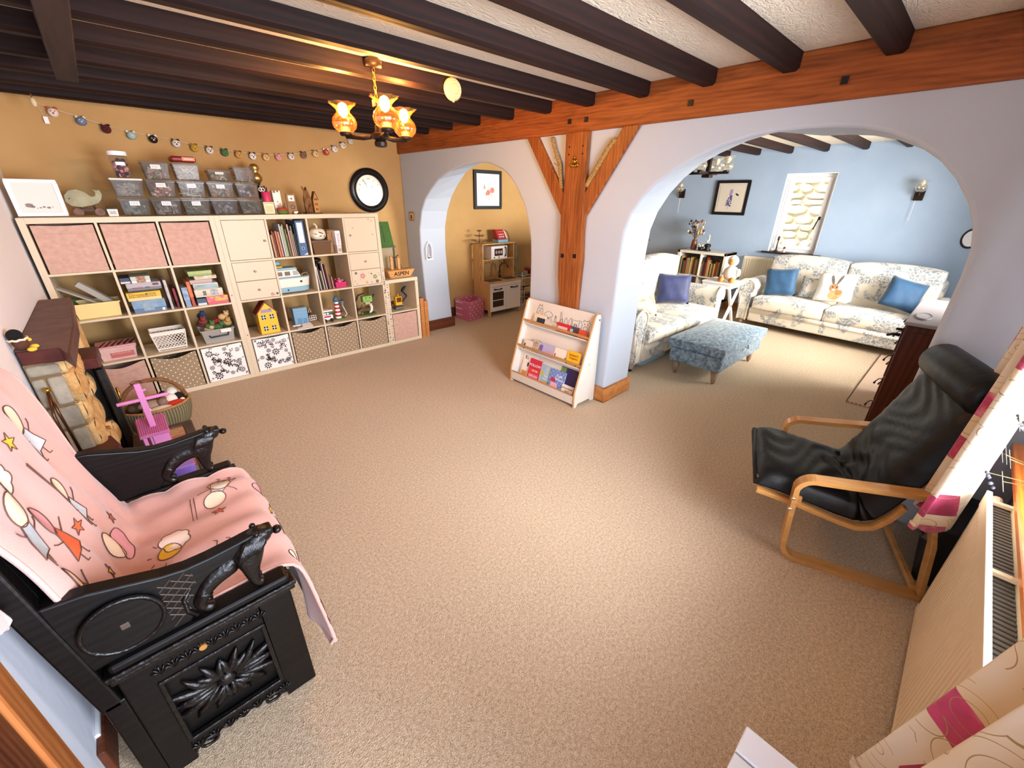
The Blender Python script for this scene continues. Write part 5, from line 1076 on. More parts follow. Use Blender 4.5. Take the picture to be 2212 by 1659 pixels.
MB().box(2.935,2.95,yr+.009,yl-.009,.03,.105).build('front_panel',M_rk,t); MB().cyl((2.9345,-1.86,.07),(2.936,-1.86,.07),.006).build('screw',pm('#b5a890'),t)
back=MB(); back.add([(3.0,yl-.009,.06),(3.0,yr+.009,.06),(3.16,yr+.009,.40),(3.16,yl-.009,.40)],[(0,1,2,3)]); 
# three stepped backs with ledges
for k,(zb,zt_) in enumerate(((.05,.37),(.33,.585),(.565,.775))):
    off=.055 if k<2 else .05
    xb0=rp(max(zb,.135))+off+(.025 if k==0 else .01 if k==1 else 0); xb1=rp(zt_)+(.02 if k==2 else .06)
    MB().hexa([(xb0,yr+.009,zb),(xb0,yl-.009,zb),(xb0+.008,yl-.009,zb),(xb0+.008,yr+.009,zb)],[(xb1,yr+.009,zt_),(xb1,yl-.009,zt_),(xb1+.008,yl-.009,zt_),(xb1+.008,yr+.009,zt_)]).build('back_board',M_rk,t)
for zs in (.355,.585):
    x0=rp(zs); MB().box(x0-.002,x0+.006,yr+.009,yl-.009,zs-.005,zs+.014).build('ledge_edge',M_ply,t); MB().box(x0,x0+.06,yr+.009,yl-.009,zs-.03,zs-.02).build('ledge',M_rk,t)
MB().box(2.934,2.951,yr+.009,yl-.009,.105,.11).build('ply_edge',M_ply,t)
MB().box(2.95,3.02,yr+.009,yl-.009,.03,.04).build('ledge',M_rk,t)
def rk(u,z,off): return (max(rp(z),2.952 if z<.2 else 0)+off,yl-.02+(yr-yl+.04)*u,z)
sl=math.atan2(rp(.76)-rp(.135),.625)
# engraved animals
b=MB()
def loop(pts,closed=True): b.tube([rk(u,z,toff(z)-.002) for u,z in pts],.0013,4,closed=closed)
def el(u,z,ru,rz,n=14,a0=0,a1=2*PI): return [(u+ru*math.cos(a0+(a1-a0)*k/n),z+rz*math.sin(a0+(a1-a0)*k/n)) for k in range(n+(0 if a1-a0>=6.28 else 1))]
loop([(.14,.625),(.13,.68),(.145,.72),(.16,.735),(.165,.75),(.175,.735),(.195,.735),(.205,.75),(.21,.73),(.225,.71),(.23,.65),(.235,.625)],False); loop(el(.18,.665,.026,.028)); loop(el(.17,.71,.006,.004)); loop(el(.2,.71,.006,.004))
loop([(.26,.62),(.285,.66),(.255,.675),(.30,.70),(.345,.705),(.39,.685),(.40,.67),(.375,.665),(.385,.62)],False); loop([(.295,.665),(.335,.64),(.37,.665)],False); loop(el(.335,.645,.012,.008))
loop([(.43,.62),(.435,.66),(.445,.685),(.455,.66),(.465,.62)],False); loop(el(.445,.67,.01,.008))
loop([(.515,.62),(.52,.67),(.51,.72),(.525,.73),(.54,.68),(.555,.675),(.565,.62)],False); loop(el(.54,.65,.014,.018))
loop([(.585,.62),(.59,.67),(.61,.69),(.63,.67),(.64,.62)],False); loop([(.65,.62),(.655,.68),(.68,.70),(.69,.67),(.69,.62)],False)
loop([(.70,.62),(.71,.66),(.695,.69),(.725,.685),(.775,.685),(.81,.695),(.80,.66),(.81,.62)],False); loop(el(.755,.645,.022,.014)); loop(el(.745,.645,.004,.004)); loop(el(.765,.645,.004,.004))
loop([(.84,.62),(.85,.665),(.825,.69),(.86,.695),(.865,.71),(.88,.70),(.92,.705),(.935,.715),(.935,.695),(.965,.685),(.945,.66),(.95,.615)],False); loop(el(.90,.64,.03,.018)); loop(el(.88,.675,.005,.004)); loop(el(.92,.675,.005,.004))
loop([(.1,.618),(.99,.612)],False)
o=b.build('animal_outline',pm('#4f4238'),t); o['kind']='stuff'
# books in rack:   u0,u1, z-bottom, height, off, colour
def rbook(label,u0,u1,zb,h,off,m,par=(),lines=(),tilt=0):
    t=thing('picture_book',label,'book',rk((u0+u1)/2,zb,off)); y0=yl-.02+(yr-yl+.04)*u0; y1=yl-.02+(yr-yl+.04)*u1; w_=abs(y1-y0)
    t.rotation_euler=(0,0,-PI/2); Y=Matrix.Translation(rk(u0,zb,off))@rotm('Z',-PI/2)@rotm('X',-sl)@rotm('Y',tilt)
    def bx(nm,a0,a1,d0,d1,c0,c1,m_,**k): q=MB(); q.X=Y; q.box(a0,a1,d0,d1,c0,c1); return q.build(nm,m_,t,**k)
    bx('cover',0,w_,0,.002,0,h,m); bx('pages',.002,w_-.002,.002,.009,.002,h-.003,M_paper); bx('back_cover',0,w_,.009,.011,0,h,m)
    for a0,a1,c0,c1,m_ in par: bx('cover_art',a0*w_,a1*w_,-.0008,.0002,c0*h,c1*h,m_)
    for s_,sz,a0,c0,m_ in lines: text(s_,'lettering',sz,m_,t,Y@Matrix.Translation((a0*w_,-.0012,c0*h))@rotm('X',PI/2))
    return t
M_bluec=mat('pale blue cover','#a9c4d4',.5,c2='#8fb0c4',s=12)
rbook('tall white book with an orange fox at the left of the bottom row',.06,.30,.055,.235,.036,pm('#e9e4da'),[(.05,.42,.0,.3,mat('fox orange','#d0823a',.6,c2='#e4b070',s=25)),(.36,.46,.5,.66,M_black)],[('Ki',.05,.24,.84,pm('#3a342e'))])
rbook('red book with a big white title FOLLOW in the bottom row',.20,.40,.055,.215,.022,pm('#cb2c48'),[(.08,.85,.06,.1,pm('#e8843a')),(.1,.9,.14,.36,pm('#e2687c')),(.1,.9,.41,.56,pm('#d9503c'))],[('FOLLOW',.034,.5,.72,M_whitep),('OF THE',.02,.55,.49,M_whitep),('UNICORN',.024,.5,.25,M_whitep)])
rbook('pale blue book with golden animals right of the red FOLLOW book',.39,.60,.05,.20,.026,M_bluec,[(.02,.98,.0,.25,mat('gold animals','#d09a3a',.6,c2='#e6c878',s=30)),(.05,.3,.5,.7,pm('#b8c24a'))],[('Party',.024,.55,.50,M_whitep),('Surprise',.022,.55,.38,M_whitep)])
rbook('dark purple book with a pale title shape at the right of the bottom row',.70,.95,.06,.235,.034,mat('night purple','#33285a',.5,c2='#3f3070',s=10),[(.0,.3,.75,.98,pm('#6f8f4a'))],[])
tt=bpy.data.objects['picture_book.003'] if 'picture_book.003' in bpy.data.objects else None
rbook('blue snow-dotted book titled Cold Winter in the bottom row',.57,.80,.052,.20,.014,polka('snow cover','#6c86c4','#dfe8f4',.04,.004),[(.12,.42,.45,.62,pm('#c0303a')),(.1,.75,.0,.1,pm('#b02a44')),(.15,.6,.1,.42,pm('#eab0bc'))],[('Cold',.034,.62,.76,M_whitep),('Winter',.034,.66,.6,M_whitep)])
rbook('small cream book titled LITTLE at the front right of the bottom row',.79,.96,.055,.105,.008,pm('#efe8da'),[],[('LITTLE MOUSE',.018,.5,.72,pm('#2c2622')),('TROT',.021,.5,.48,pm('#2c2622'))])
for lab,u0,u1,h,m,art,ln in (('cream book with a black curve, far left of the middle row',.06,.21,.055,pm('#e4dccf'),[(.05,.2,.0,.6,pm('#3a342e'))],[]),('spotted cream book in the middle row left',.215,.33,.08,mat('spotted cover','#d8ccb8',.6,c2='#8f8068',s=60),[],[]),('lilac-blue book in the middle row',.32,.57,.075,mat('lilac cover','#a9b4d4',.5,c2='#bfa8cc',s=20),[(.05,.25,.3,.8,pm('#7a62a8')),(.5,.85,.1,.5,pm('#c9a0bc'))],[]),('cream book with tiny pictures in the middle row',.56,.80,.075,pm('#e9e0d2'),[(.1,.16,.2,.5,pm('#5a4a3a')),(.75,.85,.15,.4,pm('#8a9a7a')),(.0,.06,.0,1,pm('#c9a08a'))],[])):
    rbook(lab,u0,u1,.335,h+.03,.022,m,art,ln)
rbook('bright yellow book with a brown title at the right of the middle row',.78,.965,.34,.115,.012,pm('#eeb81e'),[(.0,.12,.0,.1,M_black),(.7,.85,.0,.06,M_black)],[("BABAR'S",.027,.5,.7,pm('#8a3a14')),('Kingdom',.025,.52,.5,pm('#8a3a14'))])
for lab,u0,u1,h,m,art in (('cream and navy book at the left of the top row',.12,.31,.075,pm('#e0d2b0'),[(.3,1,.1,.7,pm('#2a2c44')),(.05,.28,.1,.5,pm('#cfc8b8'))]),('pale book lying low in the top row',.31,.52,.035,pm('#d4ccc4'),[(.6,.95,.3,.8,pm('#b9b58a'))]),('red book with white lettering in the top row',.50,.73,.052,pm('#c02a30'),[(.1,.75,.35,.65,pm('#e0b8b4'))]),('dark blue book right of the red one in the top row',.70,.84,.05,pm('#3a4a5e'),[(.1,.4,.2,.7,pm('#a9c0c4'))]),('orange-red book at the right end of the top row',.78,.96,.04,pm('#cf4a2c'),[])):
    rbook(lab,u0,u1,.567,h+.025,.02,m,art)
# ================================================================ FAR ROOM
M_toi=toile('toile fabric','#e2ddd2','#7f8b97','#ddd2bc',5.5,.50,.03)
M_legw=wood('lime washed leg','#8a7260','#b09a86','z',5,.5,.05)
def rbx(name,m,par,x0,x1,y0,y1,z0,z1,bev=.04,seg=4,label=None,puff=0):
    b=MB(); 
    if puff:
        cx,cy,cz=(x0+x1)/2,(y0+y1)/2,(z0+z1)/2; n=8
        def face(f): b.grid(f,n,n)
        def P_(a,d,e):
            q=lambda s:(1-s**4)
            return (cx+(x1-x0)/2*a*(1+puff*.25*q(d)*q(e)*(abs(a)==1)),cy+(y1-y0)/2*d*(1+puff*.25*q(a)*q(e)*(abs(d)==1)),cz+(z1-z0)/2*e+(puff*(z1-z0)*.5*q(a)*q(d) if e==1 else 0))
        for s_ in (-1,1):
            face(lambda u,v,s_=s_:P_(2*u-1,2*v-1,s_)); face(lambda u,v,s_=s_:P_(2*u-1,s_,2*v-1)); face(lambda u,v,s_=s_:P_(s_,2*u-1,2*v-1))
    else: b.box(x0,x1,y0,y1,z0,z1)
    return b.build(name,m,par,True,bev=bev,seg=seg,label=label)
def sofa(t,W,D,seats,Hs=.44,Hb=.92,aw=.22,base=.09):
    """local frame: front towards -y, centred in x; origin on the floor at the middle of the front"""
    def L(nm,*a,**k):
        return rbx(nm,M_toi,t,*a,**k)
    X0=wmat(t)
    def wb(b): b.v=[tuple(X0@Vector(v)) for v in b.v]; return b
    def bx(nm,x0,x1,y0,y1,z0,z1,bev,puff=0,m=None):
        b=MB(); b.box(x0,x1,y0,y1,z0,z1)
        if puff:
            b=MB(); n=10; cx,cy,cz=(x0+x1)/2,(y0+y1)/2,(z0+z1)/2; q=lambda s:(1-abs(s)**3)
            def P_(a,d,e):
                return (cx+(x1-x0)/2*a+a*.25*puff*q(d)*q(e)*(abs(a)>.999),cy+(y1-y0)/2*d+d*.6*puff*q(a)*q(e)*(abs(d)>.999),cz+(z1-z0)/2*e+e*puff*q(a)*q(d)*(abs(e)>.999))
            for s_ in (-1,1):
                b.grid(lambda u,v:P_(2*u-1,2*v-1,s_),n,n); b.grid(lambda u,v:P_(2*u-1,s_,2*v-1),n,n); b.grid(lambda u,v:P_(s_,2*u-1,2*v-1),n,n)
        return wb(b).build(nm,m or M_toi,t,True,bev=bev,seg=4)
    bx('base_front',-W/2+aw-.02,W/2-aw+.02,.02,D-.1,base,.27,.02)
    b=MB(); b.cyl((-W/2+aw-.01,.03,.24),(W/2-aw+.01,.03,.24),.035); wb(b).build('base_roll',M_toi,t,True)
    bx('back_board',-W/2+aw*.6,W/2-aw*.6,D-.16,D,base,Hb-.1,.05)
    cw=(W-2*aw)/seats
    for k in range(seats):
        bx('seat_cushion',-W/2+aw+k*cw+.004,-W/2+aw+(k+1)*cw-.004,.0,D-.28,.275,Hs,.035,.03)
        bx('back_cushion',-W/2+aw*.75+k*(W-1.5*aw)/seats+.005,-W/2+aw*.75+(k+1)*(W-1.5*aw)/seats-.005,D-.32,D-.1,Hs-.02,Hb,.07,.04)
    for s_ in (-1,1):
        b=MB(); x0=s_*(W/2-aw/2); pr=[]
        for k in range(13): th=-.2*PI+1.4*PI*k/12; pr.append((x0+s_*.02+.115*math.cos(th if s_>0 else PI-th),.545+.105*math.sin(th)))
        if s_>0: P_=[(x0-.06,base),(x0-.075,.45)][::1]; poly=[(x0+.06,base)]+pr+[(x0-.07,.45),(x0-.06,base)]
        else: poly=[(x0-.06,base)]+pr+[(x0+.07,.45),(x0+.06,base)]
        b.prism(poly,'y',.03,D-.12); a=wb(b).build('arm',M_toi,t,True,bev=.02,seg=3)
        b=MB(); b.tube([(p[0],.028,p[1]) for p in pr],.012,6); b.tube([(x0+s_*.055,.028,base),(x0+s_*.06,.028,.45)],.01,6); b.tube([(x0-s_*.055,.028,base),(x0-s_*.065,.028,.45)],.01,6); wb(b).build('piping',M_toi,a,True)
    for x in (-W/2+.1,W/2-.1):
        for y in (.08,D-.1):
            b=MB(); b.lathe([(.028,base),(.022,.03),(.016,.028)],(x,y,0),10); wb(b).build('foot',M_legw,t,True)
            b=MB(); b.cyl((x-.01,y,.0155),(x+.01,y,.0155),.0155,n=12); wb(b).build('castor',M_dark,t,True)
# big sofa against the east wall, facing west
t=thing('sofa','two-cushion cream and grey-blue floral sofa under the far window','sofa',(6.70,-3.37,0),-PI/2-.05); 
sofa(t,2.12,.83,2,.43,.93)
t=thing('loveseat','floral loveseat behind the blue velvet footstool','sofa',(4.95,-2.44,0),0); sofa(t,2.05,.92,2,.42,.98,.24)
# cushions
M_navy=mat('navy velvet','#262e58',.6,c2='#323b6a',s=6,sheen=.25); M_tealb=mat('blue velvet','#1f4468',.65,c2='#275276',s=8,sheen=.2)
t=thing('scatter_cushion','navy velvet cushion on the floral loveseat','cushion',(5.38,-2.03,.44)); cushion('pillow',M_navy,t,(5.37,-2.03,.635),(.26,-.30,0),(.05,.05,.34),.40,.36,.06)
t=thing('scatter_cushion','blue velvet cushion at the left end of the long sofa','cushion',(6.93,-2.75,.45)); cushion('pillow',M_tealb,t,(6.96,-2.755,.635),(.06,-.37,.04),(.05,.02,.36),.37,.36,.055)
t=thing('scatter_cushion','blue velvet cushion tilted on one corner at the right end of the long sofa','cushion',(6.95,-4.0,.45)); cushion('pillow',M_tealb,t,(7.02,-4.01,.665),(.1,-.36,-.09),(.14,.08,.36),.36,.36,.06)
t=thing('scatter_cushion','white cushion with a painted hare on the long sofa','cushion',(7.0,-3.36,.45)); C0=Vector((6.97,-3.365,.655)); AX=Vector((.0,-1,.03)).normalized(); AY=Vector((.22,0,1)).normalized()
M_cw2=mat('white cushion','#f0ede8',.85,c2='#e6dccb',s=9,lo=.55,hi=.8); cushion('pillow',M_cw2,t,C0,AX,AY,.40,.36,.065)
def hare():
    NN=AX.cross(AY); NN=NN if NN.x<0 else -NN
    out=[]
    def pt(a,d):
        k=max(0,(1-(a/.2)**4)*(1-(d/.18)**4))**.6; return C0+AX*a+AY*d+NN*(.065*k+.004)
    def el_(cx,cy,rx,ry,an,k):
        ca,sa=math.cos(an),math.sin(an); q=[pt(cx+rx*math.cos(u*PI/8)*ca-ry*math.sin(u*PI/8)*sa,cy+rx*math.cos(u*PI/8)*sa+ry*math.sin(u*PI/8)*ca) for u in range(16)]; b.k=k; b.add([pt(cx,cy)]+q,[(0,1+u,1+(u+1)%16) for u in range(16)])
    b=MB(); el_(.03,-.09,.075,.06,.5,1); el_(0,-.01,.045,.05,0,0); el_(-.035,.085,.014,.06,.35,2); el_(.035,.09,.014,.065,-.3,2); el_(-.018,.0,.007,.008,0,3); el_(.024,.0,.007,.008,0,3); el_(0,-.035,.02,.014,0,4); el_(.06,-.06,.04,.03,.6,0)
    b.build('hare_print',[pm('#9c7650',.9),pm('#c49a68',.9),pm('#5f5855',.9),pm('#2a1e18',.9),pm('#d8c4a8',.9)],t)
hare()
t=thing('floral_cushion','floral scatter cushion tucked behind the hare cushion','cushion',(7.05,-3.1,.45)); cushion('pillow',M_toi,t,(7.08,-3.12,.60),(.05,-.3,.0),(.1,0,.3),.3,.28,.05)
t=thing('throw_cushion','crumpled cream and tan cushion on the left arm of the loveseat','cushion',(4.45,-2.1,.6)); cushion('pillow',mat('cream tan cover','#e6d8c4',.9,c2='#b3946c',s=9,lo=.5,hi=.62),t,(4.42,-2.15,.68),(.32,-.12,-.12),(.08,.25,.3),.38,.36,.06)
# velvet storage footstool
M_vel=mat('crushed velvet','#4f6a7e',.5,c2='#9ab2c0',s=34,lo=.38,hi=.68,sheen=.3,bump=.25,bs=30)
t=thing('footstool','crushed blue velvet storage footstool on tapered legs','footstool',(4.83,-2.88,0))
bd=MB().box(4.285,5.36,-3.135,-2.62,.14,.30).build('body',M_vel,t,True,bev=.025,seg=3)
b=MB(); n=12; x0,x1,y0,y1=4.265,5.38,-3.155,-2.6; q=lambda s:(1-abs(s)**3.5)
b.grid(lambda u,v:(x0+(x1-x0)*u,y0+(y1-y0)*v,.385+.05*q(2*u-1)*q(2*v-1)),n,n)
for (xa,ya),(xb,yb) in (((x0,y0),(x1,y0)),((x1,y0),(x1,y1)),((x1,y1),(x0,y1)),((x0,y1),(x0,y0))): b.grid(lambda u,v:(xa+(xb-xa)*u,ya+(yb-ya)*u,.305+.08*v),n,2)
b.box(x0+.01,x1-.01,y0+.01,y1-.01,.303,.31); b.build('lid',M_vel,t,True,bev=.03,seg=4)
b=MB(); b.tube([(4.78,-3.157,.312),(4.80,-3.172,.29),(4.83,-3.168,.285),(4.85,-3.157,.312)],.006,6,flat=.4); b.build('pull_tab',mat('dark tab','#26313a',.6),t)
for x in (4.36,5.29):
    for y in (-3.07,-2.68): MB().lathe([(.042,.145),(.02,.02),(.016,.016)],(x,y,0),12).build('leg',M_legw,t,True); MB().lathe([(.01,.001),(.014,.008),(.012,.018)],(x,y,0),10).build('castor',M_brass,t,True)
t=thing('blue_crate','pale blue lettered crate pushed under the loveseat','crate',(4.55,-2.2,0)); MB().box(4.25,4.75,-2.36,-2.0,.001,.085).build('case',pm('#9cc3d4'),t,bev=.006); text('318','lettering',.05,M_whitep,t,TF((4.62,-2.362,.045)))
# side table
t=thing('side_table','white side table with crossed legs between the two sofas','side table',(6.62,-2.17,0)); 
MB().box(6.42,6.86,-2.32,-1.92,.585,.61).build('table_top',M_whitep,t,bev=.004); MB().box(6.43,6.85,-2.31,-1.93,.53,.585).build('apron',M_whitep,t)
for y in (-2.295,-1.945):
    for s_ in (-1,1):
        b=MB(); b.X=Matrix.Translation((6.64,y,.27))@rotm('Y',s_*.62); b.box(-.018,.018,-.014,.014,-.325,.325); b.build('leg',M_whitep,t)
t=thing('plush_duck','white plush duck with an orange bill on the side table','soft toy',(6.6,-2.25,.61)); M_pl=mat('white plush','#f0ece2',.95,bump=.4,bs=120); M_or=mat('orange felt','#d98f4a',.9)
MB().ball((6.6,-2.22,.72),.095,(.85,1,1.1)).build('body',M_pl,t,True); MB().ball((6.59,-2.22,.885),.07).build('head',M_pl,t,True)
MB().ball((6.53,-2.225,.865),.04,(.7,1,.6)).ball((6.53,-2.225,.90),.03,(.7,1,.6)).build('bill',M_or,t,True)
for y in (-2.32,-2.12): MB().ball((6.58,y,.74),.05,(.6,.6,1.1)).build('wing',M_pl,t,True)
for y in (-2.28,-2.14): MB().tube([(6.55,y,.64),(6.50,y-.01,.635),(6.465,y-.01,.65)],[.032,.034,.04],10).build('foot',M_or,t,True)
# bookcase with books
t=thing('bookcase','white two-cell bookcase behind the loveseat','bookcase',(7.39,-1.5,0)); by0,by1=-1.115,-1.89; W_=.775
for y in (by1,by0-.038): MB().box(7.2,7.59,y,y+.038,.13,.90).build('side_panel',M_white,t,bev=.002)
MB().box(7.2,7.59,by1,by0,.862,.90).build('top_panel',M_white,t,bev=.002); MB().box(7.2,7.59,by1,by0,.13,.168).build('bottom_panel',M_white,t); MB().box(7.2,7.59,by1+.038,by0-.038,.511,.527).build('shelf',M_white,t)
ym=(by0+by1)/2; MB().box(7.2,7.59,ym-.008,ym+.008,.168,.862).build('divider',M_white,t); MB().box(7.22,7.57,by1+.03,by0-.03,0,.13).build('plinth',M_white,t); MB().box(7.575,7.585,by1+.03,by0-.03,.168,.862).build('back_panel',pm('#8d857c'),t)
rr=random.Random(11)
for c,(ya,lab) in enumerate(((by0-.045,'left'),(ym-.012,'right'))):
    y=ya; ye=ya-.315
    for k in range(15):
        w_=rr.uniform(.014,.026); h_=rr.uniform(.19,.29); 
        if y-w_<ye: break
        t2=thing('book','%s book spine from the left in the %s cell of the far white bookcase'%(ORD[k],lab),'book',(7.24,y,.528),-PI/2,'books in the %s cell of the far bookcase'%lab)
        MB().box(0,w_-.002,0,.005,0,h_).box(0,.0015,0,.15,0,h_).box(w_-.0035,w_-.002,0,.15,0,h_).build('cover',pm(rr.choice(('#7a2c2a','#c9b184','#3a3a44','#b99a5c','#6b4a3a','#d8cdb4','#8a3a2c','#4a5a44','#c2a24a','#9c8a74','#2c2c34','#a8503c'))),t2,world=False)
        MB().box(.0015,w_-.004,.005,.145,.003,h_-.005).build('pages',M_paper,t2,world=False); y-=w_
t=thing('dried_flower_vase','brown vase of dried flowers on the far bookcase','vase',(7.38,-1.30,.90)); MB().lathe([(.04,0),(.05,.03),(.042,.12),(.034,.15),(.04,.155)],(7.38,-1.28,.9005),16).build('vase_body',pm('#6b3f2a',.4),t,True)
rr=random.Random(9); b=MB(); f=MB()
for k in range(60):
    an=rr.uniform(0,6.28); sp=rr.uniform(.02,.17); h_=rr.uniform(.12,.36); e=(7.38+sp*math.cos(an)*.7,-1.28+sp*math.sin(an),1.05+h_*.8)
    b.k=0; b.tube([(7.38,-1.28,1.04),(7.38+.4*sp*math.cos(an)*.7,-1.28+.4*sp*math.sin(an),1.05+h_*.5),e],.0022,4)
    f.k=rr.choice((0,0,1,2,3)); f.ball(e,rr.uniform(.008,.019),(1,1,1.3),6,5)
b.build('stems',pm('#8a7350'),t); o=f.build('flower_heads',[pm(c,.9) for c in ('#b39a72','#d8c8a8','#7a4a34','#4a4a5c')],t,True); o['kind']='stuff'
t=thing('oil_lamp','small black oil lamp with a glass chimney beside the dried flowers','oil lamp',(7.36,-1.5,.9)); MB().lathe([(.055,0),(.058,.02),(.03,.045),(.05,.07),(.045,.1),(.02,.11)],(7.36,-1.51,.9005),16).build('lamp_base',M_black,t,True); MB().lathe([(.018,.11),(.026,.14),(.017,.19),(.016,.24)],(7.36,-1.51,.9),14,cap=False).build('chimney',M_clearg,t,True)
t=thing('flower_pot','small pot of pale dried blooms between vase and lamp','vase',(7.33,-1.4,.9)); MB().lathe([(.035,0),(.045,.05),(.03,.06)],(7.33,-1.42,.9005),14).build('pot',M_black,t,True)
b=MB()
for k in range(7): b.ball((7.33+.03*math.cos(k),-1.42+.035*math.sin(k),.97+.008*(k%3)),.016,n=7,m=5)
b.build('blooms',pm('#e2d0ae',.9),t,True)
# pictures and window sill things
t=thing('framed_print','black-framed print of blue lavender and a bee on the blue wall','picture',(7.6,-1.62,1.43)); X=Matrix.Translation((7.6,-1.62,1.432))@rotm('Z',-PI/2); fr(t,0,.49,.486,.04,.025,M_black,pm('#e6dcd0'),X,mount=.03)
b=MB(); b.X=X
rr=random.Random(2)
for k in range(46):
    z=.13+.23*k/46; w_=.05*(1-k/60); b.k=0 if k<30 else 1; r=rr.uniform(.007,.012); x=-.02+rr.uniform(-w_,w_)*.8+.025*k/46; b.prism([(x+r*math.cos(u*PI/3),z+r*math.sin(u*PI/3)) for u in range(6)],'y',-.0235-.00002*k,-.022)
b.k=2; b.tube([(-.02,-.0225,.08),(-.015,-.0225,.2)],.002,4); b.k=3
for dx,dz,r in ((.085,.29,.016),(.10,.28,.014),(.072,.3,.01)): b.prism([(dx+r*math.cos(u*PI/4),dz+r*.8*math.sin(u*PI/4)) for u in range(8)],'y',-.024,-.0225)
o=b.build('painting',[pm('#4a4a86'),pm('#9a8ab8'),pm('#6b7a5c'),pm('#4a4440')],t); o['kind']='stuff'
t=thing('candlestick','tall dark candlestick on the far window sill','candlestick',(7.58,-2.42,.958)); MB().lathe([(.035,0),(.03,.012),(.01,.03),(.008,.15),(.016,.17),(.014,.215)],(7.585,-2.42,.9585),14).build('turned_stem',pm('#3a1f1c',.4),t,True)
t=thing('sill_figure','small pale and brown figure on the far window sill','ornament',(7.58,-2.52,.958)); MB().lathe([(.024,0),(.02,.03),(.012,.05)],(7.58,-2.525,.9585),12).build('skirt',pm('#c9b9b0'),t,True); MB().ball((7.58,-2.525,1.022),.016).build('head',pm('#5a3a30'),t,True)
# far radiator behind sofa
def radiator(t,x0,x1,put,z0,z1,m,fins):
    pass
t=thing('radiator','cream ribbed radiator behind the left end of the long sofa','radiator',(7.55,-2.3,.1)); M_rad=mat('radiator cream','#e9dfc8',.4)
MB().box(7.52,7.535,-2.95,-2.03,.3,.87).build('panel',M_rad,t,bev=.006)
b=MB()
for k in range(26): b.cyl((7.52,-2.06-k*.034,.34),(7.52,-2.06-k*.034,.83),.009,n=6)
b.build('ribs',M_rad,t,True); MB().box(7.535,7.592,-2.95,-2.03,.85,.868).build('top_grille',M_rad,t); 
b=MB()
for y in (-2.9,-2.08): b.box(7.535,7.595,y-.02,y+.02,.4,.8)
b.build('bracket',M_rad,t)
# brown cabinet at the left of the far room
t=thing('wooden_cabinet','red-brown wooden cabinet just visible behind the loveseat','cabinet',(5.4,-1.1,0)); M_mah=wood('mahogany','#4a1e14','#7a3624','z',4,.4,.05)
MB().box(5.0,5.87,-1.3,-.9,0,1.12).build('carcass',M_mah,t,bev=.005); MB().hexa([(4.97,-1.33,1.12),(5.89,-1.33,1.12),(5.89,-.88,1.12),(4.97,-.88,1.12)],[(4.97,-1.26,1.19),(5.89,-1.26,1.19),(5.89,-.9,1.19),(4.97,-.9,1.19)]).build('lid',M_mah,t,bev=.004)
for k in range(2): MB().box(5.05+.41*k,5.42+.41*k,-1.312,-1.299,.1,1.05).build('door_panel',M_mah,t,bev=.004)
# dark chest with drop handles, end-on
t=thing('chest_of_drawers','dark brown chest end-on by the right arch, grey top and black drop handles','chest of drawers',(4.7,-4.5,0)); M_ch=wood('chest brown','#351409','#5a2813','z',3,.4,.1)
MB().box(4.27,5.36,-4.88,-4.25,.04,.875).build('carcass',M_ch,t,bev=.008); MB().box(4.25,5.38,-4.89,-4.235,.875,.90).build('top',mat('grey painted top','#9a9498',.5),t,bev=.006)
MB().box(4.262,4.27,-4.86,-4.27,.1,.83).build('end_panel',M_ch,t); MB().box(4.29,5.34,-4.87,-4.27,.0095,.04).build('plinth',M_ch,t)
for k in range(4):
    z=.1+.19*k; d=MB().box(4.3,5.33,-4.25,-4.238,z,z+.175).build('drawer',M_ch,t,bev=.003)
    for x in (4.5,5.1): MB().tube([(x,-4.238,z+.11),(x,-4.215,z+.105),(x,-4.20,z+.08),(x,-4.195,z+.06)],[.004,.0035,.004,.008],8).build('drop_handle',M_black,d,True)
b=MB(); b.tube([(4.27,-4.238,.80),(4.265,-4.2,.80),(4.262,-4.17,.785)],[.012,.01,.008],8); b.tube([(4.29,-4.238,.835),(4.285,-4.205,.835)],[.01,.009],8); b.build('latch',M_black,t,True)
t=thing('coaster','thin oval grey coaster on the grey chest top','coaster',(4.5,-4.31,.9)); b=MB(); b.lathe([(.05,0),(.055,.003),(.055,.008),(.0,.008)],(4.5,-4.31,.9005),24,2.2,.8); b.build('disc',pm('#a9a6aa'),t); b=MB(); b.tube([(4.5+.117*math.cos(k*PI/12),-4.31+.042*math.sin(k*PI/12),.909) for k in range(24)],.0025,4,closed=True); b.build('edge',pm('#3c3a3c'),t)
t=thing('rug','pale rug with a dark stitched edge before the long sofa','rug',(5.8,-4.5,0)); M_rug=mat('pale rug','#d6bda6',.95,c2='#c9ac92',s=160,bump=.6,bs=300)
MB().box(4.875,6.72,-4.86,-4.04,.0005,.009).build('pile',M_rug,t,bev=.003)
b=MB()
def stitch(p,q,n):
    for k in range(n):
        a_=Vector(p).lerp(Vector(q),(k+.15)/n); c_=Vector(p).lerp(Vector(q),(k+.7)/n); b.tube([a_,c_],.004,5)
stitch((4.88,-4.045,.0105),(6.715,-4.045,.0105),60); stitch((4.88,-4.045,.0105),(4.88,-4.86,.0105),27); o=b.build('stitching',pm('#5a4438',.9),t); o['kind']='stuff'
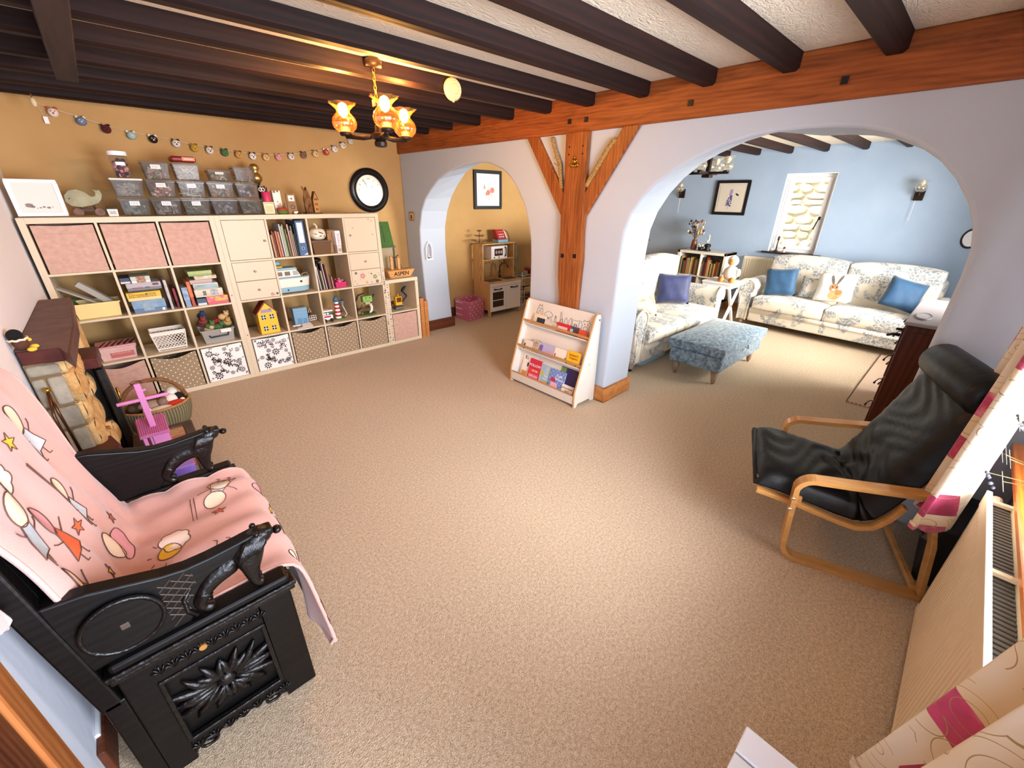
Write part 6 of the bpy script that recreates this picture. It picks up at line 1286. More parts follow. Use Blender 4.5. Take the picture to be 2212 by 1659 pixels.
t=thing('oval_mirror','small dark-rimmed oval mirror at the right edge of the far blue wall','mirror',(7.6,-4.33,1.28)); b=MB(); b.lathe([(.075,0),(.085,.006),(.08,.014),(.068,.012),(.066,.004)],(0,0,0),24,cap=False); b.v=[(7.6-v[2],-4.345+v[0],1.28+v[1]*1.3) for v in b.v]; b.build('rim',M_black,t,True); b=MB(); b.lathe([(.07,.008),(.001,.0085)],(0,0,0),24); b.v=[(7.6-v[2],-4.345+v[0],1.28+v[1]*1.3) for v in b.v]; b.build('glass',pm('#e4e6ea',.3),t)  # mirror face is a plain white plate, painted in place of a reflection
# ================================================================ RIGHT SIDE: recliner, radiator, curtains
t=thing('recliner_chair','black leather lounge chair with bent birch frame in the window corner','armchair',(2.786,-4.096,0),.345)
M_bent=wood('bent birch','#b98043','#d6a260','y',5,.35,.03,3,.3,.0); M_lea=mat('black leather','#08090a',.42,bump=.3,bs=16,spec=.3)
def LW(b,nm,m,par=t,**k): 
    X0=wmat(t); b.v=[tuple(X0@Vector(v)) for v in b.v]; return b.build(nm,m,par,**k)
def ribbon(path,x0,x1,th):
    """flat lamination: path of (d,z) swept across x0..x1; d runs backwards = -y"""
    n=len(path); b=MB(); top=[];bot=[]
    for i,(d,z) in enumerate(path):
        a_=path[max(i-1,0)]; c_=path[min(i+1,n-1)]; dx,dz=c_[0]-a_[0],c_[1]-a_[1]; l=math.hypot(dx,dz) or 1; nx,nz=-dz/l,dx/l
        top.append((d+nx*th/2,z+nz*th/2)); bot.append((d-nx*th/2,z-nz*th/2))
    P_=top+bot[::-1]; m=len(P_)
    b.add([(x0,-d,z) for d,z in P_]+[(x1,-d,z) for d,z in P_],[(i,i+1,m-2-i,m-1-i) for i in range(n-1)]+[(m+i,m+m-1-i,m+m-2-i,m+i+1) for i in range(n-1)]+[(i,(i+1)%m,m+(i+1)%m,m+i) for i in range(m)])
    return b
def arc(cx,cz,r,a0,a1,n=8): return [(cx+r*math.cos(a0+(a1-a0)*k/n),cz+r*math.sin(a0+(a1-a0)*k/n)) for k in range(n+1)]
fp=[(.56,.012)]+[(.08,.012)]+arc(.08,.092,.08,-PI/2,-PI,8)+[(-.02,.36)]+arc(.05,.40,.075,-PI*1.0,-PI*1.5,8)[1:]+[(.2,.497),(.44,.535)]
for s_,nm in ((-1,'near'),(1,'far')):
    x0=s_*.32; f_=LW(ribbon(fp,x0-.03,x0+.03,.022),'side_frame',M_bent,bev=.003)
    for z in (.30,.36): 
        b=MB(); b.cyl((x0+s_*.025,.008+.012,z),(x0+s_*.03,.033,z),.008,n=10); LW(b,'bolt',mat('steel','#c9c4bc',.3,.9),f_)
    LW(ribbon([(.43,.53),(.50,.3),(.545,.03)],x0-.025,x0+.025,.02),'rear_strut',M_bent,bev=.003)
b=MB(); b.box(-.30,.30,-.54,-.515,.022,.045); LW(b,'cross_bar',M_bent,bev=.003)
b=MB(); b.box(-.30,.30,-.02,.02,.30,.345); LW(b,'front_rail',M_bent,bev=.003)
sp=[(-.17,.322),(.0,.302),(.18,.268),(.25,.262),(.305,.285),(.345,.35),(.375,.43)]
for s_ in (-1,1): LW(ribbon(sp,s_*.285-.02,s_*.285+.02,.022),'seat_rail',M_bent,bev=.003)
LW(ribbon([(d,z+.004) for d,z in sp],-.24,.24,.006),'webbing',pm('#3a2a1c',.8))
# cushion : thick padded sheet
def cush(path,th,w_,n=18):
    L=[0]
    for i in range(1,len(path)): L.append(L[-1]+math.hypot(path[i][0]-path[i-1][0],path[i][1]-path[i-1][1]))
    def at(s):
        s*=L[-1]
        for i in range(1,len(L)):
            if s<=L[i] or i==len(L)-1:
                f_=(s-L[i-1])/(L[i]-L[i-1]); dx,dz=path[i][0]-path[i-1][0],path[i][1]-path[i-1][1]; l=math.hypot(dx,dz); return path[i-1][0]+dx*f_,path[i-1][1]+dz*f_,-dz/l,dx/l
    b=MB()
    for sg in (1,0):
        def fn(u,v):
            d,z,nx,nz=at(u); a=2*v-1; k=max(0,(1-a**6)*(1-(2*u-1)**14))**.5; wr=(.009*math.sin(58*u+5*a*a+1.5*math.sin(7*a))*math.exp(-((u-.47)/.17)**2)+.004*math.sin(26*v+9*math.sin(17*u)))*(1-a*a)
            h=(th*k+wr)*sg+ .004*sg
            return (a*w_/2,-(d+nx*h),z+nz*h)
        b.grid(fn,72,32)
    return b
sm=[]
pp=[(-.19,.35),(-.1,.345),(.0,.328),(.1,.312),(.2,.298),(.26,.30),(.30,.325),(.335,.39),(.38,.50),(.43,.64),(.48,.79),(.53,.95)]
LW(cush(pp,.095,.575),'cushion',M_lea,smooth=True)
b=MB()
for k,u in enumerate((.12,.55)): pass
b.lathe([(.03,-.27),(.07,-.265),(.082,-.24),(.085,0),(.082,.24),(.07,.265),(.03,.27)],(0,0,0),20); X1=Matrix.Translation((0,-.475,.955))@rotm('Y',PI/2); b.v=[tuple(X1@Vector(v)) for v in b.v]; LW(b,'head_roll',M_lea,smooth=True)
b=MB(); b.tube([(-.27,.18,.375),(.27,.18,.375)],.012,6); LW(b,'front_seam',M_lea,smooth=True)
# radiator under the south window
t=thing('radiator','cream ribbed double radiator beneath the curtained window','radiator',(2.0,-4.74,.06)); M_rc=mat('radiator paint','#e2d2b4',.45)
ry=-4.712; b=MB(); n=44; P_=[]
x0,x1,z0,z1=1.05,2.53,.055,.675
for k in range(n):
    xa=x0+.03+(x1-x0-.06)*k/n; w_=(x1-x0-.06)/n; P_+=[(xa,ry-.008),(xa+w_*.2,ry+.002),(xa+w_*.75,ry+.002),(xa+w_*.95,ry-.008)]
P_=[(x0,ry)]+[(x0+.028,ry)]+P_+[(x1-.028,ry),(x1,ry)]
m=len(P_); zz=[z0+.03,z1-.06]; b.add([(x,y,z) for z in zz for x,y in P_],[(i,i+1,m+i+1,m+i) for i in range(m-1)])
b.box(x0,x1,ry-.012,ry+.002,z1-.06,z1); b.box(x0,x1,ry-.012,ry+.002,z0,z0+.03); b.box(x0,x0+.01,ry-.012,ry,z0,z1); b.box(x1-.01,x1,ry-.012,ry,z0,z1); b.build('front_panel',M_rc,t)
MB().box(x0,x1,ry-.085,ry-.07,z0,z1-.01).build('rear_panel',M_rc,t,bev=.004); MB().box(x0,x1,ry-.012,ry+.003,z1,z1+.006).build('top_edge',pm('#efe6d4',.4),t,bev=.002)
b=MB()
for k in range(72): xx=x0+.02+k*.0205; b.box(xx,xx+.012,ry-.068,ry-.014,z0+.05,z1-.035)
o=b.build('convector_fins',pm('#5a5650',.6),t); o['kind']='stuff'
for x in (1.55,2.05,2.5): MB().box(x,x+.018,ry-.075,ry-.01,z1-.03,z1-.018).build('top_strap',M_rc,t)
for x in (2.62,2.655): MB().cyl((x,-4.76,.0),(x,-4.76,.46),.0085,n=10).build('pipe',pm('#6b5c4c',.5),t)
MB().cyl((2.53,ry-.04,.62),(2.60,ry-.04,.62),.018).build('end_valve',M_rc,t)
b=MB()
for x in (1.4,2.2): b.box(x,x+.05,YS+.002,ry-.08,.15,.55)
b.build('wall_bracket',M_rc,t)
# black bag and cable behind the chair
t=thing('black_case','black equipment case with loose cables behind the lounge chair','case',(2.95,-4.75,0)); MB().box(2.78,3.18,-4.87,-4.68,.001,.33).build('case_body',mat('black case','#0f0e0e',.6),t,bev=.02,seg=3); 
MB().tube([(2.80,-4.672,.28),(2.85,-4.66,.2),(2.96,-4.66,.16),(3.05,-4.665,.2)],.006,6).tube([(2.9,-4.675,.32),(2.97,-4.66,.24),(3.02,-4.662,.15)],.005,6).build('cable',pm('#77736e',.5),t,True); MB().box(2.80,2.87,-4.675,-4.66,.22,.30).build('badge_plate',pm('#6b6255'),t,bev=.006)
# curtains
def curtmat():
    m,nt,b=newmat('curtain fabric'); b.inputs['Roughness'].default_value=.85; b.inputs['Sheen Weight'].default_value=.2
    co=coord(nt); x,y,z=sep(nt,co)
    # printed panels: irregular magenta squares
    u=ma(nt,'ADD',ma(nt,'MULTIPLY',x,5.2),ma(nt,'MULTIPLY',z,1.1)); v=ma(nt,'SUBTRACT',ma(nt,'MULTIPLY',z,4.6),ma(nt,'MULTIPLY',x,.7))
    cmb=N(nt,'CombineXYZ',{0:u,1:v,2:0.0}).outputs[0]
    vo=N(nt,'TexVoronoi',{0:cmb,'Scale':1.5,'Randomness':.7},distance='CHEBYCHEV'); dist=vo.outputs['Distance']; rnd=sep(nt,vo.outputs['Color'])[0]
    sq=ma(nt,'MULTIPLY',ma(nt,'LESS_THAN',dist,.34),ma(nt,'GREATER_THAN',rnd,.2))
    n1=N(nt,'TexNoise',{0:co,'Scale':9,'Detail':3}).outputs[0]
    mag=ramp(nt,n1,[(.35,lin('#8f2148')),(.6,lin('#c4416f')),(.75,lin('#e6a3b4'))])
    base=mx(nt,ramp(nt,N(nt,'TexNoise',{0:co,'Scale':2.2}).outputs[0],[(.4,(0,0,0,1)),(.6,(1,1,1,1))]),lin('#ddd5c3'),lin('#d3bc90'))
    # scroll lines: rings around cell centres
    v2=N(nt,'TexVoronoi',{0:cmb,'Scale':2.0}).outputs['Distance']
    ringd=ma(nt,'ABSOLUTE',ma(nt,'SUBTRACT',ma(nt,'FRACT',ma(nt,'MULTIPLY',v2,5.0)),.5)); ln=ma(nt,'MULTIPLY',ma(nt,'LESS_THAN',ringd,.03),ma(nt,'GREATER_THAN',n1,.44))
    c=mx(nt,sq,base,mag); c=mx(nt,ln,c,lin('#9c8450')); nt.links.new(c,b.inputs['Base Color']); return m
M_cur=curtmat()
def curtain(name,label,x0,x1,zb,yb,folds,amp,ph,seed,slope=.135):
    t=thing(name,label,'curtain',((x0+x1)/2,-4.8,zb)); rr=random.Random(seed)
    def fn(u,v):
        z=zb+(2.04-zb)*v; g=.55+.45*(1-v); w=u*folds*2*PI+ph
        y=yb-slope*(z-zb)+amp*g*(math.sin(w)+.35*math.sin(2*w+1)) ; x=x0+(x1-x0)*u+.03*math.sin(w+1.2)*g+.06*(u-.5)*(1-v)
        return (x,max(y,-4.89),z+(.012*math.sin(3*w) if v==0 else 0))
    o=MB().grid(fn,96,40).build('drape',M_cur,t,True,solid=.004)
    b=MB(); b.grid(lambda u,v:(fn(u,0)[0],fn(u,0)[1]+.004,zb+.001+.03*v),96,1); b.build('hem',M_cur,t,True,solid=.003)
    return t
curtain('curtain','far window curtain in cream with magenta squares beside the lounge chair',2.44,2.96,.455,-4.615,3,.05,.2,1,.05)
curtain('curtain','near window curtain in cream and magenta at the lower right corner',.98,1.40,.32,-4.625,3,.03,1.0,2)
t=thing('curtain_rod','dark curtain rod above the south window','curtain rod',(2,-4.84,2.06)); MB().cyl((.85,-4.845,2.055),(3.1,-4.845,2.055),.011).build('rod',M_bronze,t,True)
for x in (.85,3.1): MB().ball((x,-4.845,2.055),.02).build('finial',M_bronze,t,True); MB().box(x-.01 if x<2 else x-.03,x+.03 if x<2 else x+.01,YS,-4.84,2.045,2.065).build('bracket',M_bronze,t)
# vase with dried flowers on the sill
t=thing('sill_vase','vase of pale dried flowers on the sunny window sill','vase',(2.08,-4.85,.702)); MB().lathe([(.04,0),(.055,.05),(.05,.1),(.03,.15),(.036,.165)],(2.08,-4.86,.7025),18).build('vase_body',pm('#c9a06b',.4),t,True)
rr=random.Random(4); b=MB(); f=MB(); l=MB()
for k in range(46):
    e=Vector((2.08+rr.uniform(-.12,.22),-4.72+rr.uniform(-.1,.10),.95+rr.uniform(-.03,.22))); b.tube([(2.08,-4.86,.86),Vector((2.08,-4.86,.86)).lerp(e,.5)+Vector((0,0,.05)),e],.0014,4)
    if k%3==0:
        for q in range(7): f.k=1; f.ball(e-Vector((.008*q*rr.uniform(-.5,1),.004*q,.006*q)),.005,n=5,m=4)
    elif k%3==1: f.k=0; f.ball(e,.012,(1,1,.6),7,5)
    else: l.add([e+Vector((.035*math.cos(u*PI/5),.01*math.sin(u*PI/5),.026*math.sin(u*PI/5))) for u in range(10)],[tuple(range(10))])
b.build('stems',pm('#a08a5c'),t); o=f.build('flower_heads',[pm('#d9c8a0',.9),pm('#7d7f96',.9)],t,True); o['kind']='stuff'; l.build('seed_pods',mat('honesty pod','#e8dcc0',.5),t,solid=.0008)
# white box at the bottom edge
t=thing('white_stool','white painted box with a panelled lid at the bottom edge','stool',(1.05,-4.56,0)); M_wb=mat('white satin','#e6e6ea',.4)
MB().box(.86,1.225,-4.575,-4.395,.02,.455).build('carcass',M_wb,t,bev=.003)
lid=MB().box(1.165,1.235,-4.585,-4.386,.4555,.475).build('lid_edge',M_wb,t,bev=.003); MB().box(.85,1.16,-4.585,-4.386,.4555,.472).build('lid_panel',mat('off white panel','#dfe0e0',.45),t,bev=.002)
for x in (.88,1.19):
    for y in (-4.56,-4.41): MB().box(x-.015,x+.015,y-.012,y+.012,0,.02).build('foot',M_wb,t)
# ================================================================ FIREPLACE
M_tile=mat('dark red hearth tile','#4a1c18',.45,c2='#5a2a24',s=14,bump=.1,bs=40); M_tilet=mat('worn brown tile','#6b5048',.6,c2='#5a3c36',s=10)
t=thing('fireplace','stone fireplace with dark red tiled mantel by the left wall','fireplace',(.07,-1.2,0))
MB().prism([(-.012,-1.70),(.125,-1.735),(.165,-1.90),(.168,-1.25),(.13,-.40),(-.012,-.40)],'z',.925,.988).build('mantel',M_tile,t,bev=.006)
MB().prism([(-.015,-1.69),(.122,-1.725),(.155,-1.86),(.158,-1.25),(.125,-.41),(-.015,-.41)],'z',.9882,.991).build('mantel_top',M_tilet,t)
M_st=[mat('grey stone %d'%k,c,.95,c2=d,s=12,bump=.6,bs=35) for k,(c,d) in enumerate((('#8b8271','#a39a86'),('#7d7566','#968c7a'),('#94897a','#aba08c')))]
M_ys=[mat('gold stone %d'%k,c,.95,c2=d,s=16,bump=1,bs=40) for k,(c,d) in enumerate((('#c9a062','#e0c08a'),('#b88a50','#d4b076')))]
M_mo=mat('brown mortar','#7a6244',.95,bump=.5,bs=60)
MB().box(-.012,.10,-1.70,-1.2,0,.925).build('core',M_mo,t)
z=.02; k=0
while z<.92:
    h=min((.12,.15,.13,.17)[k%4],.922-z); rr=random.Random(k)
    if h<.03: break
    x=-.012
    for w_ in ((.112,) if k%2==0 else (.048,.062)):
        b=MB(); j=lambda s:rr.uniform(-s,s); b.box(x+.002,x+w_-.004,-1.715+j(.006),-1.60,z+.006,z+h-.006); b.build('stone',M_st[k%3],t,bev=.012,seg=3); x+=w_
    y=-1.706
    while y<-1.25:
        l=rr.uniform(.10,.2); l=min(l,-1.2-y); b=MB(); xx=.10+rr.uniform(.0,.035)+.02*(z<.4); n=6
        b.grid(lambda u,v:(xx+.02*math.sin(PI*u)**.5*math.sin(PI*v)**.5+rr.uniform(-.004,.004),y+.004+(l-.008)*u,z+.004+(h-.008)*v),n,n); b.box(.088,xx-.002,y+.004,y+l-.004,z+.004,z+h-.004); b.build('stone',M_ys[rr.randrange(2)],t,True); y+=l
    z+=h; k+=1
MB().prism([(-.012,-2.1),(.17,-2.02),(.18,-1.75),(.15,-1.62),(-.012,-1.62)],'z',.40,.47).build('lower_ledge',M_tile,t,bev=.006)
MB().box(-.012,.13,-2.05,-1.64,0,.40).build('ledge_base',M_st[1],t,bev=.01)
MB().prism([(.02,-1.28),(.20,-1.3),(.2,-1.05),(.02,-1.0)],'z',.74,.80).build('lower_ledge',M_tile,t,bev=.006)
MB().box(-.012,.12,-.75,-.40,0,.925).build('far_pier',M_ys[0],t,bev=.015)
t=thing('stove','black iron stove front set in the fireplace','stove',(.16,-1.1,0)); M_iron=mat('black iron','#161513',.55,.3,c2='#24221f',s=30)
MB().box(.0,.15,-1.195,-.93,.02,.735).build('stove_body',M_iron,t,bev=.01)
d=MB().box(.15,.172,-1.18,-.95,.08,.70).build('stove_door',M_iron,t,bev=.006); MB().box(.172,.176,-1.12,-1.0,.2,.6).build('window',pm('#080808',.15),d); MB().box(.172,.188,-1.18,-1.15,.1,.68).build('edge_rib',M_iron,d,bev=.004)
MB().tube([(.172,-.97,.4),(.2,-.97,.42),(.2,-.97,.5)],.008,8).build('handle',M_brass,d,True)
MB().hexa([(.17,-1.30,.02),(.215,-1.30,.02),(.215,-1.2,.02),(.17,-1.2,.02)],[(.17,-1.30,.73),(.2,-1.30,.73),(.2,-1.2,.73),(.17,-1.2,.73)]).build('side_post',M_iron,t,bev=.004)
t=thing('fire_tongs','brass and brown fire tongs leaning on the fireplace stones','fire tool',(.03,-1.78,.47)); b=MB(); b.tube([(.05,-1.80,.472),(.035,-1.765,.70),(.03,-1.745,.80)],.006,8); b.tube([(.03,-1.83,.472),(.02,-1.79,.70),(.03,-1.75,.80)],.006,8); b.build('arms',mat('bronze tool','#5a3a24',.25,.8),t,True); MB().ball((.03,-1.745,.81),.013).build('finial',M_brass,t,True)
t=thing('knitted_bird','small black, cream and brown knitted bird with yellow feet on the mantel','ornament',(.02,-1.71,.991)); 
MB().ball((.015,-1.69,1.03),.034,(.8,1.1,1)).build('body',mat('brown wool','#5a3524',.95,bump=.5,bs=160),t,True); MB().ball((.01,-1.70,1.062),.03,(.85,1.0,.9)).build('black_cap',mat('black wool','#0e0c0c',.95,bump=.5,bs=160),t,True)
b=MB(); b.tube([(.012+.03*math.cos(k*PI/8),-1.695+.038*math.sin(k*PI/8),1.043+.004*(k%2)) for k in range(16)],.005,6,closed=True); b.build('fair_isle_band',pm('#e6d8bc',.95),t,True)
MB().ball((.045,-1.73,1.0),.012,(1.3,1,.8)).ball((.05,-1.69,1.003),.012,(1.3,1,.8)).ball((.044,-1.69,1.035),.008).build('foot',pm('#e0b93c',.9),t,True)
# ---- basket of soft toys
t=thing('wicker_basket','woven handled basket filled with soft toys by the shelf','basket',(.345,-.70,0)); bx_,by_=.345,-.70
def wick():
    m,nt,b=newmat('striped weave'); b.inputs['Roughness'].default_value=.8; x,y,z=sep(nt,coord(nt)); an=ma(nt,'ARCTAN2',y,x)
    st_=ma(nt,'SINE',ma(nt,'MULTIPLY',an,62)); rw=ma(nt,'SINE',ma(nt,'MULTIPLY',z,520)); f=ma(nt,'ADD',ma(nt,'MULTIPLY',st_,.6),ma(nt,'MULTIPLY',rw,.35))
    band=ma(nt,'LESS_THAN',ma(nt,'ABSOLUTE',ma(nt,'SUBTRACT',z,.07)),.022)
    c=mx(nt,ramp(nt,f,[(.2,(0,0,0,1)),(.6,(1,1,1,1))]),lin('#57563f'),lin('#a89468')); c2=mx(nt,ramp(nt,f,[(.2,(0,0,0,1)),(.6,(1,1,1,1))]),lin('#3d3527'),lin('#c9ab6e'))
    nt.links.new(mx(nt,band,c,c2),b.inputs['Base Color']); bumpit(nt,b,f,.5,.004); return m
prof=[(.10,.002),(.135,.02),(.175,.08),(.198,.15),(.205,.20),(.20,.235)]
MB().lathe(prof+[(.19,.235),(.17,.1),(.11,.02)],(bx_,by_,0),40,1,.88,cap=True).build('woven_body',wick(),t,True)
MB().tube([(bx_+.197*math.cos(k*PI/20),by_+.173*math.sin(k*PI/20),.238) for k in range(40)],.008,8,closed=True).build('rim',mat('cane','#b9864a',.6,c2='#9a6a38',s=40),t,True)
b=MB(); H=[(bx_+.185*math.cos(PI*k/14),by_+.05*math.cos(PI*k/14)*.2,.22+.20*math.sin(PI*k/14)) for k in range(15)]; b.tube(H,.014,8); b.tube([(p[0],p[1]+.012*math.sin(i*1.5),p[2]+.012*math.cos(i*1.5)) for i,p in enumerate(H)],.009,6); b.build('handle',mat('bark cane','#8a5c34',.7,c2='#6b4426',s=30,bump=.4),t,True)
M_fw=mat('white fleece','#ece6dc',.95,bump=.4,bs=90)
t=thing('soft_toy','white and black fluffy soft toy at the right of the basket','soft toy',(.44,-.66,.2)); MB().ball((.435,-.69,.235),.045).ball((.455,-.64,.275),.035).build('body',M_fw,t,True); MB().ball((.485,-.68,.245),.028).ball((.40,-.62,.27),.02).build('black_patches',pm('#1c1614',.95),t,True)
t=thing('soft_toy','grey-brown soft toy dog lying in the middle of the basket','soft toy',(.33,-.7,.2)); MB().ball((.32,-.70,.225),.055,(1.5,.9,.7)).build('body',mat('taupe plush','#a38d7c',.95,bump=.4,bs=90),t,True); MB().ball((.385,-.73,.245),.03).ball((.405,-.745,.235),.018).build('head',pm('#8a7060',.95),t,True); MB().ball((.40,-.715,.262),.016,(1,.6,1.2)).build('ear',pm('#7a4630',.95),t,True)
t=thing('soft_toy','cream flat soft toy at the front of the basket','soft toy',(.36,-.8,.2)); MB().ball((.37,-.79,.21),.06,(1.4,.8,.5)).build('body',M_fw,t,True); MB().ball((.29,-.79,.225),.026).build('paw',M_fw,t,True)
t=thing('soft_toy','bright red soft toy at the right front of the basket','soft toy',(.45,-.77,.2)); MB().ball((.455,-.76,.222),.05,(1.3,.9,.5)).build('body',pm('#cf3a26',.95),t,True); MB().ball((.50,-.735,.23),.018).build('paw',M_fw,t,True)
t=thing('soft_toy','dark brown soft toy hidden at the left of the basket','soft toy',(.24,-.66,.2)); MB().ball((.235,-.67,.215),.055,(1,1.2,.6)).build('body',pm('#3a2a20',.95),t,True); MB().ball((.21,-.72,.24),.025).build('head',pm('#4a3628',.95),t,True)
# ---- low dark table
t=thing('low_table','low dark table with inset tile top behind the carved chair','table',(.35,-1.68,0)); M_dkt=wood('dark table','#1e120b','#4a3422','y',4,.4,.1,4,.2)
for y in (-2.06,-1.345): MB().box(.2,.495,y,y+.05,.255,.30).build('frame_rail',M_dkt,t,bev=.006)
for x in (.2,.445): MB().box(x,x+.05,-2.01,-1.345,.255,.30).build('frame_rail',M_dkt,t,bev=.006)
TM=[mat('table tile %d'%k,c,.35,c2=d,s=20) for k,(c,d) in enumerate((('#b97b5a','#a0664a'),('#7d8a7a','#98a08c'),('#c9a27a','#b58a62')))]
for i in range(2):
    for j in range(6): MB().box(.252+.097*i,.347+.097*i,-2.008+.11*j,-1.902+.11*j,.285,.294).build('tile',TM[(i+j*2)%3],t,bev=.002)
for x in (.215,.48):
    for y in (-2.04,-1.32): MB().cyl((x,y,0),(x,y,.255),.014,.018,10).build('leg',M_dkt,t)
b=MB(); b.box(.2,.49,-1.296,-1.29,.20,.255); b.build('carved_apron',M_dkt,t)
t=thing('purple_box','small purple box on the low table behind the lion arm','box',(.38,-1.95,.3)); MB().box(.33,.43,-2.0,-1.88,.3005,.35).build('case',pm('#8a68c4'),t,bev=.004); MB().box(.328,.432,-2.002,-1.878,.35,.36).build('lid',pm('#9a7ad0'),t,bev=.003)
# ---- pink wooden toy on the table
t=thing('pink_wooden_toy','pink wooden toy with ridged roof, post and crossbar','toy',(.315,-1.52,.3)); M_pk=mat('candy pink','#d987c0',.5); M_pr=mat('deep pink','#c06a9c',.55)
for x in (.265,.295,.33,.362): MB().box(x-.009,x+.009,-1.575,-1.47,.3005,.385).build('slat',M_pk,t,bev=.003)
MB().box(.256,.376,-1.57,-1.46,.3005,.312).build('base',M_pk,t); MB().box(.30,.372,-1.582,-1.577,.32,.385).build('front_panel',M_pk,t)
b=MB(); b.hexa([(.245,-1.60,.385),(.38,-1.60,.385),(.38,-1.45,.43),(.245,-1.45,.43)],[(.25,-1.60,.405),(.378,-1.60,.405),(.378,-1.45,.45),(.25,-1.45,.45)]); b.build('roof',M_pr,t,bev=.004)
b=MB()
for k in range(14): xx=.254+.0092*k; b.tube([(xx,-1.60,.4065),(xx,-1.45,.4515)],.0028,5)
b.build('roof_ridges',M_pr,t)
b=MB(); b.box(.303,.331,-1.545,-1.523,.42,.685); b.build('post',M_pk,t,bev=.003); MB().cyl((.21,-1.535,.59),(.43,-1.535,.592),.0095).build('crossbar',M_pk,t); MB().cyl((.331,-1.535,.64),(.345,-1.535,.645),.006).build('peg',M_pk,t)
b=MB(); b.tube([(.315+.022*math.cos(k*PI/8),-1.53,.69+.010*math.sin(k*PI/8)) for k in range(16)],.0015,4,closed=True); b.build('wire_loop',M_dark,t)
# ================================================================ CARVED CHAIR
M_oak=wood('black oak','#030202','#0c0908','x',5,.4,.2,4,.06); M_oakp=mat('black oak carved','#060404',.34,c2='#100c0a',s=22,bump=.4,bs=60,coat=.1)
M_hlpeg=mat('groove highlight and peg','#4a3c33',.4)  # lighter tone paints highlights on the lattice grooves, also colours the pivot peg
t=thing('carved_chair','black carved oak settle chair with lion arms and a hinged back','chair',(.32,-2.82,0)); ya,yb=-3.23,-2.40
def side(y0,y1,face):
    """frame-and-panel side: x .12-.555"""
    f=MB(); f.box(.12,.185,y0,y1,.0,.485); f.box(.45,.545,y0,y1,.0,.485); f.box(.185,.45,y0,y1,.385,.485)
    P_=[(.185,.095),(.45,.095),(.45,.02),(.425,.03),(.40,.055),(.36,.045),(.33,.062),(.3,.045),(.265,.058),(.235,.03),(.21,.05),(.185,.025)]; f.prism(P_,'y',y0,y1)
    o=f.build('side_frame',M_oak,t,bev=.004)
    ym=(y0+y1)/2; MB().box(.18,.455,ym-.006,ym+.006,.09,.39).build('side_panel',M_oak,t)
    s_=face; yo=(y0 if s_<0 else y1)
    b=MB()
    for (xa,xb,za,zb) in ((.185,.45,.375,.387),(.185,.45,.093,.105),(.183,.195,.095,.385),(.440,.452,.095,.385)): b.box(xa,xb,yo-.006 if s_<0 else yo-.012,yo+.012 if s_<0 else yo+.006,za,zb)
    b.build('panel_moulding',M_oakp,t,bev=.004,seg=3)
    yc=ym+s_*.008; b=MB(); cx,cz=.318,.24
    for q in range(8):
        an=q*PI/4+.39; L=.15 if q%4 in (0,3) else .105
        for lf in (-1,0,1):
            a2=an+lf*.26; l=L*(1 if lf==0 else .82)
            pts=[(cx+.02*math.cos(an)+l*w_*math.cos(a2+.25*lf*w_),yc+s_*(.004+.006*math.sin(PI*min(w_+.1,1))),cz+(.02*math.sin(an)+l*w_*math.sin(a2+.25*lf*w_))*.86) for w_ in (0,.2,.4,.6,.8,1)]
            b.tube(pts,[.003,.008,.012,.012,.008,.003],7)
    b.ball((cx,yc+s_*.006,cz),.024,(1,.6,1)); 
    for q in range(6): b.ball((cx+.035*math.cos(q*PI/3),yc+s_*.006,cz+.035*math.sin(q*PI/3)),.011,(1,.7,1),8,6)
    b.build('carved_flower',M_oakp,t,True)
    b=MB()
    for z_,n in ((.43,9),(.062,7)):
        for q in range(n):
            xx=.2+.245*q/(n-1)
            for a2 in (.5,1.0,1.57,2.1,2.6): b.tube([(xx,yo+s_*.001,z_-.014),(xx+.022*math.cos(a2),yo+s_*.004,z_-.014+.03*math.sin(a2))],[.004,.002],5)
    o=b.build('carved_frieze',M_oakp,t,True); o['kind']='stuff'
    for xx in (.225,.41): MB().tube([(xx+.022*math.cos(k*PI/7),yo+s_*.002,.045+.016*math.sin(k*PI/7)) for k in range(14)],.005,6,closed=True).build('scroll_ring',M_oakp,t,True)
    MB().box(.105,.565,y0-.016 if s_<0 else y0,y1 if s_<0 else y1+.016,.485,.502).box(.11,.56,y0-.010 if s_<0 else y0,y1 if s_<0 else y1+.010,.465,.4852).build('seat_moulding',M_oakp,t,bev=.005,seg=3)
    MB().box(.12,.55,y0-.012 if s_<0 else y0,y1 if s_<0 else y1+.012,.5025,.532).build('arm_base',M_oak,t,bev=.01,seg=3)
side(ya,ya+.05,-1); side(yb-.05,yb,1)
MB().box(.12,.56,ya+.05,yb-.05,.455,.48).build('seat',M_oak,t,bev=.004); MB().box(.52,.55,ya+.05,yb-.05,.06,.455).build('front_panel',M_oak,t,bev=.003); MB().box(.12,.14,ya+.05,yb-.05,.06,.455).build('rear_panel',M_oak,t)
b=MB(); b.cyl((.30,ya-.008,.43),(.30,ya+.0,.43),.010,n=10); b.build('brass_stud',mat('worn brass','#c9924a',.4,.6),t)
for y0 in (ya,yb-.05):
    b=MB(); b.hexa([(.07,y0,.38),(.115,y0,.38),(.115,y0+.05,.38),(.07,y0+.05,.38)],[(.005,y0,1.08),(.05,y0,1.08),(.05,y0+.05,1.08),(.005,y0+.05,1.08)]); b.build('back_post',M_oak,t,bev=.006)
    b=MB(); b.hexa([(.075,y0,0),(.12,y0,0),(.12,y0+.05,0),(.075,y0+.05,0)],[(.075,y0,.4),(.12,y0,.4),(.12,y0+.05,.4),(.075,y0+.05,.4)]); b.build('back_leg',M_oak,t,bev=.005)
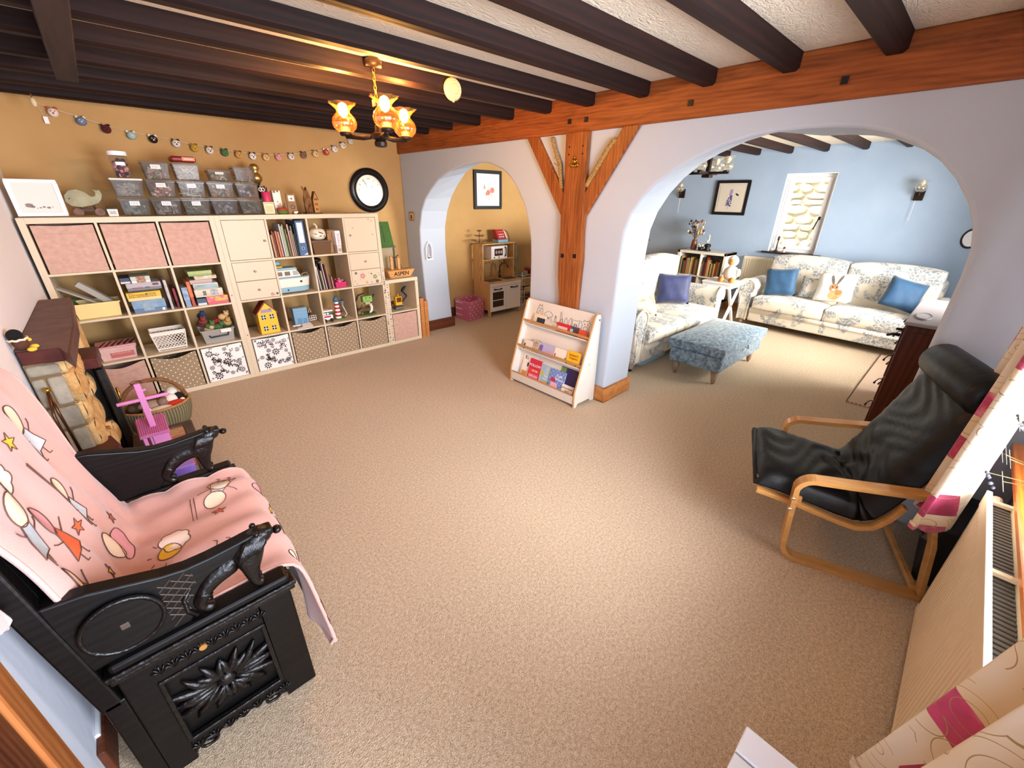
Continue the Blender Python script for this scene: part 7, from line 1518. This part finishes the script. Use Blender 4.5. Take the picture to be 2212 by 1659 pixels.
b=MB(); b.hexa([(.085,ya+.05,.5),(.105,ya+.05,.5),(.105,yb-.05,.5),(.085,yb-.05,.5)],[(.03,ya+.05,1.06),(.05,ya+.05,1.06),(.05,yb-.05,1.06),(.03,yb-.05,1.06)]); b.build('back_panel',M_oak,t)
MB().box(.012,.05,ya-.02,yb+.02,1.05,1.09).build('crest_rail',M_oak,t,bev=.008)
ARM=[(.085,.53),(.30,.53),(.325,.56),(.335,.60),(.37,.645),(.42,.66),(.47,.672),(.52,.69),(.545,.695),(.548,.718),(.50,.724),(.45,.718),(.38,.712),(.33,.712),(.28,.722),(.22,.742),(.15,.765),(.075,.775)]
def arm(y0,face):
    y1=y0+.042; a_=MB().prism(ARM,'y',y0,y1).build('arm',M_oak,t,bev=.006,seg=3)
    yo=y0 if face<0 else y1; s_=face
    b=MB(); b.cyl((.185,yo,.637),(.185,yo+s_*.014,.637),.078,.074,32); b.build('pivot_disc',M_oak,a_,True,auto=True)
    b=MB(); b.tube([(.185+.078*math.cos(k*PI/16),yo+s_*.012,.637+.078*math.sin(k*PI/16)) for k in range(32)],.006,6,closed=True); b.build('disc_rim',M_oakp,a_,True)
    MB().box(.178,.196,yo-.004 if s_>0 else yo-.018,yo+.018 if s_>0 else yo+.004,.628,.646).build('pivot_peg',M_hlpeg,a_,bev=.002)
    b=MB(); lo,hi=.262,.345
    for k in range(7):
        for dr_ in (1,-1):
            z0_=.535+k*.026; pts=[(x_,yo+s_*.001,z0_+dr_*(x_-.262)*.9+(.06 if dr_<0 else -.02)) for x_ in (.266,.28,.295,.31,.325,.34)]
            pts=[p for p in pts if .535<p[2]<.705 and p[0]<.30+(p[2]-.53)*.35]
            if len(pts)>1: b.tube(pts,.0018,4)
    b.build('lattice_carving',M_hlpeg,a_)
    # lion: skinned skeleton standing under the front of the arm
    yc=(y0+y1)/2
    V=[(.345,0,.625),(.385,0,.648),(.43,0,.648),(.468,0,.655),(.492,0,.690),(.518,0,.705),(.545,0,.690)]
    Rr=[.042,.034,.037,.047,.042,.033,.022]; Ed=[(i,i+1) for i in range(6)]
    for sy in (-1,1):
        o_=len(V); V+=[(.352,sy*.014,.60),(.326,sy*.015,.578),(.338,sy*.015,.552),(.362,sy*.016,.543)]; Rr+=[.03,.019,.015,.018]; Ed+=[(0,o_),(o_,o_+1),(o_+1,o_+2),(o_+2,o_+3)]
        o_=len(V); V+=[(.470,sy*.014,.615),(.466,sy*.015,.575),(.470,sy*.015,.548),(.490,sy*.016,.541)]; Rr+=[.026,.019,.015,.018]; Ed+=[(3,o_),(o_,o_+1),(o_+1,o_+2),(o_+2,o_+3)]
    me=bpy.data.meshes.new('lion'); Mi=wmat(t).inverted(); me.from_pydata([tuple(Mi@Vector((x,yc+y,z))) for x,y,z in V],Ed,[]); me.materials.append(M_oakp)
    o=bpy.data.objects.new('lion',me); COL.objects.link(o); o.parent=t; sk=o.modifiers.new('skin','SKIN'); sk.use_smooth_shade=True
    for i,r in enumerate(Rr): me.skin_vertices[0].data[i].radius=(r,r)
    me.skin_vertices[0].data[0].use_root=True
    sb=o.modifiers.new('sub','SUBSURF'); sb.levels=2; sb.render_levels=2
    b=MB()
    for k in range(11):
        for sy in (-1,1):
            x_=.47+.0045*k; b.tube([(x_+.01,yc+sy*.008,.722-.002*abs(k-5)),(x_-.002,yc+sy*.03,.70-.001*k),(x_-.022,yc+sy*.034,.668),(x_-.032,yc+sy*.028,.640+.003*k)],[.006,.010,.008,.003],6)
    b.build('mane',M_oakp,o,True)
    b=MB(); b.tube([(.325,yc+s_*.015,.64),(.303,yc+s_*.022,.615),(.302,yc+s_*.024,.575),(.318,yc+s_*.024,.548)],[.007,.006,.006,.008],7); b.build('tail',M_oakp,o,True)
    b=MB()
    for sy in (-1,1): b.ball((.503,yc+sy*.024,.722),.009,n=8,m=6); b.ball((.535,yc+sy*.013,.708),.004,n=6,m=4)
    b.ball((.558,yc,.692),.014,(1,1.1,.9),10,7); b.build('ears_and_muzzle',M_oakp,o,True)
arm(ya+.004,-1); arm(yb-.046,1)
# ---- blanket: one draped sheet over back, seat and front
def blmat():
    m,nt,b=newmat('pink fleece blanket'); b.inputs['Roughness'].default_value=.95; b.inputs['Sheen Weight'].default_value=.4
    co=coord(nt); n=N(nt,'TexNoise',{0:co,'Scale':3,'Detail':2}).outputs[0]; nt.links.new(mx(nt,n,lin('#d09a86'),lin('#d4a8a2')),b.inputs['Base Color'])
    bumpit(nt,b,N(nt,'TexNoise',{0:co,'Scale':240,'Detail':2}).outputs[0],.35,.003); return m
M_bla=blmat()
PR=[(.012,.80),(.006,.95),(.006,1.085),(.028,1.115),(.058,1.09),(.075,.98),(.10,.84),(.128,.70),(.155,.58),(.175,.52),(.205,.497),(.28,.50),(.38,.505),(.48,.507),(.55,.503),(.583,.485),(.596,.44),(.60,.36),(.60,.24)]
Ls=[0]
for i in range(1,len(PR)): Ls.append(Ls[-1]+math.hypot(PR[i][0]-PR[i-1][0],PR[i][1]-PR[i-1][1]))
def prof_at(s):
    s=max(0,min(Ls[-1],s))
    for i in range(1,len(Ls)):
        if s<=Ls[i]+1e-9:
            f_=(s-Ls[i-1])/(Ls[i]-Ls[i-1])
            def cr_(j): return PR[max(0,min(len(PR)-1,j))]
            p0,p1,p2,p3=cr_(i-2),cr_(i-1),cr_(i),cr_(i+1); h=lambda a,b_,c,d:.5*((2*b_)+(-a+c)*f_+(2*a-5*b_+4*c-d)*f_**2+(-a+3*b_-3*c+d)*f_**3)
            return h(p0[0],p1[0],p2[0],p3[0]),h(p0[1],p1[1],p2[1],p3[1])
    return PR[-1]
SB=Ls[9]; SF=Ls[15]   # crease, front edge
def edges(s):
    if s<SB: yn=-3.215+.0*s; yf=-2.415
    elif s<SF: yn,yf=-3.172,-2.462
    else: k=(s-SF)/(Ls[-1]-SF); yn,yf=-3.172-.16*min(1,k*1.4),-2.462-.02*k
    return yn,yf
def sm_edges(s):
    a=[edges(s+d) for d in (-.05,-.025,0,.025,.05)]; return sum(p[0] for p in a)/5,sum(p[1] for p in a)/5
def bl(s,v,off=0):
    x,z=prof_at(s); x2,z2=prof_at(s+.004); tx,tz=x2-x,z2-z; l=math.hypot(tx,tz) or 1; nx,nz=-tz/l,tx/l
    if s>Ls[3]: nx,nz=(-tz/l,tx/l)
    if nx*0.6+nz*.8<0 : nx,nz=-nx,-nz
    yn,yf=sm_edges(s); y=yn+(yf-yn)*v
    wr=.008*math.sin(14*v+7*s)*math.sin(5*s+2)+.006*math.sin(31*v-9*s)+.003*math.sin(47*v+25*s)*(.3+math.exp(-((s-SB)/.12)**2))+.010*math.exp(-((s-SB)/.05)**2)*math.sin(9*v+1)
    if s>SF: wr+=.014*math.sin(17*v+2)*(s-SF)/(Ls[-1]-SF)
    if v>.93 and s>SB and s<SF: wr+=.02*(v-.93)/.07*abs(math.sin(23*s))
    if v<.06 and s<SB: wr-=.02*(.06-v)/.06
    e=wr+off+.006; return Vector((x+nx*e,y,z+nz*e))
t=thing('blanket','pink fleece blanket with cartoon shapes draped over the carved chair','blanket',(.3,-2.82,.5))
MB().grid(lambda u,v:bl(u*Ls[-1],v),150,70).build('fleece',M_bla,t,True,solid=.008)
hb=MB()
for v in (.004,.996): hb.tube([bl(Ls[-1]*k/80,v,.001) for k in range(81)],.006,6)
hb.tube([bl(Ls[-1]*.998,k/40,.001) for k in range(41)],.006,6); hb.build('hem',M_bla,t,True)
pr_=MB(); ol=MB(); CC=['#e8693c','#e9c23c','#f2dcc0','#b9c4cc','#dfa0a8','#f4e4d8','#c9d4dc']
def shape(s0,v0,pts,k,an=0,outline=True):
    """flat print: points in metres (ds across down-sheet, dy) around a place on the sheet"""
    ca,sa=math.cos(an),math.sin(an)
    def mp(p,o): 
        a_=p[0]*ca-p[1]*sa; c_=p[0]*sa+p[1]*ca; return bl(s0+a_,v0+c_/.76,o)
    n=len(pts); cx=sum(p[0] for p in pts)/n; cy=sum(p[1] for p in pts)/n
    if k is not None:
        rings=[[(cx+(p[0]-cx)*q,cy+(p[1]-cy)*q) for p in pts] for q in (1,.66,.33)]; b0=[mp(p,.0055) for r in rings for p in r]+[mp((cx,cy),.0055)]
        pr_.k=k; pr_.add(b0,[(r*n+i,r*n+(i+1)%n,(r+1)*n+(i+1)%n,(r+1)*n+i) for r in (0,1) for i in range(n)]+[(2*n+i,2*n+(i+1)%n,3*n) for i in range(n)])
    if outline: ol.tube([mp(p,.0062) for p in pts],.0016,4,closed=True)
def line(s0,v0,pts,an=0):
    ca,sa=math.cos(an),math.sin(an); ol.tube([bl(s0+p[0]*ca-p[1]*sa,v0+(p[0]*sa+p[1]*ca)/.76,.0062) for p in pts],.0015,4)
def ell(cx,cy,a,c,n=20,an=0): return [(cx+a*math.cos(2*PI*i/n)*math.cos(an)-c*math.sin(2*PI*i/n)*math.sin(an),cy+a*math.cos(2*PI*i/n)*math.sin(an)+c*math.sin(2*PI*i/n)*math.cos(an)) for i in range(n)]
def star(r): return [((r if i%2==0 else r*.42)*math.cos(i*PI/5),(r if i%2==0 else r*.42)*math.sin(i*PI/5)) for i in range(10)]
def cloud(r): return [(r*(1+.17*abs(math.sin(3.5*th)))*math.cos(th),1.3*r*(1+.17*abs(math.sin(3.5*th)))*math.sin(th)) for th in [2*PI*i/42 for i in range(42)]]
def sun_cloud(s,v,a=0): shape(s-.02,v-.07,ell(0,0,.032,.042),1); shape(s,v,cloud(.038),5); [line(s-.02,v-.07,[(.05*math.cos(q),.06*math.sin(q)),(.062*math.cos(q),.075*math.sin(q))]) for q in (2.2,2.9,3.7,4.4)]
def balloon(s,v,k,a):
    "generic toy motif: rounded head shape over a coloured trapezium with stick limbs"
    shape(s,v,ell(-.05,0,.045,.036),2 if k!=0 else 4,a); shape(s,v,[(-.01,-.02),(-.01,.02),(.03,.032),(.075,.045),(.075,0),(.075,-.045),(.03,-.032)],k,a)
    for q in (-.018,.018): line(s,v,[(.075,q),(.105,q),(.108,q+.012)],a)
    for q in (-1,1): line(s,v,[(.015,q*.026),(.0,q*.055),(-.01,q*.065)],a)
S0=Ls[4]
for (s,v,k,a) in ((.30,.28,0,.0),(.34,.55,6,.1),(.19,.14,3,-.3),(.42,.12,3,.2),(.13,.72,6,.2)): balloon(S0+s*.95,v,k,a)
for (s,v,k) in ((.36,.40,0),(.50,.30,1),(.08,.5,1),(.52,.7,0)): shape(S0+s*.95,v,star(.026),k,.3)
shape(S0+.10,.28,cloud(.036),5); shape(S0+.50,.5,ell(0,0,.06,.04),2,.3); shape(S0+.555,.58,ell(0,0,.05,.07),4,.2)
line(S0+.2,.47,[(-.06,0),(.06,.02)]); line(S0+.2,.47,[(-.06,.012),(.06,.032)]); line(S0+.48,.1,[(-.08,-.02),(.0,.0),(.05,.06)])
for (s,v,k,a) in ((.235,.22,0,1.3),(.30,.80,6,1.2),(.12,.10,3,.8)): balloon(SB+s,v,k,a)
sun_cloud(SB+.14,.52); shape(SB+.28,.62,star(.024),0,.2); shape(SB+.31,.86,ell(0,0,.035,.05),2,.3); shape(SB+.08,.15,ell(0,0,.05,.055),4)
line(SB+.2,.72,[(0,-.07),(.01,.07)]); line(SB+.212,.72,[(0,-.07),(.01,.07)])
for (s,v,k,a) in ((.10,.18,4,.4),(.08,.8,0,.3),(.12,.5,6,0)): balloon(SF+s,v,k,a)
sun_cloud(SF+.18,.12); shape(SF+.05,.62,star(.02),1)
o=pr_.build('print',[pm(c,.95) for c in CC],t); o2=ol.build('print_outline',pm('#6b4a3c',.9),t); o['kind']='stuff'; o2['kind']='stuff'
t=thing('rolled_blanket','rolled pink blanket end behind the chair post at the left edge','blanket',(.03,-3.16,.8)); MB().tube([(.0,-3.28,.93),(.02,-3.275,.865),(.035,-3.27,.805)],[.026,.028,.022],12).build('roll',M_bla,t,True); b=MB(); b.tube([(.043+.003*k*math.cos(k),-3.27+.003*k*math.sin(k)*.5,.794) for k in range(5)],.003,5); b.build('hem_spiral',M_bla,t)
# wall socket low on the left wall
t=thing('wall_socket','white double socket low on the left wall behind the chair','socket',(-.02,-3.0,.1)); MB().box(-.02,-.008,-3.05,-2.9,.05,.13).build('plate',M_whitep,t,bev=.003); 
b=MB()
for y in (-3.01,-2.94): b.box(-.008,-.007,y-.012,y+.012,.08,.085)
b.build('slots',M_black,t)
